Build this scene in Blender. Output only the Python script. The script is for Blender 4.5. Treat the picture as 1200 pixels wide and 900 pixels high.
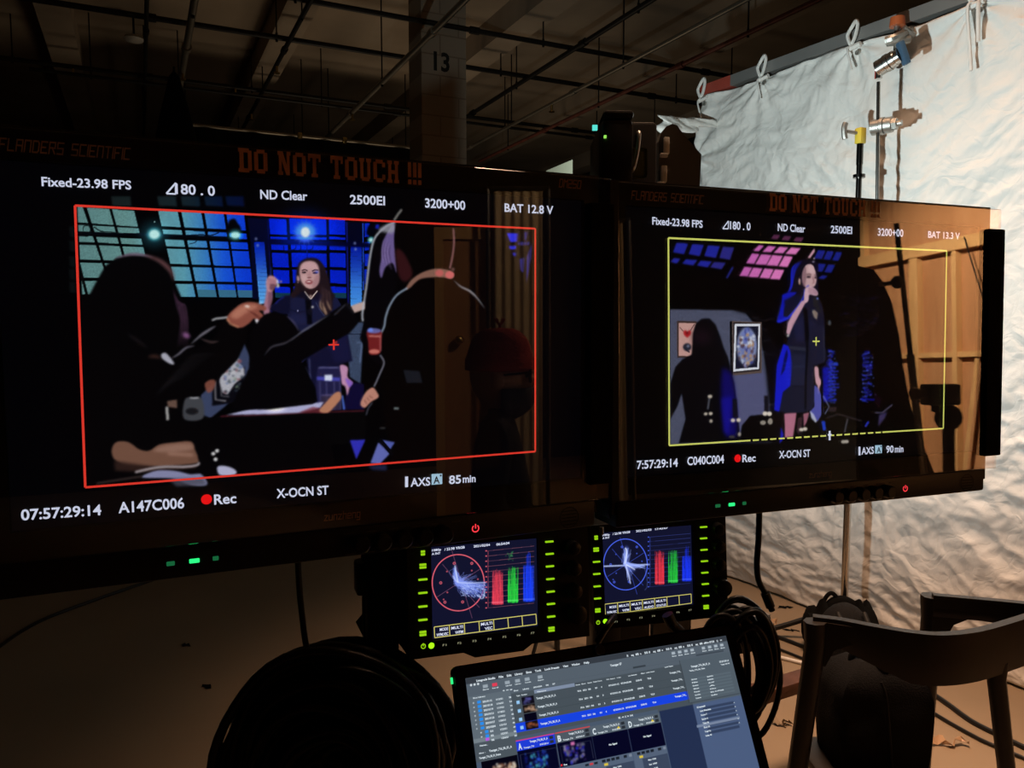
import bpy, bmesh, math, random
import numpy as np
from mathutils import Vector, Matrix, noise, Euler

random.seed(7)
rng = np.random.RandomState(5)
scene = bpy.context.scene
for o in list(bpy.data.objects):
    bpy.data.objects.remove(o)
C = scene.collection

# ------------------------------------------------------------------ camera
FPX, PITCH, YAW = 900.0, math.radians(4.5), math.radians(25.8)
RT = Vector((math.cos(YAW), -math.sin(YAW), 0))      # camera right on the floor plan
FW = Vector((math.sin(YAW), math.cos(YAW), 0))       # camera forward on the floor plan
UP = Vector((0, 0, 1))
EYE = Vector((0, 0, 1.5))
cam = bpy.data.objects.new('camera', bpy.data.cameras.new('camera'))
C.objects.link(cam)
cam.data.sensor_fit = 'HORIZONTAL'
cam.data.sensor_width = 36.0
cam.data.lens = 36.0 * FPX / 1200.0
cam.data.clip_start = 0.02
cam.data.clip_end = 100
cam.location = EYE
cam.rotation_euler = (math.pi / 2 - PITCH, 0, -YAW)
scene.camera = cam

# ------------------------------------------------------------------ world, view, lamps
world = bpy.data.worlds.new('world')
scene.world = world
world.use_nodes = True
world.node_tree.nodes['Background'].inputs[0].default_value = (1.0, 0.85, 0.65, 1)
world.node_tree.nodes['Background'].inputs[1].default_value = 0.0
vs = scene.view_settings
vs.view_transform = 'Standard'
vs.look = 'None'
vs.exposure = 0.0
vs.gamma = 1.0
vs.use_curve_mapping = False

def at(X, Z, h):                       # a place given right / forward of the photographer and its height
    return RT * X + FW * Z + UP * h

def spot(name, loc, target, power, color, angle, blend, radius):
    l = bpy.data.lights.new(name, 'SPOT')
    l.energy, l.color, l.spot_size, l.spot_blend, l.shadow_soft_size = power, color, math.radians(angle), blend, radius
    o = bpy.data.objects.new(name, l)
    C.objects.link(o)
    o.location = loc
    o.rotation_euler = (Vector(target) - Vector(loc)).to_track_quat('-Z', 'Y').to_euler()
    return o

def area(name, loc, target, power, color, sx, sy, spread=180):
    l = bpy.data.lights.new(name, 'AREA')
    l.energy, l.color, l.shape, l.size, l.size_y, l.spread = power, color, 'RECTANGLE', sx, sy, math.radians(spread)
    o = bpy.data.objects.new(name, l)
    C.objects.link(o)
    o.location = loc
    o.rotation_euler = (Vector(target) - Vector(loc)).to_track_quat('-Z', 'Y').to_euler()
    return o

# LIGHTS
spot('key_spot', at(0.42, 2.50, 1.85), at(1.72, 3.72, 2.42), 104, (0.80, 0.95, 0.96), 138, 0.6, 0.02)
spot('set_wall_spot', Vector((2.9, -2.4, 3.3)), Vector((5.2, -3.5, 1.55)), 1500, (1.0, 0.80, 0.58), 64, 0.6, 0.15)
spot('cap_spot', Vector((2.55, -1.35, 2.6)), Vector((0.98, -.95, 1.42)), 55, (1.0, 0.75, 0.5), 26, 0.5, 0.05)
spot('curtain_spot', Vector((2.6, -1.6, 3.0)), Vector((2.05, -3.2, 1.7)), 60, (1.0, 0.72, 0.45), 60, 0.6, 0.1)
area('floor_fill', at(0.95, 2.4, 4.7), at(1.35, 2.45, 0.0), 32, (1.0, 0.60, 0.37), 1.0, 1.0, 62)
area('ceiling_glow', at(-1.6, 10.2, 0.3), at(-1.5, 10.6, 5.0), 19, (1.0, 0.80, 0.57), 2.0, 2.0, 150)  # unseen upward lamp near the floor, added to brighten the ceiling

# ------------------------------------------------------------------ pixel rays and panels
def ray(px, py):
    x, y = (px - 600) / FPX, (450 - py) / FPX
    c, s = math.cos(PITCH), math.sin(PITCH)
    return np.array([x, c + y * s, -s + y * c])          # right, forward, up

def P(px, py, Z):                      # the point seen at a pixel, Z metres ahead
    r = ray(px, py)
    r = r / r[1] * Z
    return EYE + RT * r[0] + FW * r[1] + UP * r[2]

def Pz(px, py, h):                     # the point seen at a pixel, on the height h
    r = ray(px, py)
    t = (h - EYE.z) / r[2]
    r = r * t
    return EYE + RT * r[0] + FW * r[1] + UP * r[2]

def rotm(ax, a):
    c, s = math.cos(a), math.sin(a)
    return np.array({'x': [[1, 0, 0], [0, c, -s], [0, s, c]], 'y': [[c, 0, s], [0, 1, 0], [-s, 0, c]],
                     'z': [[c, -s, 0], [s, c, 0], [0, 0, 1]]}[ax])

class Panel:
    """a flat display: its pose in the room; local x right, y away from the viewer, z up, metres"""
    def __init__(s, corners, width, yaw, tilt, roll):
        R = rotm('z', math.radians(yaw)) @ rotm('x', math.radians(tilt)) @ rotm('y', math.radians(roll))
        s.u, s.n, s.v = R[:, 0], R[:, 1], R[:, 2]
        g = []
        for p in corners:
            r = ray(*p)
            r = r / (r @ s.n)
            g.append((r @ s.u, r @ s.v))
        g = np.array(g)
        s.c = g.mean(0)
        w = (g[1, 0] - g[0, 0] + g[2, 0] - g[3, 0]) / 2
        s.s = width / w
        s.h = (g[0, 1] - g[3, 1] + g[1, 1] - g[2, 1]) / 2 * s.s
        o = (s.u * s.c[0] + s.v * s.c[1] + s.n) * s.s
        tw = lambda a: RT * a[0] + FW * a[1] + UP * a[2]
        s.origin = EYE + tw(o)
        U, N, V = tw(s.u), tw(s.n), tw(s.v)
        s.N = N
        s.M = Matrix(((U.x, N.x, V.x, s.origin.x), (U.y, N.y, V.y, s.origin.y), (U.z, N.z, V.z, s.origin.z), (0, 0, 0, 1)))
    def loc(s, px, py, y=0.0):
        r = ray(px, py)
        r = r / (r @ s.n) * (s.s + y)
        return r @ s.u - s.c[0] * s.s, r @ s.v - s.c[1] * s.s
    def mirror(s, p):
        d = (Vector(p) - s.origin).dot(s.N)
        return Vector(p) - 2 * d * s.N

FWID = 0.43
PA = Panel([(88, 241), (627, 268), (627, 529), (100, 571)], FWID, 24.03, -0.19, -0.16)
PC = Panel([(783, 279), (1109, 294), (1105, 502), (784, 522)], FWID, 20.41, -1.79, 0.05)
PS1 = Panel([(504.6, 640), (628.5, 632), (630.5, 733), (507.4, 749.4)], 0.132, 20, -6, 1)
PS2 = Panel([(705.6, 624.4), (810.3, 615.3), (812, 709), (709.5, 718.5)], 0.132, 10, -2, -2)
PL = Panel([(545, 795), (850, 745), (890, 900), (557, 900)], 0.302, 20, -28, 0)

# ------------------------------------------------------------------ naming
def tag(o, label=None, cat=None, group=None, kind=None):
    if label: o['label'] = label
    if cat: o['category'] = cat
    if group: o['group'] = group
    if kind: o['kind'] = kind
    return o

def thing(name, label, cat, M=None, group=None):
    o = bpy.data.objects.new(name, None)
    o.empty_display_size = 0.05
    C.objects.link(o)
    if M is not None:
        o.matrix_world = M
    return tag(o, label, cat, group)

# ------------------------------------------------------------------ materials
def lin(c):
    c = np.asarray(c, float)
    return np.where(c <= 0.04045, c / 12.92, ((c + 0.055) / 1.055) ** 2.4)

def rgb(r, g, b):
    return tuple(lin(np.array([r, g, b]) / 255.0)) + (1.0,)

MATS = {}
def mat(name, color, rough=0.5, metal=0.0, spec=0.5, var=0.0, vscale=8.0, bump=0.0, bscale=40.0, emit=None, estr=1.0, coat=0.0, alpha=None):
    if name in MATS: return MATS[name]
    m = bpy.data.materials.new(name)
    m.use_nodes = True
    nt = m.node_tree
    b = nt.nodes['Principled BSDF']
    b.inputs['Base Color'].default_value = color
    b.inputs['Roughness'].default_value = rough
    b.inputs['Metallic'].default_value = metal
    b.inputs['Specular IOR Level'].default_value = spec
    b.inputs['Coat Weight'].default_value = coat
    if emit is not None:
        b.inputs['Emission Color'].default_value = emit
        b.inputs['Emission Strength'].default_value = estr
    tc = None
    if var or bump:
        tc = nt.nodes.new('ShaderNodeTexCoord')
    if var:
        n = nt.nodes.new('ShaderNodeTexNoise')
        n.inputs['Scale'].default_value = vscale
        n.inputs['Detail'].default_value = 6
        r = nt.nodes.new('ShaderNodeValToRGB')
        r.color_ramp.elements[0].position = 0.3
        r.color_ramp.elements[1].position = 0.7
        r.color_ramp.elements[0].color = tuple(c * (1 - var) for c in color[:3]) + (1,)
        r.color_ramp.elements[1].color = tuple(min(1, c * (1 + var)) for c in color[:3]) + (1,)
        nt.links.new(tc.outputs['Object'], n.inputs['Vector'])
        nt.links.new(n.outputs['Fac'], r.inputs['Fac'])
        nt.links.new(r.outputs['Color'], b.inputs['Base Color'])
    if bump:
        n2 = nt.nodes.new('ShaderNodeTexNoise')
        n2.inputs['Scale'].default_value = bscale
        n2.inputs['Detail'].default_value = 5
        bp = nt.nodes.new('ShaderNodeBump')
        bp.inputs['Strength'].default_value = bump
        bp.inputs['Distance'].default_value = 0.01
        nt.links.new(tc.outputs['Object'], n2.inputs['Vector'])
        nt.links.new(n2.outputs['Fac'], bp.inputs['Height'])
        nt.links.new(bp.outputs['Normal'], b.inputs['Normal'])
    MATS[name] = m
    return m

def emat(name, r, g, b, s=1.0):
    return mat(name, (0.01, 0.01, 0.01, 1), 0.5, emit=rgb(r, g, b), estr=s)

def clear_mat(name, refl, rough, tint=(1, 1, 1, 1)):
    m = bpy.data.materials.new(name)
    m.use_nodes = True
    nt = m.node_tree
    nt.nodes.remove(nt.nodes['Principled BSDF'])
    out = nt.nodes['Material Output']
    t = nt.nodes.new('ShaderNodeBsdfTransparent'); t.inputs[0].default_value = tint
    g = nt.nodes.new('ShaderNodeBsdfGlossy'); g.inputs['Roughness'].default_value = rough
    lw = nt.nodes.new('ShaderNodeLayerWeight'); lw.inputs['Blend'].default_value = 0.5
    pw = nt.nodes.new('ShaderNodeMath'); pw.operation = 'POWER'; pw.inputs[1].default_value = 5.0
    mu = nt.nodes.new('ShaderNodeMath'); mu.operation = 'MULTIPLY_ADD'; mu.inputs[1].default_value = 0.95 * refl; mu.inputs[2].default_value = 0.042 * refl; mu.use_clamp = True
    nt.links.new(lw.outputs['Facing'], pw.inputs[0])
    mx = nt.nodes.new('ShaderNodeMixShader')
    nt.links.new(pw.outputs[0], mu.inputs[0]); nt.links.new(mu.outputs[0], mx.inputs[0])
    nt.links.new(t.outputs[0], mx.inputs[1]); nt.links.new(g.outputs[0], mx.inputs[2])
    nt.links.new(mx.outputs[0], out.inputs[0])
    MATS[name] = m
    return m

def pic_mat():
    if 'display_picture' in MATS: return MATS['display_picture']
    m = bpy.data.materials.new('display_picture')
    m.use_nodes = True
    nt = m.node_tree
    b = nt.nodes['Principled BSDF']
    b.inputs['Base Color'].default_value = (0.004, 0.004, 0.005, 1)
    b.inputs['Roughness'].default_value = 0.45
    b.inputs['Specular IOR Level'].default_value = 0.2
    a = nt.nodes.new('ShaderNodeAttribute'); a.attribute_name = 'pic'
    nt.links.new(a.outputs['Color'], b.inputs['Emission Color'])
    b.inputs['Emission Strength'].default_value = 1.0
    MATS['display_picture'] = m
    return m

# ------------------------------------------------------------------ mesh builder
class MB:
    def __init__(s): s.v, s.f, s.m = [], [], []
    def add(s, vs, fs, mi=0, M=None):
        k = len(s.v)
        if M is not None: vs = [M @ Vector(v) for v in vs]
        s.v += [tuple(v) for v in vs]
        s.f += [tuple(i + k for i in f) for f in fs]
        s.m += [mi] * len(fs)
        return s
    def bm(s, bm, mi=0, M=None):
        bm.verts.index_update()
        s.add([v.co.copy() for v in bm.verts], [[v.index for v in f.verts] for f in bm.faces], mi, M)
        bm.free()
        return s
    def box(s, x0, x1, y0, y1, z0, z1, bev=0.0, seg=2, mi=0, M=None):
        bm = bmesh.new()
        bmesh.ops.create_cube(bm, size=1)
        for v in bm.verts:
            v.co = Vector(((x0 + x1) / 2 + v.co.x * (x1 - x0), (y0 + y1) / 2 + v.co.y * (y1 - y0), (z0 + z1) / 2 + v.co.z * (z1 - z0)))
        if bev: bmesh.ops.bevel(bm, geom=bm.edges[:], offset=bev, segments=seg, affect='EDGES', profile=0.5)
        return s.bm(bm, mi, M)
    def tube(s, pts, r, n=8, closed=False, cap=True, mi=0, M=None):
        pts = [Vector(p) for p in pts]
        N = len(pts)
        rs = r if isinstance(r, (list, tuple)) else [r] * N
        vs, fs = [], []
        prev = None
        for i, p in enumerate(pts):
            a = pts[(i - 1) % N] if (closed or i > 0) else p
            b = pts[(i + 1) % N] if (closed or i < N - 1) else p
            t = (b - a)
            t = t.normalized() if t.length > 1e-9 else Vector((0, 0, 1))
            if prev is None:
                q = Vector((0, 0, 1)) if abs(t.z) < 0.9 else Vector((1, 0, 0))
                x = t.cross(q).normalized()
            else:
                x = (prev - t * prev.dot(t))
                x = x.normalized() if x.length > 1e-6 else t.orthogonal().normalized()
            prev = x
            y = t.cross(x)
            for k in range(n):
                a_ = 2 * math.pi * k / n
                vs.append(p + (x * math.cos(a_) + y * math.sin(a_)) * rs[i])
        for i in range(N if closed else N - 1):
            j = (i + 1) % N
            for k in range(n):
                l = (k + 1) % n
                fs.append((i * n + k, i * n + l, j * n + l, j * n + k))
        if cap and not closed:
            fs.append(tuple(range(n - 1, -1, -1)))
            fs.append(tuple((N - 1) * n + k for k in range(n)))
        return s.add(vs, fs, mi, M)
    def cyl(s, p0, p1, r, n=16, r2=None, mi=0, M=None):
        return s.tube([p0, p1], [r, r if r2 is None else r2], n, mi=mi, M=M)
    def lathe(s, prof, n=24, mi=0, M=None):     # (radius, z) profile about z
        vs, fs = [], []
        for r, z in prof:
            for k in range(n):
                a = 2 * math.pi * k / n
                vs.append((r * math.cos(a), r * math.sin(a), z))
        for i in range(len(prof) - 1):
            for k in range(n):
                l = (k + 1) % n
                fs.append((i * n + k, i * n + l, (i + 1) * n + l, (i + 1) * n + k))
        fs.append(tuple(range(n - 1, -1, -1)))
        fs.append(tuple((len(prof) - 1) * n + k for k in range(n)))
        return s.add(vs, fs, mi, M)
    def prism(s, poly, y0, y1, mi=0, M=None):   # polygon in x,z pushed along y
        n = len(poly)
        ar = sum(poly[i][0] * poly[(i + 1) % n][1] - poly[(i + 1) % n][0] * poly[i][1] for i in range(n))
        if ar < 0: poly = poly[::-1]
        vs = [(p[0], y0, p[1]) for p in poly] + [(p[0], y1, p[1]) for p in poly]
        fs = [tuple(range(n)), tuple(range(2 * n - 1, n - 1, -1))]
        for i in range(n):
            j = (i + 1) % n
            fs.append((i + n, j + n, j, i)[::1])
        return s.add(vs, fs, mi, M)
    def frame(s, x0, x1, z0, z1, a0, a1, b0, b1, y0, y1, mi=0):  # rectangular ring, hole a0..a1 x b0..b1
        o = [(x0, z0), (x1, z0), (x1, z1), (x0, z1)]
        i_ = [(a0, b0), (a1, b0), (a1, b1), (a0, b1)]
        vs = [(x, y0, z) for x, z in o] + [(x, y0, z) for x, z in i_] + [(x, y1, z) for x, z in o] + [(x, y1, z) for x, z in i_]
        fs = []
        for k in range(4):
            l = (k + 1) % 4
            fs += [(k, l, 4 + l, 4 + k), (8 + l, 8 + k, 12 + k, 12 + l), (l, k, 8 + k, 8 + l), (4 + k, 4 + l, 12 + l, 12 + k)]
        return s.add(vs, fs, mi)
    def ball(s, c, r, n=16, sc=(1, 1, 1), mi=0, M=None):
        bm = bmesh.new()
        bmesh.ops.create_uvsphere(bm, u_segments=n, v_segments=max(6, n // 2), radius=r)
        for v in bm.verts: v.co = Vector((v.co.x * sc[0] + c[0], v.co.y * sc[1] + c[1], v.co.z * sc[2] + c[2]))
        return s.bm(bm, mi, M)
    def build(s, name, mats, parent=None, smooth=None, M=None):
        me = bpy.data.meshes.new(name)
        me.from_pydata(s.v, [], s.f)
        if not isinstance(mats, (list, tuple)): mats = [mats]
        for m in mats: me.materials.append(m)
        me.polygons.foreach_set('material_index', s.m)
        me.update()
        bm = bmesh.new(); bm.from_mesh(me)
        bmesh.ops.recalc_face_normals(bm, faces=bm.faces)
        bm.to_mesh(me); bm.free()
        if smooth is not None:
            me.polygons.foreach_set('use_smooth', [True] * len(me.polygons))
            me.set_sharp_from_angle(angle=math.radians(smooth))
        o = bpy.data.objects.new(name, me)
        C.objects.link(o)
        if parent is not None: o.parent = parent
        if M is not None: o.matrix_world = M
        return o

def axis_M(p, d):            # matrix with local z along d, at p
    q = Vector(d).to_track_quat('Z', 'Y')
    return Matrix.Translation(Vector(p)) @ q.to_matrix().to_4x4()

_tmpfont = []
def text_mesh(body, bold=0.0, shear=0.0, spacing=1.0):
    """letters as flat polygons, cap height and pen line in local units: returns verts (x, z), faces, bounds"""
    cu = bpy.data.curves.new('t', 'FONT')
    cu.body = body
    cu.size = 1.0
    cu.offset = bold
    cu.shear = shear
    cu.space_character = spacing
    cu.resolution_u = 3
    ob = bpy.data.objects.new('t', cu)
    C.objects.link(ob)
    bpy.context.view_layer.update()
    me = bpy.data.meshes.new_from_object(ob.evaluated_get(bpy.context.evaluated_depsgraph_get()))
    vs = [(v.co.x, v.co.y) for v in me.vertices]
    fs = [tuple(p.vertices) for p in me.polygons]
    bpy.data.objects.remove(ob); bpy.data.curves.remove(cu); bpy.data.meshes.remove(me)
    return vs, fs

def put_text(mb, body, x0, z0, x1, z1, cap, y, mi=0, bold=0.0, shear=0.0):
    """letters from (x0,z0) to (x1,z1) along the base line, cap height cap"""
    vs, fs = text_mesh(body, bold, shear)
    if not vs: return
    a = min(v[0] for v in vs); b = max(v[0] for v in vs)
    sx = 1.0 / (b - a)
    sz = cap / 0.73
    out = []
    for vx, vz in vs:
        t = (vx - a) * sx
        out.append((x0 + (x1 - x0) * t, y, z0 + (z1 - z0) * t + vz * sz))
    mb.add(out, fs, mi)

# block lettering with slabs, drawn from bars on a 10 x 14 field
SLAB = {
 'D': [(0,0,4,2.2),(0,11.8,4,14),(1,0,4,14),(3,0,8,2.4),(3,11.6,8,14),(7.2,1.2,10,12.8)],
 'O': [(2,0,8,2.4),(2,11.6,8,14),(0,1.6,3,12.4),(7,1.6,10,12.4)],
 'N': [(0,0,4,2.2),(0,11.8,3.4,14),(.9,0,3,14),(7,11.8,10,14),(7,0,9.1,14),'N'],
 'T': [(0,11.6,10,14),(0,9.4,1.6,14),(8.4,9.4,10,14),(3.6,0,6.4,14),(2.4,0,7.6,2.2)],
 'U': [(0,11.8,4.2,14),(5.8,11.8,10,14),(.8,1.4,3.4,14),(6.6,1.4,9.2,14),(2,0,8,2.4)],
 'C': [(2,0,8,2.4),(2,11.6,8,14),(0,1.6,3,12.4),(7.4,1.6,10,4.8),(7.4,9.4,10,12.4)],
 'H': [(0,0,4.2,2.2),(5.8,0,10,2.2),(0,11.8,4.2,14),(5.8,11.8,10,14),(.8,0,3.4,14),(6.6,0,9.2,14),(3,5.8,7,8.2)],
 '!': [(0,4.6,3,14),(0,0,3,3)],
}
def put_slab(mb, body, x0, x1, z0, cap, y, mi=0):
    adv = [3.2 + 1.3 if c == '!' else (6.0 if c == ' ' else 11.8) for c in body]
    k = (x1 - x0) / (sum(adv) - 1.5)
    x = x0
    e = 0
    for c, a in zip(body, adv):
        for r in SLAB.get(c, []):
            if r == 'N':
                q = [(1, 14), (4, 14), (9.1, 0), (6.4, 0)]
            else:
                x_0, y_0, x_1, y_1 = r
                q = [(x_0, y_0), (x_1, y_0), (x_1, y_1), (x_0, y_1)]
            e += 1
            mb.add([(x + p * k, y - 0.000004 * (e % 7), z0 + w * cap / 14) for p, w in q], [(0, 1, 2, 3)], mi)
        x += a * k

# squared-off techno lettering as thin bars on a 4 x 6 field (pen strokes)
TECH = {'F':[[(0,0),(0,6),(4,6)],[(0,3),(3,3)]],'L':[[(0,6),(0,0),(4,0)]],'A':[[(0,0),(0,6),(4,6),(4,0)],[(0,3),(4,3)]],
 'N':[[(0,0),(0,6),(4,6),(4,0)]],'D':[[(0,0),(0,6),(3.2,6),(4,5),(4,1),(3.2,0),(0,0)]],'E':[[(4,6),(0,6),(0,0),(4,0)],[(0,3),(3,3)]],
 'R':[[(0,0),(0,6),(4,6),(4,3),(0,3)],[(2,3),(4,0)]],'S':[[(4,6),(0,6),(0,3),(4,3),(4,0),(0,0)]],'C':[[(4,6),(0,6),(0,0),(4,0)]],
 'I':[[(0,0),(0,6)]],'T':[[(0,6),(4,6)],[(2,6),(2,0)]],'M':[[(0,0),(0,6),(2,4),(4,6),(4,0)]],'2':[[(0,6),(4,6),(4,3),(0,3),(0,0),(4,0)]],
 '5':[[(4,6),(0,6),(0,3),(4,3),(4,0),(0,0)]],'0':[[(0,0),(0,6),(4,6),(4,0),(0,0)]],
 'z':[[(0,4),(3.4,4),(0,0),(3.4,0)]],'u':[[(0,4),(0,0),(3.4,0),(3.4,4)]],'n':[[(0,0),(0,4),(3.4,4),(3.4,0)]],
 'h':[[(0,6),(0,0)],[(0,4),(3.4,4),(3.4,0)]],'e':[[(3.4,0),(0,0),(0,4),(3.4,4),(3.4,2),(0,2)]],'g':[[(3.4,0),(0,0),(0,4),(3.4,4),(3.4,-2),(0,-2)]]}
def put_tech(mb, body, x0, x1, z0, cap, y, pen=0.9, shear=0.22, mi=0):
    w = [1.4 if c == 'I' else (3 if c == ' ' else (3.4 if c.islower() else 4)) + (0 if c == 'I' else 1.7) for c in body]
    k = (x1 - x0) / (sum(w) - 1.7)
    x = 0
    kz = cap / 6.0
    for c, a in zip(body, w):
        for st in TECH.get(c, []):
            for (ax, az), (bx, bz) in zip(st[:-1], st[1:]):
                d = Vector((bx - ax, bz - az)); L = d.length; d /= L
                q = Vector((-d.y, d.x)) * pen / 2
                A_ = Vector((ax, az)) - d * pen / 2; B_ = Vector((bx, bz)) + d * pen / 2
                pts = [A_ + q, B_ + q, B_ - q, A_ - q]
                mb.add([(x0 + (x + p.x + p.y * shear) * k, y, z0 + p.y * kz) for p in pts], [(0, 1, 2, 3)], mi)
        x += a
# ------------------------------------------------------------------ display pictures (what the screens show)
def spline(pts, k=6, closed=True):
    pts = [np.array(p, float) for p in pts]
    n = len(pts)
    out = []
    for i in range(n if closed else n - 1):
        p0, p1, p2, p3 = (pts[(i + d) % n] if closed else pts[min(max(i + d, 0), n - 1)] for d in (-1, 0, 1, 2))
        for j in range(k):
            t = j / k
            out.append(0.5 * ((2 * p1) + (-p0 + p2) * t + (2 * p0 - 5 * p1 + 4 * p2 - p3) * t * t + (-p0 + 3 * p1 - 3 * p2 + p3) * t ** 3))
    if not closed: out.append(pts[-1])
    return out

class Picture:
    """colours of a display, laid out on the display's own face"""
    def __init__(s, panel, W, H, u0, u1, v0, v1, bg=(2, 2, 4)):
        s.p, s.W, s.H, s.u0, s.u1, s.v0, s.v1 = panel, W, H, u0, u1, v0, v1
        s.img = np.zeros((H, W, 3)) + np.array(bg) / 255.0
        s.o, s.k = (0, 0), 1.0
        s.nz = rng.rand(H, W)
    def src(s, ox, oy, k):             # coordinates that follow are measured from a detail view
        s.o, s.k = (ox, oy), k
        return s
    def xy(s, p):
        u, v = s.p.loc(s.o[0] + p[0] / s.k, s.o[1] + p[1] / s.k)
        return ((u - s.u0) / (s.u1 - s.u0) * (s.W - 1), (s.v1 - v) / (s.v1 - s.v0) * (s.H - 1))
    def scale(s):                       # picture cells per source unit, about the middle
        a = s.xy((0, 0)); b = s.xy((10, 0)); c = s.xy((0, 10))
        return (math.hypot(b[0] - a[0], b[1] - a[1]) + math.hypot(c[0] - a[0], c[1] - a[1])) / 20
    def mask(s, pts, blur=0.0):
        q = np.array(pts)
        pad = int(blur * 3 + 3)
        x0, x1 = max(0, int(q[:, 0].min()) - pad), min(s.W, int(q[:, 0].max()) + pad + 1)
        y0, y1 = max(0, int(q[:, 1].min()) - pad), min(s.H, int(q[:, 1].max()) + pad + 1)
        if x1 <= x0 or y1 <= y0: return None
        m = np.zeros((y1 - y0, x1 - x0))
        for dx, dy in ((-.25, -.25), (.25, -.25), (-.25, .25), (.25, .25)):
            X, Y = np.meshgrid(np.arange(x0, x1) + dx, np.arange(y0, y1) + dy)
            ins = np.zeros(X.shape, bool)
            n = len(q)
            for i in range(n):
                ax, ay = q[i]; bx, by = q[(i + 1) % n]
                if ay == by: continue
                c = (ay > Y) != (by > Y)
                ins ^= c & (X < (bx - ax) * (Y - ay) / (by - ay) + ax)
            m += ins * 0.25
        if blur > 0.3:
            r = max(1, int(round(blur)))
            for _ in range(2):
                for ax in (0, 1):
                    pw = [(r, r) if a == ax else (0, 0) for a in (0, 1)]
                    c = np.cumsum(np.pad(m, pw), axis=ax)
                    c = np.concatenate([np.zeros_like(np.take(c, [0], ax)), c], ax)
                    n_ = m.shape[ax]
                    m = (np.take(c, range(2 * r + 1, 2 * r + 1 + n_), ax) - np.take(c, range(0, n_), ax)) / (2 * r + 1)
        return (slice(y0, y1), slice(x0, x1)), m
    def put(s, r, col, alpha=1.0, tex=0.0, add=False):
        if r is None: return
        sl, m = r
        m = m[..., None] * alpha
        col = np.array(col, float) / 255.0 if not isinstance(col, np.ndarray) else col[sl]
        if tex: col = col * (1 + tex * (s.nz[sl][..., None] - 0.5) * 2)
        if add: s.img[sl] = np.clip(s.img[sl] + m * col, 0, 1)
        else: s.img[sl] = s.img[sl] * (1 - m) + m * np.clip(col, 0, 1)
    def poly(s, pts, col, alpha=1.0, blur=0.0, smooth=False, tex=0.0, add=False):
        if smooth: pts = spline(pts)
        s.put(s.mask([s.xy(p) for p in pts], blur * s.scale()), col, alpha, tex, add)
    def ell(s, c, rx, ry, col, alpha=1.0, blur=0.0, rot=0.0, add=False, tex=0.0):
        cr, sr = math.cos(rot), math.sin(rot)
        pts = []
        for i in range(28):
            a = 2 * math.pi * i / 28
            x, y = rx * math.cos(a), ry * math.sin(a)
            pts.append((c[0] + x * cr - y * sr, c[1] + x * sr + y * cr))
        s.poly(pts, col, alpha, blur, False, tex, add)
    def line(s, pts, w, col, alpha=1.0, blur=0.0, smooth=False, taper=False, add=False):
        if smooth: pts = spline(pts, closed=False)
        pts = [np.array(p, float) for p in pts]
        L, R = [], []
        n = len(pts)
        for i in range(n):
            d = pts[min(i + 1, n - 1)] - pts[max(i - 1, 0)]
            d = d / (np.hypot(*d) + 1e-9)
            q = np.array([-d[1], d[0]]) * w / 2 * (math.sin(math.pi * (i + .5) / n) if taper else 1)
            L.append(pts[i] + q); R.append(pts[i] - q)
        s.poly(L + R[::-1], col, alpha, blur, False, 0, add)
    def field(s, fn):                   # colour from the source x, y of each cell (evaluated on a coarse lattice)
        raise NotImplementedError
    def build(s, name, parent, y=0.0):
        W, H = s.W, s.H
        X, Z = np.meshgrid(np.linspace(s.u0, s.u1, W), np.linspace(s.v1, s.v0, H))
        co = np.stack([X.ravel(), np.full(W * H, y), Z.ravel()], 1).astype(np.float32)
        i = np.arange(W * H).reshape(H, W)
        q = np.stack([i[1:, :-1].ravel(), i[1:, 1:].ravel(), i[:-1, 1:].ravel(), i[:-1, :-1].ravel()], 1).astype(np.int32)
        me = bpy.data.meshes.new(name)
        me.vertices.add(W * H); me.vertices.foreach_set('co', co.ravel())
        nq = len(q)
        me.loops.add(nq * 4); me.loops.foreach_set('vertex_index', q.ravel())
        me.polygons.add(nq); me.polygons.foreach_set('loop_start', np.arange(nq, dtype=np.int32) * 4)
        me.update(calc_edges=True)
        at_ = me.color_attributes.new('pic', 'FLOAT_COLOR', 'POINT')
        col = np.ones((W * H, 4), np.float32)
        col[:, :3] = lin(np.clip(s.img, 0, 1)).reshape(-1, 3)
        at_.data.foreach_set('color', col.ravel())
        me.materials.append(pic_mat())
        o = bpy.data.objects.new(name, me)
        C.objects.link(o)
        o.parent = parent
        return o

HU, HV = 0.631 * FWID, 0.355 * FWID

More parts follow.
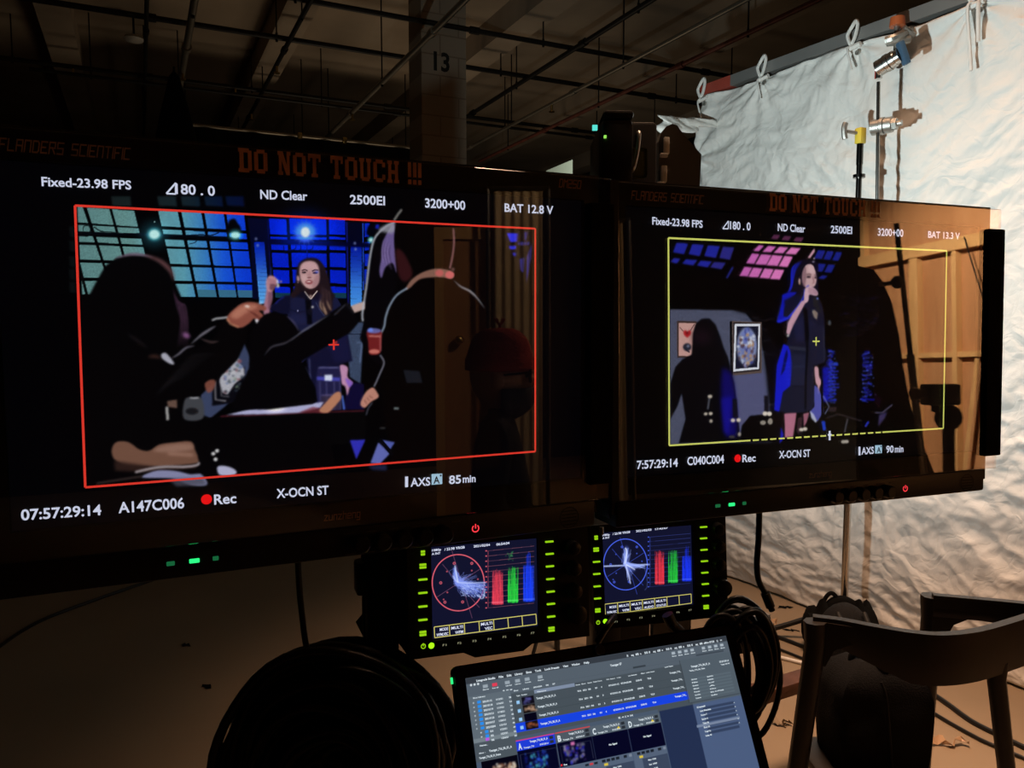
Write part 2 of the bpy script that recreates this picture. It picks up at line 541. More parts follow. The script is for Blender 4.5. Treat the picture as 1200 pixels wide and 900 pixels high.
def picture_bar_scene():
    p = Picture(PA, 920, 518, -HU, HU, -HV, HV)
    xs = [80, 150, 185, 215, 240, 262, 285, 340, 400, 460]
    cols = np.array([(96,138,138),(104,150,148),(104,158,168),(96,165,185),(62,135,205),(28,92,228),(14,66,228),(4,36,210),(0,22,205),(0,18,190)], float) / 255
    # colour of the glazed wall by place across
    uu = np.linspace(p.u0, p.u1, p.W)
    cx = np.array([PA.loc(x, 300)[0] for x in xs])
    row = np.stack([np.interp(uu, cx, cols[:, i]) for i in range(3)], 1)
    glass = np.repeat(row[None], p.H, 0)
    # dim panes beyond the guide lines
    p.src(80, 230, 6)
    for a, b in ((300, 445), (625, 765), (790, 930), (955, 1090), (1105, 1240)):
        p.poly([(a, 0), (b - 10, 0), (b, 72), (a + 12, 66)], glass, 0.22, 2)
    for y in (210, 310, 420, 510, 600):
        p.poly([(5, y), (48, y + 4), (52, y + 80), (12, y + 76)], glass, 0.10, 3)
    # left bank of panes
    L1 = [(62, .05, 122, .346), (150, .32, 305, .27), (325, .27, 478, .24)]
    rows = [(78, 190), (206, 250), (284, 325), (345, 449), (470, 573), (596, 690)]
    for (a, sa, b, sb) in L1:
        for (t, u) in rows:
            f = .075 * (1 - (t - 80) / 600)
            pt = lambda x0, sl, y: (x0 + sl * (y - 140), y + f * (x0 - 150))
            if a == 62: al, sl = 66, .06
            else: al, sl = a, sa
            p.poly([pt(al, sl, t), pt(b, sb, t), pt(b, sb, u), pt(al, sl, u)], glass, 1, 0.8, tex=.10)
    p.line([(74, 470), (132, 700)], 20, (4, 6, 8))
    # second bank
    L2 = [(640, .232, 776, .21), (803, .20, 941, .182), (964, .175, 1098, .152), (1118, .14, 1240, .12)]
    r2 = [(105, 213, .05), (236, 275, .05), (305, 353, .04), (370, 476, .034), (497, 593, .024), (616, 706, .012)]
    for (a, sa, b, sb) in L2:
        for i, (t, u, f) in enumerate(r2):
            pt = lambda x0, sl, y: (x0 + sl * (y - 140), y + f * (x0 - 700))
            p.poly([pt(a, sa, t), pt(b, sb, t), pt(b, sb, u), pt(a, sa, u)], glass, 1, 0.8, tex=.07)
            if i == 5 and a > 700:
                p.poly([pt(a, sa, 655), pt(b, sb, 655), pt(b, sb, u), pt(a, sa, u)], (62, 118, 140), .9, 1)
    p.line([(60, 262), (520, 268), (1200, 296)], 18, (4, 6, 14))
    p.line(spline([(180, 215), (230, 245), (300, 252), (360, 262)], closed=False), 8, (10, 18, 20))
    p.line(spline([(105, 245), (110, 210), (150, 215), (150, 270), (120, 285)], closed=False), 6, (10, 18, 20))
    p.line(spline([(830, 275), (930, 270), (1000, 275), (1060, 255)], closed=False), 7, (4, 10, 30))
    p.line(spline([(850, 335), (890, 325), (920, 290)], closed=False), 5, (8, 18, 30))
    p.ell((605, 268), 100, 95, (40, 120, 140), .35, 30, add=True)
    p.ell((605, 268), 52, 46, (80, 190, 200), .6, 8, add=True)
    p.ell((605, 268), 37, 32, (205, 255, 252), 1, 3)
    p.ell((607, 180), 5, 5, (160, 200, 200))
    # centre window
    p.src(260, 240, 6)
    p.poly([(180, 92), (326, 98), (345, 660), (215, 660), (205, 280)], (4, 8, 40))
    for k in range(16):
        t0, t1 = 262 + k * 27, 262 + (k + 1) * 27 + 1
        c = np.interp(k, [0, 5, 10, 15], [0, .3, .75, 1])
        sl = lambda y: (226 + .09 * (y - 262), 298 + .085 * (y - 262))
        a, b = sl(t0); a2, b2 = sl(t1)
        p.poly([(a, t0), (b, t0), (b2, t1), (a2, t1)], (6 + 90 * c, 40 + 140 * c, 190 + 60 * c), 1, 1)
        a3 = 903
        p.poly([(a3, t0 + 20), (982, t0 + 20), (986, t1 + 20), (a3 + 4, t1 + 20)], (5 + 70 * c, 30 + 130 * c, 170 + 80 * c), 1, 1)
    p.poly([(885, 120), (985, 126), (985, 285), (890, 275)], (3, 5, 30))
    E_ = [(330, .085, 452, .055), (474, .06, 732, .02), (753, .02, 866, .015)]
    for i, (t, u) in enumerate([(96, 206), (224, 242), (276, 315), (337, 436), (457, 550), (574, 652)]):
        for (a, sa, b, sb) in E_:
            q = [(a + sa * (t - 96), t), (b + sb * (t - 96), t + 6), (b + sb * (u - 96), u + 5), (a + sa * (u - 96), u)]
            p.poly(q, (3, 34, 214), 1, .8, tex=.12)
            if i == 5: p.poly([(a + sa * 520, 618), (b + sb * 520, 620), (b + sb * 556, 657), (a + sa * 556, 652)], (18, 62, 74), .95, 1)
    p.line([(322, 100), (352, 660)], 8, (8, 14, 80)); p.line([(878, 120), (890, 700)], 12, (16, 22, 110))
    for x in (598,): p.line([(x, 270), (x + 8, 660)], 8, (2, 18, 130))
    for (t, u) in [(130, 225), (262, 320), (345, 430), (455, 560)]:
        p.poly([(1004, t), (1040, t), (1034, u), (1004, u)], (8, 40, 205), 1, 1)
    p.line([(992, 130), (996, 600)], 5, (40, 90, 230))
    p.poly([(320, 240), (1040, 268), (1040, 300), (320, 275)], (2, 4, 44), 1, 2)
    for cxx in (480, 600): 
        p.line(spline([(cxx - 45, 285), (cxx - 40, 320), (cxx, 318), (cxx + 35, 310), (cxx + 42, 285)], closed=False), 6, (3, 8, 70))
    p.ell((587, 193), 190, 120, (10, 50, 190), .55, 60, add=True)
    p.ell((587, 193), 70, 66, (90, 130, 255), .8, 14, add=True)
    for k in range(16):
        a = 2 * math.pi * k / 16 + .1
        p.line([(587, 193), (587 + 95 * math.cos(a), 193 + 95 * math.sin(a))], 5, (90, 130, 255), .35, 1, taper=False)
    p.ell((587, 193), 32, 36, (235, 250, 255), 1, 3)
    for x, y in ((240, 240), (252, 285), (935, 270), (940, 312)): p.ell((x, y), 8, 10, (150, 165, 220), .8, 3)
    # lamp bodies
    p.poly([(60, 105), (90, 98), (112, 130), (130, 155), (128, 190), (50, 200), (36, 170), (45, 125)], (3, 3, 8), 1, 2, True)
    p.ell((95, 213), 50, 40, (60, 190, 190), .5, 9, add=True); p.ell((95, 213), 34, 23, (190, 255, 250), 1, 3)
    p.poly([(1040, 140), (1075, 135), (1090, 180), (1060, 215), (1020, 210), (1022, 170)], (2, 3, 14), 1, 2, True)
    p.ell((1050, 248), 26, 24, (70, 200, 220), .6, 6, add=True); p.ell((1048, 247), 14, 14, (200, 255, 255), 1, 2)
    # the woman with the glass
    p.src(310, 290, 10)
    p.poly([(300, 560), (395, 545), (460, 500), (540, 560), (620, 500), (700, 540), (850, 590), (905, 690), (880, 900), (300, 1500), (210, 1500), (290, 900), (270, 780), (60, 700), (120, 650), (220, 575)], (27, 29, 62), 1, 2)
    p.poly([(380, 240), (420, 165), (500, 125), (590, 122), (650, 155), (705, 230), (745, 340), (765, 430), (800, 530), (830, 560), (800, 620), (795, 720), (740, 800), (690, 770), (650, 690), (665, 560), (640, 470), (470, 500), (430, 540), (340, 590), (300, 560), (345, 480), (365, 380)], (34, 22, 28), 1, 3, True)
    p.poly([(420, 400), (660, 400), (690, 540), (620, 600), (470, 600), (400, 540)], (30, 19, 25), 1, 3)
    p.poly([(415, 240), (450, 180), (515, 160), (590, 172), (632, 235), (644, 330), (634, 415), (600, 465), (545, 490), (490, 470), (440, 410), (412, 320)], (203, 160, 160), 1, 2.5, True)
    p.poly([(440, 330), (500, 330), (515, 470), (470, 455), (430, 390)], (222, 182, 180), .6, 12, True)
    p.poly([(430, 200), (520, 170), (610, 195), (625, 255), (520, 260), (430, 255)], (218, 174, 178), .6, 12, True)
    p.poly([(600, 330), (640, 330), (628, 425), (585, 470), (560, 440)], (168, 122, 128), .65, 10, True)
    p.line([(436, 270), (470, 258), (506, 274)], 13, (64, 40, 48), 1, 2); p.line([(556, 278), (595, 260), (630, 268)], 13, (56, 36, 60), 1, 2)
    p.ell((462, 290), 30, 14, (96, 62, 70), .7, 5); p.ell((594, 296), 32, 14, (84, 60, 100), .7, 5); p.ell((462, 292), 25, 9, (28, 16, 24), 1, 2); p.ell((594, 299), 28, 9, (24, 18, 56), 1, 2)
    p.ell((612, 288), 22, 12, (90, 110, 235), .85, 4); p.ell((458, 289), 6, 4, (190, 175, 185), .8)
    p.poly([(520, 280), (540, 285), (556, 345), (540, 362), (505, 350)], (186, 138, 140), .7, 5, True)
    p.ell((524, 353), 26, 7, (128, 80, 84), .95, 2); p.line([(508, 290), (500, 345)], 7, (170, 120, 124), .7, 3); p.line([(470, 400), (480, 430)], 6, (160, 112, 114), .7, 3)
    p.ell((522, 405), 42, 22, (132, 50, 60), 1, 3); p.ell((520, 402), 29, 7, (226, 190, 188), 1, 2); p.ell((524, 422), 30, 6, (176, 96, 100), .9, 3)
    p.ell((394, 365), 15, 36, (206, 164, 166), 1, 3, -.15); p.ell((392, 410), 10, 10, (120, 100, 110), .8, 2)
    p.poly([(430, 420), (480, 470), (545, 492), (610, 465), (640, 430), (650, 480), (620, 520), (545, 600), (480, 525)], (38, 22, 26), 1, 3, True)
    p.line([(468, 515), (500, 560), (540, 605)], 15, (222, 206, 196), 1, 2); p.line([(542, 605), (585, 550), (620, 508)], 13, (214, 196, 190), 1, 2)
    p.poly([(520, 560), (560, 560), (545, 600)], (205, 175, 165), 1, 4)
    p.poly([(455, 510), (470, 520), (540, 620), (480, 600), (360, 580), (400, 545)], (16, 15, 34), .9, 3); p.poly([(625, 520), (680, 560), (640, 620), (560, 620)], (20, 18, 42), .9, 3)
    p.poly([(475, 600), (545, 615), (560, 900), (500, 900)], (6, 6, 14), 1, 3)
    p.ell((530, 755), 25, 30, (26, 26, 44), .9, 4); p.ell((530, 755), 14, 18, (6, 6, 14), .9, 3)
    p.line([(290, 720), (395, 762), (480, 745)], 7, (12, 13, 34), .9, 2); p.line([(285, 640), (292, 900)], 6, (14, 15, 36), .8, 3)
    p.poly([(300, 780), (480, 790), (490, 900), (320, 900)], (37, 40, 82), .5, 14)
    p.ell((563, 698), 13, 13, (245, 240, 235), 1, 3); p.ell((390, 742), 8, 10, (150, 150, 190), 1, 2)
    p.poly([(222, 570), (300, 570), (300, 640), (285, 770), (170, 770), (62, 712), (140, 640)], (16, 17, 44), 1, 4, True)
    p.line([(130, 660), (165, 615), (230, 575)], 10, (30, 44, 190), .9, 4); p.line([(60, 730), (90, 760)], 12, (30, 40, 180), .8, 5)
    for k in range(9):
        x = 655 + k * 12
        p.line(spline([(x - 6, 420 + 12 * k), (x + 8, 520), (x - 8 + 4 * k, 640), (x + 10 + 2 * k, 760)], closed=False), 7, [(92, 66, 66), (60, 42, 50), (122, 92, 88)][k % 3], .75, 4, taper=True)
    for k, (a, b, c_) in enumerate([((660, 610), (655, 690), (700, 760)), ((680, 640), (700, 720), (740, 790)), ((730, 620), (760, 700), (785, 740)), ((700, 690), (715, 770), (730, 800))]):
        p.line(spline([a, b, c_], closed=False), 20, (176, 142, 118), .8, 6, taper=True)
    p.line([(600, 640), (640, 720), (700, 800), (720, 820)], 6, (74, 82, 120), .8, 2)
    # raised arm and glass
    p.poly([(30, 490), (85, 505), (90, 600), (62, 700), (55, 800), (0, 800), (-15, 700), (8, 600)], (176, 122, 140), 1, 4, True)
    p.poly([(50, 520), (85, 520), (86, 620), (60, 720), (40, 700)], (120, 78, 100), .7, 8, True)
    p.poly([(25, 372), (60, 330), (110, 338), (148, 380), (145, 430), (110, 480), (88, 515), (40, 512), (18, 450)], (205, 148, 156), 1, 4, True)
    for k in range(3): p.line([(42, 372 + 28 * k), (90, 380 + 26 * k), (135, 402 + 20 * k)], 8, (120, 72, 92), .8, 3)
    p.poly([(70, 430), (130, 440), (100, 500), (60, 490)], (90, 54, 70), .7, 8, True)
    p.line([(150, 375), (160, 470)], 20, (235, 240, 250), .95, 3); p.ell((192, 400), 12, 14, (240, 170, 110), .9, 4); p.line([(170, 440), (140, 470)], 10, (255, 240, 215), .9, 3)
    p.line([(78, 230), (78, 330)], 8, (60, 110, 230), .8, 3)
    # her skirt, hand and the wall by the bar
    p.src(260, 370, 6)
    p.poly([(870, 40), (1000, 48), (975, 480), (900, 430), (880, 200)], (62, 76, 104), 1, 2, tex=.12)
    p.line([(880, 128), (985, 130)], 5, (14, 18, 40)); p.line([(950, 190), (985, 190), (970, 330)], 8, (120, 140, 180), .8, 3)
    p.poly([(560, 110), (830, 60), (880, 100), (918, 318), (832, 342), (835, 660), (640, 660), (600, 340)], (20, 20, 50), 1, 2)
    p.poly([(700, 120), (870, 110), (905, 310), (800, 330)], (26, 26, 66), .7, 10)
    p.line([(615, 300), (622, 450)], 8, (90, 96, 140), .7, 3); p.line([(585, 360), (628, 445)], 6, (70, 76, 120), .7, 3)
    p.poly([(930, 470), (1000, 480), (1000, 660), (850, 662), (870, 560)], (16, 12, 52), 1, 3)
    p.poly([(830, 352), (884, 362), (884, 430), (920, 470), (900, 500), (882, 560), (868, 500), (840, 470)], (205, 150, 188), 1, 3, True)
    p.poly([(870, 440), (920, 470), (900, 505), (880, 480)], (130, 90, 220), .7, 5, True)
    p.line([(845, 560), (860, 660)], 14, (90, 130, 240), .9, 3)
    p.ell((790, 186), 22, 16, (230, 60, 50), .8, 6)
    # the jar
    p.poly([(672, 368), (720, 355), (826, 362), (838, 420), (842, 668), (692, 670), (655, 560)], (38, 36, 78), .85, 3)
    p.line([(680, 365), (825, 365)], 8, (130, 130, 180), .8, 3); p.line([(668, 440), (832, 448)], 26, (84, 84, 205), .8, 6)
    for x in (690, 735, 790, 830): p.line([(x, 460), (x + 4, 660)], 7, (110, 108, 160), .6, 3)
    p.ell((750, 560), 55, 8, (120, 110, 170), .6, 4); p.poly([(700, 560), (830, 560), (836, 660), (700, 664)], (66, 52, 66), .6, 8)
    p.poly([(722, 415), (776, 415), (776, 458), (724, 456)], (225, 232, 255), 1, 3)
    # table things
    p.poly([(0, 705), (560, 672), (1000, 660), (1010, 690), (1010, 900), (-160, 900), (-170, 760)], (5, 5, 7))
    p.line([(-10, 708), (300, 696), (560, 682), (1005, 668)], 10, (96, 30, 44), .8, 3)
    p.poly([(28, 698), (230, 650), (600, 620), (716, 606), (690, 648), (545, 682), (330, 692)], (186, 186, 226), 1, 2)
    p.poly([(540, 680), (640, 640), (720, 655), (720, 680)], (130, 50, 60), .7, 5)
    p.poly([(685, 668), (740, 600), (792, 545), (830, 536), (838, 580), (800, 630), (745, 682)], (196, 134, 104), 1, 3, True)
    p.poly([(300, 566), (444, 562), (440, 640), (306, 642)], (84, 70, 84), 1, 4)
    p.ell((372, 566), 72, 10, (150, 135, 150), .9, 3); p.ell((372, 628), 80, 45, (210, 190, 150), .5, 18, add=True); p.ell((370, 634), 30, 22, (255, 252, 235), 1, 6)
    # poster of tattoo flash leaning behind
    p.src(80, 370, 6)
    p.poly([(1140, 160), (1200, 150), (1230, 180), (1300, 340), (1330, 420), (1100, 640), (1000, 720), (930, 690), (930, 540)], (62, 72, 104), 1, 3)
    p.poly([(1012, 440), (1060, 420), (1240, 360), (1240, 600), (1012, 634)], (10, 10, 18), 1, 2)
    p.line([(1030, 450), (1035, 590), (1110, 600)], 8, (205, 200, 205), .9, 2); p.line([(1072, 440), (1078, 565), (1130, 568)], 6, (190, 186, 190), .9, 2)
    p.poly([(1130, 235), (1180, 235), (1190, 320), (1235, 370), (1240, 420), (1170, 480), (1120, 555), (1085, 540), (1065, 470), (1070, 410), (1110, 360)], (186, 186, 196), 1, 3)
    for k in range(60):
        x, y = 1080 + rng.rand() * 150, 250 + rng.rand() * 290
        if not (1075 < x < 1235 and abs(x - 1150) < 90 - abs(y - 420) * .3): continue
        p.ell((x, y), 6 + 12 * rng.rand(), 5 + 10 * rng.rand(), [(150, 90, 96), (90, 110, 160), (60, 70, 80), (205, 205, 210), (120, 140, 120)][k % 5], .75, 4)
    p.line([(1140, 210), (1205, 208)], 14, (40, 50, 190), .9, 4)
    # seated woman in front, from behind
    p.src(80, 230, 6)
    p.poly([(105, 700), (150, 690), (200, 595), (260, 490), (340, 432), (430, 408), (550, 414), (650, 455), (720, 520), (755, 620), (800, 720), (850, 850), (850, 980), (880, 1080), (1010, 1010), (1090, 880), (1130, 850), (1230, 870), (1260, 1000), (1190, 1150), (1040, 1300), (930, 1400), (900, 1500), (930, 1560), (1000, 1560), (1800, 1560), (1900, 2000), (125, 2040), (90, 900)], (5, 4, 6), 1, 3)
    p.line(spline([(330, 436), (430, 410), (520, 412), (600, 432)], closed=False), 22, (120, 102, 122), .85, 6, taper=True)
    p.line(spline([(540, 415), (640, 452), (716, 520), (745, 600)], closed=False), 30, (112, 74, 76), .9, 9, taper=True)
    for k in range(9):
        p.line(spline([(735 + 4 * k, 640 + 20 * k), (760 + 7 * k, 760), (790 + 6 * k, 880), (765 + 9 * k, 1060)], closed=False), 9, [(78, 48, 70), (46, 30, 48), (100, 64, 92)][k % 3], .7, 5, taper=True)
    p.ell((830, 978), 28, 18, (170, 110, 170), .8, 8, .5)
    p.src(80, 370, 6)
    p.line(spline([(862, 200), (930, 140), (990, 100), (1040, 70)], closed=False), 20, (120, 116, 128), .9, 7, taper=True)
    p.line(spline([(725, 300), (775, 270), (830, 225), (890, 212)], closed=False), 16, (112, 108, 122), .9, 6, taper=True)
    p.poly([(655, 270), (690, 265), (745, 335), (715, 338), (660, 300)], (190, 190, 206), .95, 4, True)
    p.line(spline([(930, 160), (1000, 185), (1060, 180)], closed=False), 18, (70, 54, 54), .8, 7, taper=True)
    p.line(spline([(560, 290), (610, 285), (650, 300)], closed=False), 26, (72, 44, 38), .8, 8, taper=True)
    p.line(spline([(420, 130), (480, 170), (560, 230)], closed=False), 18, (38, 30, 34), .7, 9, taper=True)
    for k in range(6): p.line(spline([(620 + 40 * k, 560 - 50 * k), (700 + 40 * k, 480 - 40 * k), (830 + 40 * k, 420 - 30 * k)], closed=False), 16, (24, 22, 25), .8, 8, taper=True)
    p.poly([(960, 480), (1000, 450), (1035, 460), (1020, 520), (980, 540)], (140, 82, 68), .9, 5, True)
    p.poly([(695, 600), (765, 590), (765, 650), (700, 640)], (120, 92, 80), .9, 5); p.line([(692, 640), (700, 735)], 18, (200, 198, 196), .95, 4)
    p.poly([(820, 590), (880, 575), (940, 585), (948, 720), (815, 725)], (70, 72, 78), 1, 4, True); p.line([(855, 578), (915, 578)], 9, (215, 215, 220), .9, 2)
    p.ell((870, 672), 45, 24, (20, 20, 24), .9, 6)
    # gesturing hand
    p.src(260, 240, 6)
    p.poly([(35, 790), (90, 730), (150, 690), (230, 685), (305, 715), (306, 742), (262, 745), (290, 775), (306, 830), (295, 850), (262, 845), (230, 800), (190, 835), (130, 865), (60, 835)], (150, 84, 70), 1, 3, True)
    p.poly([(60, 780), (130, 715), (220, 700), (250, 720), (170, 760), (110, 800)], (198, 130, 108), .85, 8, True)
    for k in range(3): p.line(spline([(170 + 28 * k, 735 + 14 * k), (230 + 20 * k, 770 + 14 * k), (262 + 12 * k, 820)], closed=False), 7, (96, 44, 38), .8, 3, taper=True)
    p.ell((178, 714), 18, 9, (250, 225, 215), .9, 3, .2); p.ell((252, 822), 24, 12, (240, 240, 250), .95, 3, .9); p.ell((272, 690), 14, 10, (170, 215, 250), .8, 4)
    p.line([(-70, 812), (-40, 800), (10, 795), (40, 790)], 12, (214, 214, 220), .95, 3)
    p.line([(35, 800), (60, 838), (120, 862)], 14, (230, 160, 120), .6, 5)
    # pointing arm across the middle and the head in front
    p.poly([(200, 900), (270, 800), (310, 765), (380, 757), (455, 785), (520, 850), (560, 900), (600, 880), (700, 800), (880, 682), (935, 760), (960, 830), (900, 900), (640, 1050), (560, 1100), (660, 1290), (670, 1380), (640, 1400), (330, 1440), (60, 1440), (120, 1300), (190, 1150)], (5, 4, 7), 1, 3)
    p.line(spline([(450, 778), (505, 825), (545, 895)], closed=False), 12, (76, 72, 100), .8, 5, taper=True)
    p.line(spline([(480, 960), (560, 895), (640, 845), (760, 770)], closed=False), 14, (112, 112, 128), .8, 6, taper=True)
    p.line(spline([(300, 1060), (350, 1000), (450, 970), (520, 920)], closed=False), 14, (84, 80, 92), .75, 6, taper=True)
    p.line([(790, 775), (870, 700)], 10, (70, 70, 84), .8, 4)
    p.poly([(905, 712), (950, 695), (1005, 678), (1005, 735), (930, 760)], (206, 176, 168), 1, 3)
    p.poly([(880, 685), (930, 758), (920, 775), (868, 700)], (18, 17, 22), 1, 2)
    # raised arm of the man
    p.src(440, 230, 6)
    p.poly([(-10, 290), (60, 220), (130, 180), (150, 190), (150, 600), (120, 800), (90, 1200), (-20, 1160), (-110, 1000), (-60, 800), (-80, 700), (-45, 420)], (5, 4, 8), 1, 2)
    p.poly([(130, 190), (75, 270), (48, 340), (42, 430), (28, 520), (42, 575), (70, 500), (120, 470), (150, 540), (150, 420), (132, 330)], (118, 100, 160), .95, 5, True)
    for k in range(6): p.line(spline([(60 + 9 * k, 300 + 8 * k), (46 + 10 * k, 400), (62 + 12 * k, 470 + 12 * k)], closed=False), 8, [(170, 150, 205), (60, 44, 84)][k % 2], .7, 4, taper=True)
    p.line([(185, 92), (160, 125), (130, 170)], 16, (128, 126, 122), .95, 3)
    p.line(spline([(140, 180), (80, 210), (20, 260), (-15, 320), (-40, 440), (-62, 620), (-80, 740), (-92, 830), (-88, 880)], closed=False), 13, (196, 200, 212), .95, 3)
    p.poly([(20, 235), (120, 185), (140, 230), (110, 260)], (168, 168, 180), .8, 7, True)
    p.line([(1, 210), (25, 215)], 30, (30, 44, 220), .8, 4)
    # the man seen from behind
    p.poly([(140, 205), (540, 215), (560, 300), (530, 490), (640, 640), (780, 800), (860, 1000), (880, 1900), (120, 1960), (60, 1500), (40, 1000), (70, 850), (130, 740), (215, 650), (150, 540), (135, 360)], (5, 3, 4), 1, 3)
    p.poly([(140, 380), (200, 400), (260, 540), (215, 600), (165, 560)], (58, 22, 26), .9, 8, True)
    p.poly([(212, 655), (250, 590), (330, 535), (430, 508), (520, 520), (552, 548), (540, 580), (480, 572), (400, 570), (310, 585), (248, 640)], (140, 100, 86), 1, 4, True)
    p.ell((450, 540), 30, 24, (206, 100, 100), .9, 6); p.ell((522, 552), 32, 26, (226, 112, 112), .95, 6)
    p.line(spline([(225, 645), (150, 695), (100, 770), (72, 850), (60, 920), (20, 1000), (10, 1080)], closed=False), 13, (150, 168, 190), .95, 3)
    p.line(spline([(550, 590), (600, 635), (660, 665), (710, 710), (770, 790)], closed=False), 15, (166, 158, 160), .9, 4, taper=True)
    p.line(spline([(548, 225), (552, 330), (540, 430), (522, 510)], closed=False), 15, (156, 104, 104), .85, 5)
    p.ell((545, 515), 14, 16, (100, 70, 66), .9, 4)
    # his drink and his hand on the table
    p.src(260, 370, 6)
    p.poly([(1022, 110), (1118, 108), (1122, 180), (1112, 262), (1060, 275), (1036, 262), (1028, 180)], (120, 34, 36), 1, 3, True)
    p.ell((1070, 106), 50, 18, (110, 116, 190), .9, 4); p.ell((1046, 100), 18, 14, (120, 150, 255), .9, 3)
    p.line([(1032, 142), (1116, 146)], 12, (210, 130, 120), .9, 4); p.ell((1072, 252), 38, 16, (224, 130, 116), .9, 4)
    p.line([(1114, 130), (1116, 250)], 8, (205, 120, 120), .8, 3)
    p.line(spline([(1112, 275), (1140, 330), (1110, 410), (1070, 500)], closed=False), 10, (150, 150, 168), .9, 3)
    p.poly([(975, 610), (1010, 540), (1060, 505), (1095, 545), (1100, 575), (1050, 605), (1010, 645), (985, 640)], (204, 142, 124), 1, 3, True)
    for k in range(3): p.line([(1000 + 18 * k, 590 - 14 * k), (1020 + 20 * k, 620 - 20 * k)], 7, (130, 80, 70), .8, 3)
    p.line(spline([(1060, 610), (1030, 650), (1015, 700)], closed=False), 9, (90, 92, 110), .8, 3)
    # lit floor under the table
    p.src(330, 380, 3)
    p.poly([(240, 408), (295, 405), (263, 475)], (58, 58, 214), .9, 2); p.poly([(345, 405), (398, 415), (376, 450), (356, 430)], (98, 112, 205), .9, 2)
    p.poly([(312, 488), (340, 415), (380, 455), (345, 492)], (116, 126, 214), .9, 3); p.line([(345, 405), (392, 460)], 14, (6, 6, 12))
    p.poly([(300, 495), (370, 492), (370, 515), (320, 512)], (60, 70, 130), .5, 4)
    p.line([(395, 296), (412, 296)], 8, (180, 200, 200), .6, 3); p.line([(345, 365), (365, 365)], 4, (120, 120, 120), .6, 2)
    p.poly([(428, 160), (485, 165), (495, 206), (440, 206)], (40, 44, 56), .6, 3)
    # forearm and cloth at the lower left
    p.src(80, 460, 6)
    p.poly([(305, 410), (335, 350), (420, 348), (500, 400), (570, 408), (640, 366), (750, 350), (862, 345), (890, 400), (912, 460), (890, 500), (640, 520), (420, 512), (330, 475)], (122, 86, 70), 1, 5, True)
    p.poly([(600, 410), (680, 372), (850, 360), (870, 400), (720, 420)], (160, 122, 106), .8, 10, True); p.line([(700, 430), (880, 440)], 22, (176, 134, 116), .7, 10)
    p.poly([(320, 480), (640, 525), (900, 505), (900, 530), (560, 560), (330, 550)], (52, 34, 30), .9, 8)
    p.line(spline([(470, 560), (640, 525), (820, 522), (905, 510), (920, 490)], closed=False), 18, (176, 164, 168), .9, 5)
    p.poly([(520, 598), (580, 560), (650, 546), (760, 552), (860, 575), (935, 575), (975, 648), (860, 650), (730, 605)], (142, 144, 182), 1, 6, True)
    p.poly([(700, 605), (950, 600), (975, 650), (760, 660)], (80, 80, 96), .8, 8)
    p.line(spline([(200, 640), (380, 610), (520, 590)], closed=False), 16, (58, 46, 44), .8, 7)
    for x, y in ((1020, 430), (1046, 410), (1036, 470)): p.ell((x, y), 14, 13, (240, 240, 240), .95, 3)
    p.poly([(1048, 525), (1090, 515), (1150, 530), (1184, 558), (1160, 580), (1066, 580)], (190, 190, 222), 1, 4, True)
    # blue windows behind at the right edge
    p.src(440, 230, 6)
    p.poly([(922, 258), (1006, 262), (998, 322), (948, 322)], (38, 48, 232), 1, 3); p.poly([(936, 348), (992, 348), (990, 374), (946, 374)], (40, 48, 214), 1, 3)
    p.poly([(960, 395), (995, 395), (990, 425), (970, 420)], (40, 44, 180), .9, 3)
    for q in ([(1045, 250), (1075, 250), (1060, 320), (1046, 300)], [(1010, 440), (1050, 430), (1040, 540), (1020, 520)], [(1060, 430), (1100, 330), (1095, 430), (1062, 615)], [(1000, 320), (1090, 320), (1080, 345), (1000, 345)]):
        p.poly(q, (58, 56, 150), .85, 5)
    for k in range(5): p.line([(1000 + 22 * k, 250), (985 + 24 * k, 520)], 6, (8, 8, 26), .9, 2)
    return p

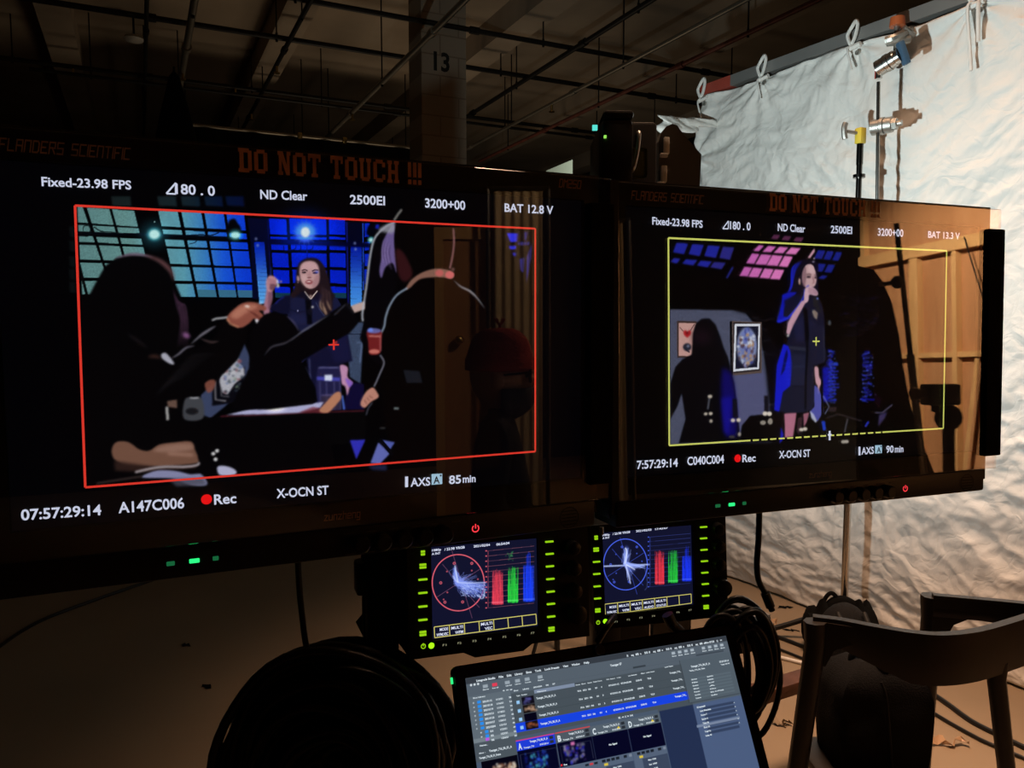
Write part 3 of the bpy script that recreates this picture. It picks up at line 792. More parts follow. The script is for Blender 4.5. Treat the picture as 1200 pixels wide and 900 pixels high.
def picture_stage_scene():
    p = Picture(PC, 780, 440, -HU, HU, -HV, HV, bg=(2, 2, 3))
    p.src(700, 200, 4.09)
    for (t, u, xs_) in ((345, 395, [(372, 432), (447, 507), (522, 584), (594, 652)]), (418, 440, [(360, 396), (416, 476), (487, 546), (551, 612)])):
        for i, (a, b) in enumerate(xs_):
            d = i * 9
            p.poly([(a + 8, t + d * .7), (b + 4, t + d * .7 + 4), (b - 16, u + d + 6), (a - 10, u + d - 4)], (34, 40, 158) if i < 3 else (44, 42, 132), 1, 2)
    p.line([(650, 462), (620, 515)], 10, (40, 44, 150), .8, 3)
    for i, (a, b) in enumerate([(838, 872), (888, 925), (945, 985)]): p.poly([(a + 8, 306 + 6 * i), (b + 6, 308 + 6 * i), (b - 8, 330 + 6 * i), (a - 6, 326 + 6 * i)], (110, 52, 92), .8, 2)
    rows = [(356, 384, [(762, 792), (806, 850), (860, 908), (916, 968)], 26), (396, 444, [(728, 770), (772, 828), (826, 882), (884, 930)], 26), (460, 504, [(694, 736), (736, 786), (790, 840), (840, 890)], 22)]
    for t, u, xs_, sk in rows:
        for i, (a, b) in enumerate(xs_):
            p.poly([(a + sk * .5, t + 4 * i), (b + sk * .3, t + 4 * i + 4), (b - sk * .7, u + 5 * i + 3), (a - sk * .6, u + 5 * i)], (206 + 9 * i, 104 + 8 * i, 186 + 4 * i), 1, 2, tex=.05)
    p.src(890, 280, 7.5)
    for t, u, xs_ in ((96, 178, [(505, 582), (586, 656), (664, 728)]), (214, 290, [(508, 586), (594, 666)]), (318, 354, [(540, 602)])):
        for i, (a, b) in enumerate(xs_): p.poly([(a + 10, t + 8 * i), (b, t + 8 * i + 6), (b - 34, u + 8 * i), (a - 26, u + 8 * i - 6)], (26, 36, 142), .95, 3, tex=.08)
    p.line([(860, 150), (900, 150)], 6, (60, 50, 30), .5, 3)
    # grey wall with two framed pictures and a shadow
    p.src(775, 355, 5.29)
    p.poly([(52, 40), (440, 44), (520, 60), (600, 160), (640, 330), (690, 640), (690, 860), (54, 880)], (80, 84, 106), 1, 5, tex=.10)
    p.poly([(430, 40), (560, 40), (740, 300), (740, 860), (680, 860), (660, 560), (640, 330), (600, 110), (540, 70)], (6, 6, 10), 1, 10)
    for k in range(22):
        x, y = 60 + rng.rand() * 560, 60 + rng.rand() * 760
        p.line([(x, y), (x + 60, y + 8 * rng.randn()), (x + 120, y + 10 * rng.randn())], 5, (112, 118, 146) if k % 2 else (50, 54, 74), .5, 3)
    p.poly([(450, 440), (640, 420), (690, 860), (470, 860)], (96, 96, 150), .45, 14)
    p.poly([(97, 110), (220, 114), (220, 340), (98, 340)], (66, 50, 48)); p.poly([(108, 124), (216, 126), (214, 330), (108, 328)], (204, 158, 150))
    p.poly([(136, 176), (150, 168), (161, 180), (176, 166), (186, 180), (180, 200), (160, 216), (140, 198)], (176, 34, 40), 1, 2); p.line([(114, 150), (136, 176)], 5, (90, 60, 60)); p.line([(206, 130), (180, 172)], 5, (90, 60, 60)); p.ell((160, 186), 8, 10, (90, 14, 20), .7, 3)
    p.ell((160, 274), 26, 24, (36, 36, 50), 1, 3); p.ell((166, 268), 10, 9, (120, 124, 150), .9, 2); p.line([(150, 290), (176, 306)], 8, (36, 36, 50))
    p.poly([(424, 116), (440, 112), (444, 448), (428, 440)], (4, 4, 6)); p.poly([(438, 112), (622, 120), (622, 434), (444, 450)], (92, 78, 74)); p.poly([(446, 120), (614, 126), (612, 420), (448, 436)], (40, 32, 34))
    p.poly([(455, 130), (613, 130), (606, 410), (446, 426)], (226, 230, 240)); p.poly([(467, 144), (602, 144), (596, 398), (458, 410)], (22, 24, 44))
    p.ell((530, 270), 62, 118, (150, 164, 200), .95, 6); p.ell((532, 260), 50, 100, (110, 122, 180), .8, 8)
    for k in range(90):
        a, r = rng.rand() * 6.28, rng.rand() ** .6
        p.ell((530 + 56 * r * math.cos(a), 280 + 115 * r * math.sin(a)), 4 + 8 * rng.rand(), 4 + 12 * rng.rand(), [(60, 70, 150), (190, 150, 110), (220, 226, 240), (90, 60, 60), (120, 134, 200)][k % 5], .8, 3)
    p.poly([(150, 340), (188, 320), (196, 190), (212, 130), (250, 98), (300, 96), (336, 134), (366, 210), (384, 270), (414, 340), (432, 420), (452, 500), (470, 640), (490, 860), (108, 870), (150, 720), (126, 560), (100, 640), (56, 720), (56, 500), (86, 400), (130, 350)], (8, 7, 11), 1, 4)
    p.ell((250, 210), 60, 50, (30, 14, 24), .7, 20)
    p.poly([(380, 400), (432, 430), (452, 510), (468, 640), (470, 830), (400, 830), (376, 660), (370, 500)], (18, 12, 112), .85, 14)
    p.poly([(370, 590), (440, 580), (430, 700), (420, 820), (385, 800)], (24, 20, 160), .7, 10)
    p.poly([(500, 760), (550, 700), (640, 690), (700, 680), (760, 700), (760, 860), (480, 866)], (6, 5, 7), 1, 5)
    for x, y, h in ((455, 640, 70), (650, 620, 60)): p.line([(x, y - 45), (x + 2, y + h)], 26, (16, 15, 22), .95, 5)
    p.line([(298, 590), (288, 660)], 12, (96, 98, 110), .8, 3)
    for x, y, rx, ry, c_ in ((302, 580, 15, 11, 210), (275, 688, 12, 9, 220), (306, 686, 13, 10, 220), (308, 732, 11, 11, 190), (444, 728, 14, 12, 225), (478, 726, 14, 12, 230), (484, 814, 11, 13, 170), (642, 686, 13, 12, 235), (672, 688, 13, 12, 240), (630, 742, 18, 12, 170), (676, 734, 14, 20, 170), (438, 830, 20, 8, 70)):
        p.ell((x, y), rx, ry, (c_, c_ * .94, c_ * .86), .95, 4)
    # wall of bottles
    p.src(960, 280, 5.62)
    for k in range(46):
        x = 130 + rng.rand() * 230; y = 380 + rng.rand() * 260
        p.line([(x, y), (x + 20 + 40 * rng.rand(), y + 2)], 4, (24, 22, 84) if k % 2 else (30, 26, 50), .6, 3)
    for (x0, y0, w_, n_, dx) in ((45, 730, 70, 12, -6), (278, 745, 95, 12, -2)):
        for k in range(n_):
            y = y0 + 28 * k
            x = x0 + dx * .3 * k
            p.line([(x + w_ * .5 * rng.rand(), y), (x + w_ * (.5 + .5 * rng.rand()), y - 12 + 20 * rng.rand())], 5 + 9 * rng.rand(), (20, 24, 150 + 80 * rng.rand()), .5 + .4 * rng.rand(), 4)
            p.line([(x + 10, y + 14), (x + w_ * (.4 + .5 * rng.rand()), y + 10)], 7, (60, 80, 230), .8, 3)
            p.line([(x + w_ * rng.rand() * .8, y + 4), (x + w_ * rng.rand() * .8, y + 24)], 6, (40, 56, 220), .8, 3); p.ell((x + w_ * rng.rand(), y + 12 * rng.rand()), 5, 4, (120, 140, 255), .8, 2)
    p.src(890, 390, 6.92)
    p.poly([(510, 280), (560, 270), (560, 560), (515, 560)], (16, 22, 190), .8, 8)
    for k in range(13):
        y = 240 + 26 * k
        p.line([(555 + 8 * rng.rand(), y), (600 + 50 * rng.rand(), y - 6)], 11, (30, 50, 226), .85, 4); p.line([(570, y + 12), (590 + 50 * rng.rand(), y + 16)], 6, (90, 120, 250), .7, 3)
        p.line([(600 + 20 * rng.rand(), y), (606, y + 22)], 6, (50, 66, 210), .7, 3)
    p.ell((618, 250), 22, 12, (50, 80, 220), .8, 4)
    # person in the shirt dress with a drink
    p.src(890, 280, 7.5)
    p.poly([(150, 720), (190, 560), (250, 480), (330, 440), (460, 470), (540, 560), (570, 700), (575, 900), (560, 1080), (240, 1080), (250, 850), (230, 720)], (22, 23, 44), 1, 4, True)
    p.poly([(440, 185), (510, 210), (515, 330), (505, 500), (360, 500), (260, 480), (262, 420), (290, 280), (330, 200), (390, 178)], (16, 12, 28), 1, 4, True)
    for k in range(7): p.line(spline([(372 - 8 * k, 190 + 4 * k), (320 - 6 * k, 270), (292 - 2 * k, 360 + 10 * k), (268 - 4 * k, 470)], closed=False), 12, [(18, 26, 200), (8, 8, 60), (40, 60, 236)][k % 3], .9, 4, taper=True)
    p.poly([(402, 230), (440, 218), (476, 236), (494, 296), (501, 345), (498, 388), (480, 420), (440, 432), (402, 424), (378, 372), (371, 312), (382, 262)], (206, 168, 170), 1, 2, True)
    p.poly([(371, 262), (404, 240), (412, 330), (396, 420), (372, 372)], (124, 90, 100), .7, 6, True)
    p.poly([(440, 226), (472, 240), (486, 290), (460, 300), (430, 280)], (226, 190, 192), .7, 5, True)
    p.line(spline([(352, 470), (356, 380), (366, 290), (396, 226), (440, 206), (482, 226), (500, 270)], closed=False), 22, (14, 10, 24), 1, 3)
    p.ell((432, 334), 20, 9, (34, 20, 30), 1, 2); p.line([(412, 314), (436, 308), (456, 318)], 8, (70, 44, 50), 1, 2); p.ell((492, 340), 10, 8, (34, 20, 30), 1, 2); p.line([(480, 316), (500, 320)], 7, (70, 44, 50), 1, 2)
    p.line([(468, 330), (480, 384), (462, 390)], 8, (140, 94, 100), .9, 2); p.ell((352, 372), 10, 26, (196, 160, 160), 1, 3); p.ell((354, 395), 6, 8, (220, 190, 110), .9, 2)
    p.poly([(195, 560), (200, 490), (260, 466), (330, 470), (300, 500), (250, 540), (215, 620), (210, 680), (250, 690), (380, 540), (400, 450), (390, 560), (270, 700), (180, 740), (150, 730), (176, 640)], (18, 26, 190), .95, 5)
    p.poly([(215, 540), (300, 500), (360, 500), (300, 600), (230, 660)], (18, 18, 44), .9, 8)
    p.line(spline([(160, 728), (250, 690), (330, 600), (390, 500), (395, 440)], closed=False), 10, (40, 64, 240), .9, 3)
    p.poly([(235, 830), (248, 740), (290, 660), (370, 545), (430, 530), (400, 570), (340, 680), (290, 780), (262, 845)], (206, 160, 176), 1, 4)
    p.poly([(392, 540), (400, 440), (430, 420), (470, 425), (505, 455), (515, 490), (490, 500), (440, 490), (430, 540), (410, 560)], (218, 178, 190), 1, 4, True)
    for k in range(3): p.line([(430, 436 + 16 * k), (470, 444 + 16 * k), (508, 468 + 10 * k)], 7, (134, 90, 110), .8, 3)
    p.line([(410, 422), (436, 408)], 9, (60, 70, 220), .9, 3); p.poly([(470, 505), (520, 520), (520, 590), (548, 650), (520, 640), (470, 580)], (34, 32, 36), 1, 5)
    p.ell((510, 524), 10, 8, (130, 150, 250), .9, 3); p.ell((480, 172), 8, 8, (220, 200, 210), .9, 2); p.ell((474, 200), 12, 6, (200, 190, 210), .9, 3)
    p.poly([(422, 168), (446, 168), (488, 110), (482, 82), (460, 110)], (226, 170, 190), .95, 3)
    p.poly([(480, 620), (515, 650), (505, 710), (480, 690), (462, 640)], (150, 130, 116), .9, 5); p.line([(462, 620), (500, 700)], 5, (150, 150, 150), .7, 2)
    p.poly([(385, 600), (420, 620), (440, 900), (400, 900)], (5, 5, 9), 1, 4); p.poly([(300, 760), (385, 660), (400, 900), (320, 900)], (32, 33, 66), .8, 12); p.poly([(440, 700), (500, 760), (510, 900), (450, 900)], (34, 35, 66), .8, 12)
    p.ell((250, 850), 12, 10, (220, 220, 210), .9, 3); p.line([(550, 760), (560, 890)], 8, (52, 52, 70), .7, 4)
    p.ell((616, 738), 14, 24, (110, 118, 130), .6, 6); p.line([(660, 504), (780, 506)], 5, (40, 40, 44), .6, 2)
    p.src(890, 390, 6.92)
    p.poly([(196, 92), (260, 120), (380, 135), (440, 150), (442, 560), (430, 620), (345, 650), (210, 650), (124, 630), (140, 300)], (24, 26, 46), 1, 3)
    p.poly([(195, 90), (235, 108), (250, 150), (270, 260), (250, 430), (190, 480), (160, 640), (120, 628), (140, 260)], (22, 30, 216), .95, 6)
    p.poly([(205, 180), (225, 130), (230, 180), (205, 300), (172, 350)], (10, 12, 60), .85, 6)
    for k in range(6): p.line([(190 + 6 * k, 250 + 32 * k), (262, 240 + 34 * k)], 6, (60, 80, 236), .5, 3)
    p.poly([(258, 170), (378, 180), (372, 430), (258, 425)], (32, 35, 60), .85, 8); p.line([(262, 432), (370, 436)], 6, (10, 11, 22), .8, 3); p.line([(268, 280), (370, 270)], 10, (50, 54, 82), .6, 4)
    p.poly([(240, 105), (376, 120), (376, 148), (244, 134)], (44, 46, 62), .9, 4); p.line([(382, 0), (388, 140), (376, 360), (372, 620)], 16, (5, 5, 10), .9, 4)
    p.poly([(420, -60), (520, -60), (528, 240), (440, 270), (400, 60)], (26, 27, 50), 1, 4); p.line([(518, -40), (526, 240)], 8, (50, 50, 66), .7, 3)
    p.poly([(446, 282), (476, 282), (484, 350), (502, 400), (486, 450), (488, 490), (470, 490), (470, 430), (455, 400)], (214, 164, 176), 1, 3, True)
    p.poly([(444, 420), (470, 440), (500, 500), (520, 640), (470, 720), (408, 640), (444, 600)], (92, 96, 190), .9, 6); p.poly([(408, 630), (440, 660), (468, 716), (455, 730), (420, 690)], (200, 205, 230), .9, 4)
    p.line([(506, 380), (510, 720)], 16, (4, 4, 8)); p.line([(516, 510), (565, 600), (530, 660)], 8, (140, 146, 190), .9, 3); p.line([(512, 715), (530, 790)], 24, (34, 74, 210), .85, 5)
    p.poly([(200, 655), (300, 648), (292, 720), (272, 845), (205, 850), (206, 760)], (186, 116, 140), 1, 4); p.poly([(355, 655), (405, 645), (385, 720), (360, 770)], (168, 104, 124), .95, 4); p.poly([(310, 690), (350, 680), (345, 760), (320, 830), (300, 800)], (60, 36, 46), .9, 6)
    p.poly([(172, 760), (196, 820), (190, 870), (160, 900), (170, 830)], (24, 30, 190), .9, 6)
    p.line([(545, 690), (640, 660), (830, 715)], 12, (56, 46, 52), .8, 5); p.line([(715, 695), (690, 810)], 16, (78, 76, 84), .8, 4); p.poly([(560, 600), (630, 600), (620, 640), (560, 640)], (60, 44, 50), .7, 6)
    for x, y, c_ in ((48, 656, 230), (78, 656, 230), (30, 730, 150), (84, 722, 150), (340, 786, 235), (370, 780, 235), (680, 884, 180), (706, 882, 190)): p.ell((x, y), 19, 15, (c_, c_ * .95, c_ * .88), .95, 5)
    p.line([(340, 800), (330, 830)], 30, (30, 26, 32), .7, 6)
    p.src(960, 420, 5)
    p.line([(30, 370), (28, 420)], 14, (30, 60, 200), .8, 4); p.line([(325, 318), (370, 318), (430, 270)], 7, (110, 104, 140), .8, 3); p.poly([(350, 330), (400, 310), (385, 350), (345, 400)], (70, 60, 110), .8, 6)
    p.line([(270, 400), (290, 370)], 12, (40, 60, 220), .85, 4); p.poly([(320, 200), (370, 240), (340, 300)], (40, 10, 30), .5, 10); p.ell((330, 212), 5, 4, (90, 70, 120), .8, 2)
    return p
# ------------------------------------------------------------------ shared materials
M_BLACK = mat('black_plastic', (0.012, 0.011, 0.011, 1), 0.45, spec=0.35, bump=0.05, bscale=300)
M_SATIN = mat('black_satin_metal', (0.010, 0.010, 0.010, 1), 0.35, spec=0.4, var=0.2)
M_RUBBER = mat('black_rubber', (0.008, 0.008, 0.008, 1), 0.6, spec=0.25, var=0.2, vscale=30)
M_CABLE = mat('black_cable_jacket', (0.009, 0.009, 0.010, 1), 0.38, spec=0.45, var=0.15, vscale=50)
M_TAPE = mat('black_gaffer_tape', (0.006, 0.006, 0.006, 1), 0.9, spec=0.1, bump=0.3, bscale=400)
M_LETTER = mat('faded_orange_lettering', (0.62, 0.27, 0.13, 1), 0.6, spec=0.2, var=0.2, vscale=60)
M_MAKER = mat('bronze_lettering', (0.75, 0.40, 0.22, 1), 0.6, spec=0.2, var=0.2, vscale=60)
M_MODEL = mat('copper_lettering', (0.8, 0.36, 0.15, 1), 0.6, spec=0.2, var=0.2, vscale=60)
M_CHROME = mat('brushed_chrome', (0.62, 0.61, 0.58, 1), 0.25, metal=1.0, var=0.08, vscale=60)
M_STEEL = mat('cast_aluminium', (0.42, 0.41, 0.38, 1), 0.42, metal=0.9, bump=0.15, bscale=200)
M_WHITE_TXT = emat('overlay_white', 226, 232, 255)
M_RED_L = emat('guide_red', 244, 62, 48)
M_REDOR_L = emat('record_red', 255, 20, 24)
M_YEL_L = emat('guide_yellow', 222, 226, 112)
M_LIGHTBOX = emat('overlay_pale_blue', 176, 214, 236)
M_DARKTXT = mat('overlay_dark', (0.01, 0.015, 0.03, 1), 0.5)
M_GREEN_LED = emat('led_green', 40, 235, 120, 1.4)
M_GREEN_DIM = emat('led_green_dim', 20, 95, 55)
M_RED_LED = emat('led_red', 255, 60, 70, 1.2)
M_CLEAR = clear_mat('clear_acrylic', 3.5, 0.012)
M_BUTTON = emat('backlit_button_green', 150, 210, 20)
M_BUTTON_HOT = emat('power_lamp_green', 150, 255, 20, 1.6)

def ptext(mb, panel, body, p0, p1, cap, y, mi=0, bold=0.02, shear=0.0):
    x0, z0 = panel.loc(*p0); x1, z1 = panel.loc(*p1)
    h = panel.loc(p0[0], p0[1] - cap)[1] - z0
    put_text(mb, body, x0, z0, x1, z1, h, y, mi, bold, shear)

def bar(mb, x0, z0, x1, z1, w, y, mi=0):      # a flat stroke on a display face
    d = Vector((x1 - x0, z1 - z0)).normalized(); q = Vector((-d.y, d.x)) * w / 2
    mb.add([(x0 + q.x, y, z0 + q.y), (x0 - q.x, y, z0 - q.y), (x1 - q.x, y, z1 - q.y), (x1 + q.x, y, z1 + q.y)], [(0, 1, 2, 3)], mi)

def disc(mb, x, z, r, y, mi=0, n=20, r_in=0.0, a0=0, a1=2 * math.pi):
    if r_in == 0:
        mb.add([(x + r * math.cos(2 * math.pi * k / n), y, z + r * math.sin(2 * math.pi * k / n)) for k in range(n)], [tuple(range(n))], mi)
    else:
        vs, fs = [], []
        for k in range(n + 1):
            a = a0 + (a1 - a0) * k / n
            vs += [(x + r * math.cos(a), y, z + r * math.sin(a)), (x + r_in * math.cos(a), y, z + r_in * math.sin(a))]
        for k in range(n): fs.append((2 * k, 2 * k + 2, 2 * k + 3, 2 * k + 1))
        mb.add(vs, fs, mi)

# ------------------------------------------------------------------ the two big monitors
def make_monitor(panel, label, pic, texts, guide, special):
    f = FWID
    t = thing('video_monitor', label, 'monitor', panel.M, 'large video monitors')
    # housing: rear shell, bezel ring and the raised chin
    b = MB()
    b.box(-.677 * f, .677 * f, .004, .058, -.47 * f, .42 * f, .006)
    b.frame(-.677 * f, .677 * f, -.45 * f, .42 * f, -HU - .001, HU + .001, -HV - .001, HV + .001, -.0035, .004)
    b.box(-.30 * f, .30 * f, .058, .095, -.30 * f, .25 * f, .012)
    for k in range(14): b.box(-.24 * f + k * .016, -.24 * f + k * .016 + .006, .095, .097, -.1 * f, .15 * f)
    b.build('housing', M_BLACK, t, 40)
    b = MB()
    b.box(-.669 * f, .669 * f, -.006, .05, -.487 * f, -.416 * f, .004)
    b.build('control_panel', M_BLACK, t, 40)
    s = pic.build('screen', t, 0.0)
    texts(s)
    b = MB(); guide(b)
    b.build('frame_guide', [M_RED_L, M_YEL_L, M_WHITE_TXT], s)
    b = MB()
    b.box(-.662 * f, .703 * f, -.0115, -.0085, -.413 * f, .412 * f, .0008, 1)
    b.build('clear_cover', M_CLEAR, t)['label'] = 'clear acrylic cover sheet'
    b = MB(); put_slab(b, 'DO NOT TOUCH !!!', -.195 * f, .2 * f, .361 * f, .049 * f, -.0119)
    b.build('warning_lettering', M_LETTER, t)
    b = MB(); put_tech(b, 'FLANDERS SCIENTIFIC', -.617 * f, -.399 * f, .373 * f, .021 * f, -.0039)
    b.build('maker_lettering', M_MAKER, t)
    b = MB(); put_tech(b, 'zunzheng', -.033 * f, .048 * f, -.397 * f, .017 * f, -.0039, 0.8, 0.1)
    b.build('maker_lettering', M_MAKER, t)
    b = MB(); b.box(.637 * f, .708 * f, -.0165, .02, -.371 * f, .348 * f, .002)
    b.build('edge_strip', M_TAPE, t)
    # buttons and lamps on the chin
    for u, m, w in ((-.352, M_GREEN_DIM, .016), (-.306, M_GREEN_LED, .02), (-.264, M_GREEN_DIM, .012)):
        b = MB(); b.box((u - w / 2) * f, (u + w / 2) * f, -.0072, -.005, -.4565 * f, -.4475 * f, .0005, 1)
        b.build('indicator_light', m, t)
    for k in range(5):
        u = .045 + .05 * k
        b = MB()
        b.cyl((u * f, -.006, -.455 * f), (u * f, -.018, -.455 * f), .0085, 20)
        b.cyl((u * f, -.018, -.455 * f), (u * f, -.020, -.455 * f), .0085, 20, .0065)
        b.build('control_knob', M_SATIN, t, 40)
    b = MB()
    for k in range(6):
        u = .01 + .052 * k
        b.box(u * f, (u + .022) * f, -.0066, -.0058, -.4335 * f, -.4305 * f); b.box(u * f, (u + .022) * f, -.0066, -.0058, -.481 * f, -.478 * f)
    b.build('printed_marks', mat('grey_marks', (.05, .04, .035, 1), .6), t)
    b = MB()
    disc(b, .3305 * f, -.4545 * f, .0042, -.0064, 0, 20, .003, math.radians(125), math.radians(415))
    bar(b, .3305 * f, -.4545 * f, .3305 * f, -.4435 * f, .0012, -.0065)
    b.build('power_button', M_RED_LED, t)
    b = MB()
    for k in range(5): bar(b, .568 * f, -.473 * f + k * .0038, .612 * f, -.473 * f + k * .0038, .0012, -.0063)
    disc(b, .59 * f, -.455 * f, .012, -.0064, 0, 28, .0110)
    b.build('speaker_grille', M_RUBBER, t)
    special(t)
    return t

def texts_left(par):
    y = -.0008
    def T(s, p0, p1, c=11):
        b = MB(); ptext(b, PA, s, p0, p1, c, y); b.build('overlay_text', M_WHITE_TXT, par)
    T('Fixed-23.98 FPS', (49, 218), (154, 222)); T('180 . 0', (206, 227), (252, 229.5), 12)
    T('ND Clear', (305, 233), (360, 235)); T('2500EI', (410, 239), (451, 240.5)); T('3200+00', (498, 243), (545, 246)); T('BAT 12.8 V', (591, 248), (648, 251), 10)
    T('07:57:29:14', (25, 609.5), (119, 603), 13); T('A147C006', (139, 601), (216, 595), 13); T('Rec', (251, 591), (277, 589), 12)
    T('X-OCN ST', (324, 583.5), (385, 579), 11); T('AXS', (481, 570), (504, 568.5), 10); T('85', (526, 567), (540, 566), 10); T('min', (542, 565.5), (557, 564.5), 9)
    b = MB()
    tri = [PA.loc(*q) for q in ((195, 227), (206, 227.5), (206, 214.5))]
    for i in range(3): bar(b, *tri[i], *tri[(i + 1) % 3], .0014, y)
    b.build('shutter_symbol', M_WHITE_TXT, par)
    b = MB()
    disc(b, *PA.loc(242, 585), .0047, y)
    b.build('record_dot', M_REDOR_L, par)
    b = MB()
    q = [PA.loc(*k) for k in ((474.5, 558.5), (478, 558.2), (478, 570.5), (474.5, 571))]
    b.add([(x, y, z) for x, z in q], [(0, 1, 2, 3)])
    b.build('level_bar', M_WHITE_TXT, par)
    b = MB()
    q = [PA.loc(*k) for k in ((505.5, 555.5), (518, 554.8), (518, 567), (505.5, 568))]
    b.add([(x, y, z) for x, z in q], [(0, 1, 2, 3)], 0)
    ptext(b, PA, 'A', (507.5, 566.5), (515, 566), 8.5, y - .0004, 1); disc(b, *PA.loc(516, 557), .001, y - .0004, 1)
    b.build('slot_symbol', [M_LIGHTBOX, M_DARKTXT], par)

def texts_right(par):
    y = -.0008
    def T(s, p0, p1, c=9):
        b = MB(); ptext(b, PC, s, p0, p1, c, y); b.build('overlay_text', M_WHITE_TXT, par)
    T('Fixed-23.98 FPS', (764, 263), (823, 267)); T('180 . 0', (855, 268.5), (879, 270), 9.5); T('ND Clear', (911, 270.5), (943, 272.5)); T('2500EI', (973, 273), (998, 274.3))
    T('3200+00', (1028, 276), (1058, 277.5)); T('BAT 13.3 V', (1087, 278.5), (1124, 280.5), 8)
    T('7:57:29:14', (746, 549.5), (794, 546.5), 10); T('C040C004', (805, 545), (848, 542.5), 10); T('Rec', (869.5, 541.5), (885, 540.5), 9)
    T('X-OCN ST', (912.5, 537), (949, 535), 9); T('AXS', (1009, 532.5), (1023.5, 531.5), 8.5); T('90', (1038, 530.5), (1046.5, 530), 8.5); T('min', (1048, 530), (1058, 529.5), 8)
    b = MB()
    tri = [PC.loc(*q) for q in ((846.5, 268), (853, 268.3), (853.2, 259))]
    for i in range(3): bar(b, *tri[i], *tri[(i + 1) % 3], .0013, y)
    b.build('shutter_symbol', M_WHITE_TXT, par)
    b = MB()
    disc(b, *PC.loc(864, 537), .0047, y)
    b.build('record_dot', M_REDOR_L, par)
    b = MB()
    q = [PC.loc(*k) for k in ((1005.5, 523.5), (1007.8, 523.3), (1007.8, 533.4), (1005.5, 533.7))]
    b.add([(x, y, z) for x, z in q], [(0, 1, 2, 3)])
    b.build('level_bar', M_WHITE_TXT, par)
    b = MB()
    q = [PC.loc(*k) for k in ((1025, 521.8), (1033, 521.4), (1033, 530.8), (1025, 531.4))]
    b.add([(x, y, z) for x, z in q], [(0, 1, 2, 3)], 0)
    ptext(b, PC, 'A', (1026.5, 530.3), (1031.5, 530), 6.5, y - .0004, 1); disc(b, *PC.loc(1031.8, 523), .001, y - .0004, 1)
    b.build('slot_symbol', [M_LIGHTBOX, M_DARKTXT], par)

def guide_left(b):
    y = -.0006
    q = [PA.loc(*k) for k in ((88, 241), (627, 268), (627, 529), (100, 571))]
    for i in range(4): bar(b, *q[i], *q[(i + 1) % 4], .0019, y)
    x, z = PA.loc(391, 404)
    bar(b, x - .005, z, x + .005, z, .0016, y); bar(b, x, z - .005, x, z + .005, .0016, y)

def guide_right(b):
    y = -.0006
    q = [PC.loc(*k) for k in ((783, 279), (1109, 294), (1105, 502), (784, 522))]
    for i in (0, 1, 3): bar(b, *q[i], *q[(i + 1) % 4], .0021, y, 1)
    (x0, z0), (x1, z1) = q[3], q[2]
    at_ = lambda t: (x0 + (x1 - x0) * t, z0 + (z1 - z0) * t)
    bar(b, *at_(0), *at_(.265), .0019, y, 1); bar(b, *at_(.75), *at_(1), .0019, y, 1)
    for k in range(16):
        a = .27 + k * .03
        bar(b, *at_(a + .003), *at_(a + .024), .0019, y, 1)
    x, z = at_(.547); bar(b, x, z - .006, x, z + .006, .003, y - .0002, 2); bar(b, x - .003, z + .001, x + .003, z + .001, .002, y - .0002, 2)
    x, z = PC.loc(956, 400)
    bar(b, x - .0055, z, x + .0055, z, .0018, y, 1); bar(b, x, z - .0055, x, z + .0055, .0018, y, 1)

def special_left(t):
    f = FWID
    b = MB(); put_tech(b, 'DM250', .563 * f, .623 * f, .385 * f, .019 * f, -.0039)
    b.build('model_lettering', M_MODEL, t)

mon_left = make_monitor(PA, 'large black left monitor, red frame guide and people around a bar table on screen', picture_bar_scene(), texts_left, guide_left, special_left)
mon_right = make_monitor(PC, 'large black video monitor at right, yellow frame guide and a standing drinker on screen', picture_stage_scene(), texts_right, guide_right, lambda t: None)

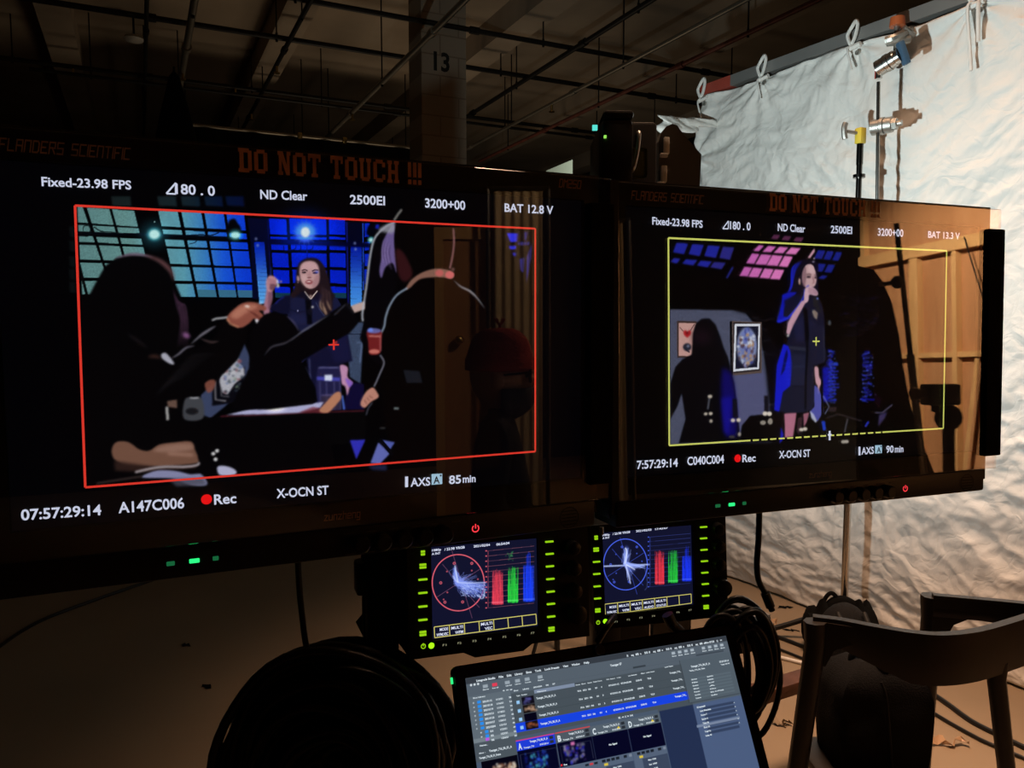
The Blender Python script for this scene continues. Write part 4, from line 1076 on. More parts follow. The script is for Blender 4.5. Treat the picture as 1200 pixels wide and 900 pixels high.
# ------------------------------------------------------------------ waveform monitors
def scope_picture(panel, which):
    w, h = .132, panel.h
    p = Picture(panel, 330, 270, -w / 2, w / 2, -h / 2, h / 2, bg=(17, 19, 44))
    if which == 1:
        p.src(495, 625, 6.43)
        cx, cy, RX, RY, tick = 270, 372, 196, 212, (226, 96, 112)
        x0, x1, yt, yb, sl = 495, 842, 132, 562, -.105
    else:
        p.src(640, 560, 4.09)
        cx, cy, RX, RY, tick = 380, 415, 105, 122, (74, 100, 235)
        x0, x1, yt, yb, sl = 498, 692, 284, 522, -.09
    k = RX / 196
    ring = [(cx + RX * math.cos(a), cy + RY * math.sin(a)) for a in np.linspace(0, 2 * math.pi, 90)]
    p.line(ring, 8 * k, tick, 1, 0)
    for (ax, ay), (bx, by) in (((150, 232), (430, 560)), ((110, 480), (436, 268)), ((222, 130), (375, 640))):
        p.line([(cx + (ax - 270) * k, cy + (ay - 372) * k), (cx + (bx - 270) * k, cy + (by - 372) * k)], 3.5 * k, tick if which == 2 else (150, 90, 120), .7)
    for ax, ay in ((240, 230), (372, 230), (138, 373), (170, 515), (303, 513), (372, 283), (418, 346), (185, 290), (188, 443), (160, 495)):
        x, y = cx + (ax - 270) * k, cy + (ay - 372) * k * RY / RX * .95
        r = 11 * k if (ax, ay) in ((240, 230), (372, 230), (138, 373), (170, 515), (303, 513)) else 6 * k
        p.ell((x, y), r, r, tick, .9, 0); p.ell((x, y), r * .5, r * .5, (30, 26, 54), .7, 0)
    # vector trace: a spray of fine strokes
    tip = (235, 240, 255)
    if which == 1:
        p.poly([(232, 320), (245, 230), (275, 330), (330, 372), (490, 372), (470, 480), (440, 492), (330, 462), (272, 420)], (56, 76, 170), .55, 12, True)
        for _ in range(260):
            a = rng.rand()
            q0 = (262 + 14 * rng.randn(), 366 + 14 * rng.randn())
            if a < .25: q1 = (248 + 8 * rng.randn(), 250 + 60 * rng.rand())
            elif a < .85: q1 = (300 + 175 * rng.rand(), 380 + 105 * rng.rand() * rng.rand() ** .3)
            else: q1 = (270 + 150 * rng.rand(), 290 + 70 * rng.rand())
            m_ = ((q0[0] + q1[0]) / 2 + 14 * rng.randn(), (q0[1] + q1[1]) / 2 + 14 * rng.randn())
            p.line(spline([q0, m_, q1], 4, False), 3, (130, 150, 240), .5, 0)
        for _ in range(140):
            x, y = 280 + 190 * rng.rand(), 380 + 95 * rng.rand()
            p.line([(x, y), (x + 24 * rng.rand(), y + 16 * rng.rand())], 3.5, (180, 200, 255), .6, 0)
        p.line(spline([(232, 320), (262, 365), (330, 374), (480, 371)], closed=False), 9, (190, 205, 255), .9, 3)
        p.line(spline([(245, 240), (256, 310), (268, 370)], closed=False), 9, (215, 228, 255), .85, 3)
        p.line(spline([(425, 460), (440, 490), (462, 480), (470, 420)], closed=False), 6, (220, 230, 255), .9, 2)
    else:
        p.line([(275, 424), (497, 415)], 7, (190, 206, 255), .9, 1)
        p.poly([(365, 400), (375, 335), (392, 330), (402, 370), (395, 410), (430, 440), (400, 450), (380, 430)], (90, 110, 210), .6, 6, True)
        for _ in range(130):
            q0 = (380 + 6 * rng.randn(), 412 + 6 * rng.randn())
            a = rng.rand()
            q1 = (385 + 8 * rng.randn(), 335 + 40 * rng.rand()) if a < .4 else ((410 + 70 * rng.rand(), 418 + 18 * rng.rand()) if a < .8 else (400 + 6 * rng.randn(), 450 + 50 * rng.rand()))
            p.line([q0, q1], 2, (160, 180, 255), .5, 0)
        p.line(spline([(378, 412), (386, 360), (380, 335)], closed=False), 6, (220, 230, 255), .9, 2); p.line([(382, 415), (426, 440)], 5, (225, 235, 255), .9, 1); p.line([(382, 418), (405, 508)], 5, (200, 212, 255), .9, 1)
        p.line(spline([(470, 430), (482, 470), (484, 520), (472, 538)], closed=False), 3, (90, 110, 190), .6, 1)
    # graticule and the three parade traces
    yy = lambda x, y: y + sl * (x - x0)
    for i in range(12):
        y = yt + (yb - yt) * i / 11
        p.line([(x0, y), (x1, yy(x1, y))], 2.6 * k, (150, 90, 104) if which == 1 else (62, 74, 150), .8, 0)
        p.ell((x0 - 14 * k, y), 7 * k, 5 * k, tick, .9)
    p.line([(x0, yt), (x0, yb)], 3 * k, tick, .7)
    sets = ((525, 606, (235, 60, 80), 276, 540), (642, 722, (40, 205, 60), 256, 525), (762, 842, (24, 60, 250), 140, 516)) if which == 1 else ((522, 566, (226, 50, 64), 350, 512), (587, 630, (36, 190, 56), 348, 504), (654, 696, (24, 50, 240), 330, 496))
    for a, b_, c, t, u in sets:
        body = t if c[2] < 200 else t + (u - t) * .27
        p.poly([(a, body), (b_, body), (b_, u), (a, u)], c, .14 if c[2] < 200 else .55, 4 * k)
        for _ in range(60):
            x = a + (b_ - a) * rng.rand()
            y0 = body + (u - body) * .8 * rng.rand() ** 1.6
            p.line([(x, y0), (x + 3 * k * rng.randn(), u - 10 * k * rng.rand())], 3 * k, tuple(min(255, v * 1.15) for v in c), .55, 0)
        for _ in range(10):
            x = (a + b_) / 2 + (b_ - a) * .12 * rng.randn()
            p.line([(x, t - 10 * k + 40 * k * rng.rand()), (x, u)], 3.5 * k, c, .5, 0)
        p.line([(a - 4 * k, u - 18 * k), (b_ + 4 * k, u - 20 * k)], 9 * k, tuple(min(255, v + 60) for v in c), .7, 3 * k)
        if which == 1 and c[1] > 150:
            for _ in range(24): p.ell((668 + 13 * rng.randn(), 170 + 18 * rng.randn()), 4, 5, (60, 150, 80), .6, 1)
    return p

def make_scope(panel, label, which, body_px, left_px, right_px, power_px, led_px, fkeys, cells, cellbox, head, knobs):
    t = thing('waveform_monitor', label, 'waveform monitor', panel.M, 'small waveform monitors')
    x0, x1, z0, z1 = body_px
    w, h = .132, panel.h
    b = MB()
    b.frame(x0, x1, z0, z1, -w / 2 - .001, w / 2 + .001, -h / 2 - .001, h / 2 + .001, -.004, .004)
    b.box(x0, x1, .003, .085, z0, z1, .004)
    b.build('housing', M_BLACK, t, 40)
    s = scope_picture(panel, which).build('screen', t, 0.0)
    b = MB()
    for body, p0, p1, cap in head: ptext(b, panel, body, p0, p1, cap, -.0006)
    b.build('status_text', M_WHITE_TXT, s)
    b = MB()
    q = [panel.loc(*k) for k in cellbox]     # TL TR BR BL of the row of menu boxes
    lerp = lambda a, c, t_: (a[0] + (c[0] - a[0]) * t_, a[1] + (c[1] - a[1]) * t_)
    n = len(cells)
    for i, tx in enumerate(cells):
        for j, ln in enumerate(tx):
            if not ln: continue
            a = lerp(lerp(q[0], q[1], (i + .12) / n), lerp(q[3], q[2], (i + .12) / n), .44 + .46 * j)
            c = lerp(lerp(q[0], q[1], (i + .9) / n), lerp(q[3], q[2], (i + .9) / n), .44 + .46 * j)
            if len(ln) < 5: a = lerp(a, c, .3)
            put_text(b, ln, a[0], a[1], c[0], c[1], .0034, -.0006, 0, .02)
    b.build('menu_text', M_WHITE_TXT, s)
    b = MB()
    for i in range(n + 1):
        bar(b, *lerp(q[0], q[1], i / n), *lerp(q[3], q[2], i / n), .0009, -.0005)
    bar(b, *q[0], *q[1], .0009, -.0005); bar(b, *q[3], *q[2], .0009, -.0005)
    b.build('menu_boxes', emat('menu_box_yellow', 214, 204, 110), s)
    for j, (px, py) in enumerate(left_px + right_px):
        x, z = panel.loc(px, py)
        wd = .0065 if j in (0, ) else .0105
        b = MB()
        if j in (0, 1, 6) or j == len(left_px) + 7:
            b.box(x - wd * .36, x + wd * .36, -.006, -.003, z + .0006, z + .0028); b.box(x - wd * .36, x + wd * .36, -.006, -.003, z - .0026, z - .0004)
        else:
            b.box(x - wd / 2, x + wd / 2, -.006, -.003, z - .0010, z + .0010, .0003, 1)
        b.build('backlit_button', M_BUTTON, t)
    x, z = panel.loc(*power_px)
    b = MB(); disc(b, x, z, .003, -.0045, 0, 16, .002); bar(b, x, z, x, z + .0035, .001, -.0046)
    b.build('power_button', M_BUTTON, t)
    x, z = panel.loc(*led_px)
    b = MB(); b.ball((x, -.004, z), .0035, 12, (1, .5, 1))
    b.build('power_lamp', M_BUTTON_HOT, t, 60)
    b = MB()
    for i, (px, py) in enumerate(fkeys):
        x, z = panel.loc(px, py)
        put_text(b, 'F' + str(i + 1), x - .0022, z - .001, x + .0022, z - .001, .0026, -.0043)
    b.build('key_lettering', emat('key_lettering_pale', 150, 150, 120), t)
    for px, py, r in knobs:
        x, z = panel.loc(px, py)
        b = MB(); b.cyl((x, -.004, z), (x, -.017, z), r, 20, r * .92); b.cyl((x, -.017, z), (x, -.018, z), r * .92, 20, r * .75); b.box(x - .0008, x + .0008, -.0186, -.017, z + r * .2, z + r * .8)
        b.build('control_knob', M_SATIN, t, 40)
    # tilting bracket below and behind, up to the cart bar
    b = MB()
    b.box(x0 + .03, x1 - .03, .085, .10, -.03, .03, .003); b.box(-.02, .02, .10, .128, -.02, .02, .003)
    if which == 1:
        b.prism([(-.012, z0 - .012), (.05, z0 - .012), (.07, z0), (-.035, z0)], .01, .07)
    b.build('mount_bracket', M_SATIN, t, 40)
    return t

c6 = lambda x, y: (420 + x / 3.464, 640 + y / 3.464)
c7 = lambda x, y: (640 + x / 4.09, 560 + y / 4.09)
c8 = lambda x, y: (495 + x / 6.43, 625 + y / 6.43)
zb1 = PS1.loc(590, 757.5)[1]; zt1 = PS1.h / 2 + .022
scope_left = make_scope(PS1, 'small waveform monitor at left with a red vectorscope ring', 1,
    (PS1.loc(477, 700)[0], PS1.loc(688, 690)[0], zb1, zt1),
    [c6(258, y) for y in (25, 78, 132, 186, 241, 295, 350)],
    [c8(x, y) for x, y in ((945, 58), (948, 150), (950, 243), (953, 338), (955, 433), (957, 525), (959, 620), (961, 715))],
    c6(260, 402), c6(293, 400), [c8(x, y) for x, y in ((160, 835), (272, 820), (385, 805), (498, 790), (610, 774), (718, 760), (822, 745))],
    [('MODE', 'WFM,VEC'), ('MULTI', 'WFM'), ('', ''), ('MULTI', 'VEC'), ('', ''), ('', ''), ('', '')],
    [c8(88, 705), c8(854, 608), c8(860, 684), c8(92, 786)],
    [('1080p', c8(72, 136), c8(140, 128), 2.6), ('/ 23.98 YRGB', c8(165, 130), c8(318, 112), 3.0), ('2021/02/04', c8(385, 106), c8(508, 94), 2.8), ('06:54:04', c8(556, 92), c8(655, 80), 2.8), ('A INT', c8(70, 163), c8(135, 156), 2.6)],
    [(667, 640, .009), (668, 664, .009), (669, 690, .009), (672, 717, .012)])
zb2 = PS2.loc(775, 729)[1]; zt2 = PS2.h / 2 + .012
scope_right = make_scope(PS2, 'small waveform monitor at right with a blue vectorscope ring', 2,
    (PS2.loc(694, 680)[0], PS2.loc(850, 650)[0], zb2, zt2),
    [c7(x, y) for x, y in ((235, 283), (235, 340), (237, 398), (238, 456), (240, 515), (242, 573), (243, 630))],
    [c7(x, y) for x, y in ((748, 232), (748, 286), (750, 341), (752, 395), (754, 450), (756, 504), (758, 560), (760, 614))],
    c7(245, 688), c7(280, 683), [c7(x, y) for x, y in ((330, 685), (390, 675), (450, 666), (510, 658), (570, 650), (627, 640), (685, 630))],
    [('MODE', 'WFM,VEC'), ('MULTI', 'WFM'), ('MULTI', 'VEC'), ('MULTI', 'AUDIO'), ('MULTI', 'STATUS'), ('', ''), ('', '')],
    [c7(281, 605), c7(694, 556), c7(696, 600), c7(284, 657)],
    [('1080p', c7(270, 279), c7(304, 275), 2.3), ('/ 23.98 YRGB', c7(318, 274), c7(402, 263), 2.5), ('2021/02/03', c7(430, 260), c7(504, 252), 2.4), ('17:43:07', c7(522, 250), c7(583, 243), 2.4), ('A INT', c7(270, 293), c7(304, 289), 2.2)],
    [(838, 618, .009), (838.5, 638, .009), (839, 659, .009), (843, 686, .013)])

# ------------------------------------------------------------------ laptop
def laptop_picture():
    TL, TR = PL.loc(545, 795), PL.loc(850, 745)
    x0, x1, zt = TL[0], TR[0], (TL[1] + TR[1]) / 2
    w = x1 - x0
    zb = zt - w * .625
    p = Picture(PL, 560, 350, x0, x1, zb, zt, bg=(70, 82, 94))
    p.src(540, 780, 6.667)
    L = (PL.loc(540, 780), 6.667)
    # two pixel-to-place helpers for the detail views
    A = lambda x, y: (540 + x / 6.667, 780 + y / 6.667)
    B = lambda x, y: (700 + x / 5.625, 740 + y / 5.625)
    R = lambda u, v: (u, v)
    p.src(0, 0, 1)
    def quad(pts, col, a=1, tex=0): p.poly(pts, col, a, 0, False, tex)
    S = lambda u, v: sq(u, v)
    # place on the display by fraction across and down
    def sq(u, v):
        X, Z = x0 + u * w, zt - v * (zt - zb)
        return ((X - p.u0) / (p.u1 - p.u0) * (p.W - 1), (p.v1 - Z) / (p.v1 - p.v0) * (p.H - 1))
    def rect(u0, v0, u1, v1, col, a=1.0, blur=0.0):
        p.put(p.mask([sq(u0, v0), sq(u1, v0), sq(u1, v1), sq(u0, v1)], blur), col, a)
    p.sq, p.rect, p.geo = sq, rect, (x0, x1, zb, zt)
    g = np.linspace(0, 1, p.H)[:, None, None]
    p.img[:] = np.array([78, 90, 102]) / 255 * (1 - g) + np.array([62, 82, 116]) / 255 * g
    rect(0, 0, 1, .03, (52, 58, 66)); rect(0, .03, 1, .092, (84, 95, 106)); rect(0, .092, .145, .305, (94, 106, 116)); rect(.145, .092, .79, .32, (70, 80, 88)); rect(.145, .092, .79, .112, (84, 95, 106))
    rect(.79, .092, 1, .33, (80, 92, 102)); rect(.0, .292, .146, .312, (116, 128, 136)); rect(0, .312, .138, .40, (74, 84, 92)); rect(.66, .318, .80, .335, (70, 80, 90))
    rect(.665, .33, .80, 1, (34, 47, 78)); rect(.80, .33, 1, 1, (74, 92, 126)); rect(.226, .113, .373, .131, (128, 142, 166), .95); rect(.145, .256, .79, .30, (22, 66, 222))
    for v in (.176, .217): rect(.225, v, .79, v + .0018, (60, 70, 76), .8)
    for i, (v, c) in enumerate(((.137, (14, 12, 24)), (.178, (22, 16, 16)), (.219, (4, 4, 22)), (.258, (20, 14, 18)))):
        rect(.179, v, .222, v + .038, c)
        for _ in range(16):
            u, vv = .182 + .034 * rng.rand(), v + .005 + .026 * rng.rand()
            if i != 2: rect(u, vv, u + .005 + .007 * rng.rand(), vv + .006, [(80, 80, 150), (200, 160, 130), (0, 0, 0), (150, 80, 50)][i], .8, .5)
    for v in (.15, .192, .234, .272): rect(.160, v, .171, v + .016, (150, 200, 244))
    for k in range(9):
        rect(.029 + (.012 if k > 6 else 0), .117 + .0205 * k, .041 + (.012 if k > 6 else 0), .131 + .0205 * k, (40, 140, 236)); rect(.014 + (.012 if k > 6 else 0), .121 + .0205 * k, .018 + (.012 if k > 6 else 0), .127 + .0205 * k, (200, 210, 216))
    rect(.040, .296, .052, .309, (190, 84, 224))
    heads = (((30, 60, 214), (220, 60, 130), .138, .272), ((78, 88, 98), (224, 64, 64), .275, .40), ((84, 96, 108), None, .401, .533), ((84, 96, 108), None, .535, .662))
    for c, top, a, e in heads:
        rect(a, .338, e, .386, c); rect(a, .386, e, .50, (3, 5, 34)); rect(e - .020, .345, e - .006, .360, (40, 46, 54)); rect(e - .020, .365, e - .006, .380, (40, 46, 54)); rect(a, .50, e, 1, (84, 98, 120)); rect(a + .03, .54, e, 1, (58, 70, 92))
        if top: rect(a, .335, e, .340, top)
    rect(.015, .40, .136, .56, (4, 4, 18)); rect(0, .56, .138, 1, (40, 46, 56))
    for a, e in ((.145, .27), (.284, .392)):
        rect(a, .404, e, .405, (60, 64, 80)); rect(a, .404, a + .0015, .49, (60, 64, 80)); rect(e, .404, e + .0015, .49, (60, 64, 80))
    for i in range(3):
        for _ in range(70):
            u, v = [.05, .155, .292][i] + [.07, .075, .07][i] * rng.rand(), [.42, .40, .40][i] + [.06, .08, .085][i] * rng.rand()
            c = [[(200, 170, 140), (120, 80, 60), (250, 240, 220)], [(40, 90, 220), (70, 170, 190), (20, 30, 120)], [(90, 50, 120), (40, 40, 200), (80, 84, 100), (140, 140, 160)]][i]
            rect(u, v, u + .004 + .008 * rng.rand(), v + .004 + .014 * rng.rand(), c[rng.randint(len(c))], .65, .5)
    rect(.322, .392, .336, .41, (224, 120, 180), .9, .6); rect(.276, .486, .282, .494, (240, 50, 60))
    for u, v in ((.495, .362), (.625, .362)):
        p.put(p.mask([sq(u, v + .013), sq(u + .007, v), sq(u + .014, v + .013)], 0), (236, 206, 50))
    for a in (.42, .55):
        for k in range(4): rect(a + .017 * k, .506, a + .013 + .017 * k, .518, (26, 32, 42))
        rect(a + .08, .506, a + .092, .518, (26, 32, 42)); rect(a + .1, .506, a + .11, .518, (120, 132, 150))
        rect(a + .006, .524, a + .020, .536, (236, 206, 60), .9)
    for k in range(3): rect(.36 + .016 * k, .508, .372 + .016 * k, .518, (26, 32, 42) if k != 1 else (200, 60, 70))
    for k, u in enumerate((.055, .087, .131, .166, .20, .247)): rect(u, .046, u + .017, .062, (152, 164, 174) if k != 1 else (226, 60, 84))
    for k in range(8):
        u = .762 + .026 * k + (.022 if k > 3 else 0)
        rect(u, .040, u + .014, .055, (168, 180, 190))
    for k in range(3): p.put(p.mask([(sq(.016 + .012 * k, .037)[0] + 2 * math.cos(a), sq(.016 + .012 * k, .037)[1] + 2 * math.sin(a)) for a in np.linspace(0, 6.2, 9)]), (220, 230, 235))
    for k in range(7): rect(.835, .352 + .0212 * k, .962, .366 + .0212 * k, (50, 64, 92))
    rect(.795, .436, .972, .449, (118, 132, 158)); rect(.858, .075, .975, .085, (62, 72, 82)); rect(.60, .083, .65, .092, (50, 58, 66))
    for k in range(7): rect(.815, .196 + .0165 * k, .98, .205 + .0165 * k, (90, 104, 114), .8)
    rect(.79, .318, 1, .321, (52, 60, 70)); rect(.785, .092, .788, .32, (58, 66, 74))
    return p

lap_pic = laptop_picture()
LX0, LX1, LZB, LZT = lap_pic.geo
laptop = thing('laptop', 'open laptop with a dark colour grading program on its screen, below the monitors', 'laptop', PL.M)
b = MB()
b.box(LX0 - .0125, LX1 + .0135, .0004, .0075, LZB - .026, LZT + .0125, .006, 3)
b.build('lid', mat('dark_laptop_shell', (.030, .027, .025, 1), .35, metal=.6, var=.1), laptop, 40)
b = MB(); b.box(LX0 - .010, LX1 + .011, -.0006, .001, LZB - .022, LZT + .0105, .0004, 1)
b.frame(LX0 - .010, LX1 + .011, LZB - .022, LZT + .0105, LX0 - .0003, LX1 + .0003, LZB - .0003, LZT + .0003, -.0012, -.0004)
b.build('screen_bezel', mat('laptop_bezel_glass', (.008, .007, .007, 1), .12, spec=.5, var=.1), laptop)
scr = lap_pic.build('screen', laptop, -0.0009)
b = MB()
X = lambda u: LX0 + u * (LX1 - LX0)
Zv = lambda v: LZT - v * (LZT - LZB)
def lt(s, u0, u1, v, cap=.011): put_text(b, s, X(u0), Zv(v), X(u1), Zv(v), cap * .10, -.0014, 0, .035)
for s, u0, u1 in (('Livegrade Studio', .035, .10), ('File', .112, .128), ('Edit', .14, .157), ('Library', .168, .196), ('Slots', .208, .228), ('Tools', .24, .262), ('Look Presets', .275, .328), ('View', .342, .362), ('Window', .374, .405), ('Help', .42, .44)): lt(s, u0, u1, .026, .02)
for k in range(19): lt(('108%', 'aq', 'ill', 'o', '55')[k % 5], .585 + .0175 * k, .585 + .0175 * k + (.006, .010, .012, .005, .014)[k % 5], .026, .02)
lt('Mon 07:58', .905, .945, .026, .02); lt('Q', .955, .961, .026, .02); lt('=', .97, .978, .026, .02)
lt('Younger S7', .515, .56, .062, .022)
for u, s in ((.052, 'Save'), (.085, 'Rec all'), (.131, 'Grid'), (.164, 'Library'), (.2, 'Look'), (.245, 'Export')): lt(s, u, u + .021, .072, .010)
for k in range(8): lt('Slots', .760 + .026 * k + (.022 if k > 3 else 0), .778 + .026 * k + (.022 if k > 3 else 0), .066, .010)
lt('Shot Library', .016, .058, .104, .012); lt('+ = o', .118, .152, .094, .016); lt('Show', .156, .172, .103, .013); lt('Library', .188, .21, .103, .013); lt('20210204', .225, .256, .103, .013); lt('06', .27, .28, .103, .014); lt('07', .294, .304, .103, .014)
lt('Type', .162, .175, .129, .011); lt('Preview', .18, .2, .129, .011); lt('Filename', .236, .268, .127, .011)
for u, s in ((.376, 'Scene'), (.397, 'Shot'), (.42, 'Scene'), (.44, 'Take'), (.458, 'Camera'), (.49, 'TC Start'), (.53, 'TC End'), (.575, 'Lens Metadata'), (.625, 'Filter'), (.645, 'Look Name')): lt(s, u, u + (.016 if len(s) < 8 else .034), .127, .010)
for k in range(10):
    v = .1305 + .0205 * k
    o_ = .012 if k > 6 else 0
    lt(['20210115', '20210118', '20210119', '20210121', '20210125', '20210127', '20210204', '01', '02', '06'][k], .046 + o_, (.078 if k < 7 else .068), v, .017); lt('1/%d/21' % (15 + k), .092, .115, v, .015); lt(str(28 + 3 * k), .136, .144, v, .014)
for i, (v, s) in enumerate(((.160, '4'), (.202, '3'), (.243, '2'), (.285, '4'))):
    lt('Younger_716_06_01_A', .229, .299, v, .019)
    for u0, u1, q in ((.378, .392, '7016'), (.398, .412, '2021'), (.418, .428, '06'), (.444, .452, '01'), (.466, .470, s), (.495, .535, '07:53:01:12'), (.542, .582, '07:54:22:08'), (.60, .623, '2500 EI'), (.645, .660, 'T2.8')): lt(q, u0, u1, v, .015)
    lt('Younger_716_', .735, .782, v - .008, .017)
lt('Look Name', .722, .755, .116, .012)
lt('Younger_716_06_01_A', .825, .905, .139, .020); lt('07:57:29:14', .945, .985, .140, .017); lt('Tacky_716_06_Take', .815, .88, .158, .014); lt('Today 4:58 PM', .948, .985, .155, .012)
for k in range(7): lt(('Clip Name', 'File', 'Scene', 'Shot', 'Frames', 'Sound/Disc', 'Comment')[k], .815, .838, .205 + .0165 * k, .012); lt(('05/04/21', 'N/A', 'A147', 'A', 'On', 'B24, A147C006', 'Info')[k], .88, .905 + (.03 if k == 5 else 0), .205 + .0165 * k, .012)
for k in range(8): lt(('Detail', 'Lens Metadata', 'Scene 7', 'Episode 16', 'Take 06', 'Shot 01', 'Younger Day', 'Index 40')[k], .812 + .008 * (k > 0), .845 + .02 * (k == 1), .352 + .0212 * k, .016)
for k in range(6): lt('<', .962, .966, .365 + .0212 * k, .014)
for (s, a, e) in (('A', .138, .272), ('B', .275, .40), ('C', .401, .533), ('D', .535, .662)):
    lt(s, a + .005, a + .017, .379, .055); lt('Younger_716_06_01_A', a + .045, e - .026, .357, .019); lt('Younger_716', a + .022, a + .058, .379, .014); lt('07:57:29:14', e - .056, e - .026, .379, .014)
lt('Younger_716_06_01_A', .045, .122, .363, .020); lt('Younger_716_06_01_Frame', .010, .082, .386, .018); lt('Names...', .018, .044, .330, .014); lt('Slot -', .012, .034, .363, .011)
lt('No Signal', .455, .485, .446, .016); lt('No Signal', .585, .615, .442, .016); lt('Rec', .286, .298, .494, .014)
for a in (.455, .585):
    for k in range(3): lt(('Max 1000', 'Sat 1000', 'Exp 0.00')[k], a, a + .03, .556 + .022 * k, .014)
lt('K < I > H', .508, .562, .328, .018)
b.build('program_text', emat('program_text_pale', 214, 226, 234), scr)
b = MB()
xm, zm = PL.loc(701, 762)
b.cyl((xm, -.002, zm), (xm, -.006, zm), .0052, 20); disc(b, xm, zm, .0042, -.0063, 1, 20)
b.build('webcam', [mat('webcam_ring', (.06, .05, .045, 1), .3, metal=.5), M_BLACK], laptop, 40)
b = MB(); xg, zg = PL.loc(529, 798); b.box(xg - .0008, xg + .0012, -.0016, .0002, zg - .003, zg + .003)
b.build('side_light', M_GREEN_LED, laptop)
hinge = PL.M @ Vector(((LX0 + LX1) / 2, .004, LZB - .026))
nh = Vector((PL.N.x, PL.N.y, 0)).normalized()
rh = Vector((nh.y, -nh.x, 0))
MBASE = Matrix(((rh.x, nh.x, 0, hinge.x), (rh.y, nh.y, 0, hinge.y), (0, 0, 1, hinge.z), (0, 0, 0, 1)))
b = MB()
b.box(-.163, .163, -.235, .005, -.014, -.002, .004, 2)
base = b.build('base', MATS['dark_laptop_shell'], None, 40, MBASE)
k_ = MB()
for r_ in range(6):
    for c_ in range(14):
        k_.box(-.143 + c_ * .0206, -.1255 + c_ * .0206, -.118 + r_ * .0185, -.102 + r_ * .0185, -.002, -.0006, .0008, 1)
keys = k_.build('keyboard', M_BLACK, None, None, MBASE)
tp = MB(); tp.box(-.05, .05, -.225, -.14, -.0022, -.0016, .0002, 1)
pad = tp.build('trackpad', MATS['laptop_bezel_glass'], None, None, MBASE)
for o in (base, keys, pad):
    m_ = o.matrix_world.copy(); o.parent = laptop; o.matrix_parent_inverse = PL.M.inverted(); o.matrix_basis = m_
SHELF_Z = hinge.z - .0145
# ------------------------------------------------------------------ cart that carries the monitors
cartM = Matrix(((rh.x, nh.x, 0, 0), (rh.y, nh.y, 0, 0), (0, 0, 1, 0), (0, 0, 0, 1)))
def cart_local(p):
    p = Vector(p); return Vector((p.dot(rh), p.dot(nh), p.z))
cart = thing('equipment_cart', 'black rolling cart with upright posts carrying the monitors and laptop', 'cart', cartM)
hl = cart_local(hinge)
cx0, cx1, cy0, cy1 = hl.x - .24, hl.x + .24, hl.y - .30, hl.y + .10
b = MB(); b.box(cx0, cx1, cy0, cy1, SHELF_Z - .022, SHELF_Z, .004); b.build('shelf', M_SATIN, cart, 40)
b = MB(); b.box(cx0, cx1, cy0, cy1, .16, .19, .004); b.build('shelf', M_SATIN, cart, 40)
for xx in (cx0 + .02, cx1 - .02):
    for yy in (cy0 + .02, cy1 - .02):
        b = MB(); b.box(xx - .016, xx + .016, yy - .016, yy + .016, .10, SHELF_Z - .022, .003); b.build('leg', M_SATIN, cart, 40)
        b = MB(); b.cyl((xx - .014, yy, .05), (xx + .014, yy, .05), .05, 24); b.box(xx - .02, xx + .02, yy - .02, yy + .02, .09, .105); b.build('caster', M_RUBBER, cart, 40)
pl = cart_local(P(446, 760, .90)); pr = cart_local(P(713, 500, 1.33))
for q in (pl, pr):
    w_ = .019
    b = MB()
    b.box(q.x - w_, q.x + w_, q.y - w_, q.y + w_, .19, 1.58 if q is pl else 1.62, .002)
    for sx in (-1, 1): b.box(q.x + sx * w_ - .002, q.x + sx * w_ + .002, q.y - .004, q.y + .004, .25, 1.6)
    b.build('post', M_SATIN, cart, 40)
b = MB(); ym = (pl.y + pr.y) / 2
b.tube([(pl.x - .25, pl.y + .0, 1.47), (pr.x + .45, pr.y + .0, 1.47)], .02, 4)
b.build('cross_bar', M_SATIN, cart, 40)
b = MB(); b.tube([(pl.x - .02, pl.y, 1.14), (pr.x + .1, pr.y, 1.14)], .016, 4); b.build('cross_bar', M_SATIN, cart, 40)
b = MB(); b.tube([(pl.x, pl.y, .19), (pl.x + .12, cy1, .19), (pr.x, pr.y, .19)], .02, 4); b.build('foot_bar', M_SATIN, cart, 40)
b = MB()
q = cart_local(P(424, 676, .89)); b.box(q.x - .008, q.x + .02, q.y - .012, q.y + .012, q.z - .02, q.z + .02, .004); b.build('clamp', M_SATIN, cart, 40)
for i, (px, py, hgt) in enumerate(((706, 257, 12), (706, 274, 30), (706, 300, 14), (706, 328, 6), (706, 578, 7), (706.5, 592, 7), (707, 606, 6), (705, 622, 9))):  # added chrome rods stand in for slivers of light in the monitor gap
    q = cart_local(P(px, py, .985)); r_ = hgt / 900 * .985
    b = MB(); b.cyl((q.x, q.y, q.z - r_ / 2), (q.x, q.y, q.z + r_ / 2), .0028, 10); b.build('light_sliver', M_CHROME, cart, 40)

# ------------------------------------------------------------------ cables on and around the cart
def coil(name, label, px, py, Z, rx, ry, n, r, thick, rmin=.8, tilt=.0, group=None):
    c = P(px, py, Z)
    b = MB()
    for i in range(n):
        f = rmin + (1 - rmin) * (rng.rand() if i > 2 else 1.0)
        a = rx * f * (1 + .05 * rng.randn()); h = ry * f * (1 + .04 * rng.randn())
        ox, oz, oy = .012 * rng.randn(), .010 * rng.randn(), thick * (rng.rand() - .5)
        ph, wob = rng.rand() * 6.28, .02 + .03 * rng.rand()
        pts = []
        for k in range(40):
            t = 2 * math.pi * k / 40
            rr = 1 + wob * math.sin(2 * t + ph) + .015 * math.sin(5 * t + 2 * ph)
            pts.append(c + RT * (ox + a * rr * math.cos(t)) + UP * (oz + h * rr * math.sin(t)) + FW * (oy + tilt * math.sin(t)))
        b.tube(pts, r, 7, True)
    o = b.build(name, M_CABLE, None, 60)
    return tag(o, label, 'cable', group)

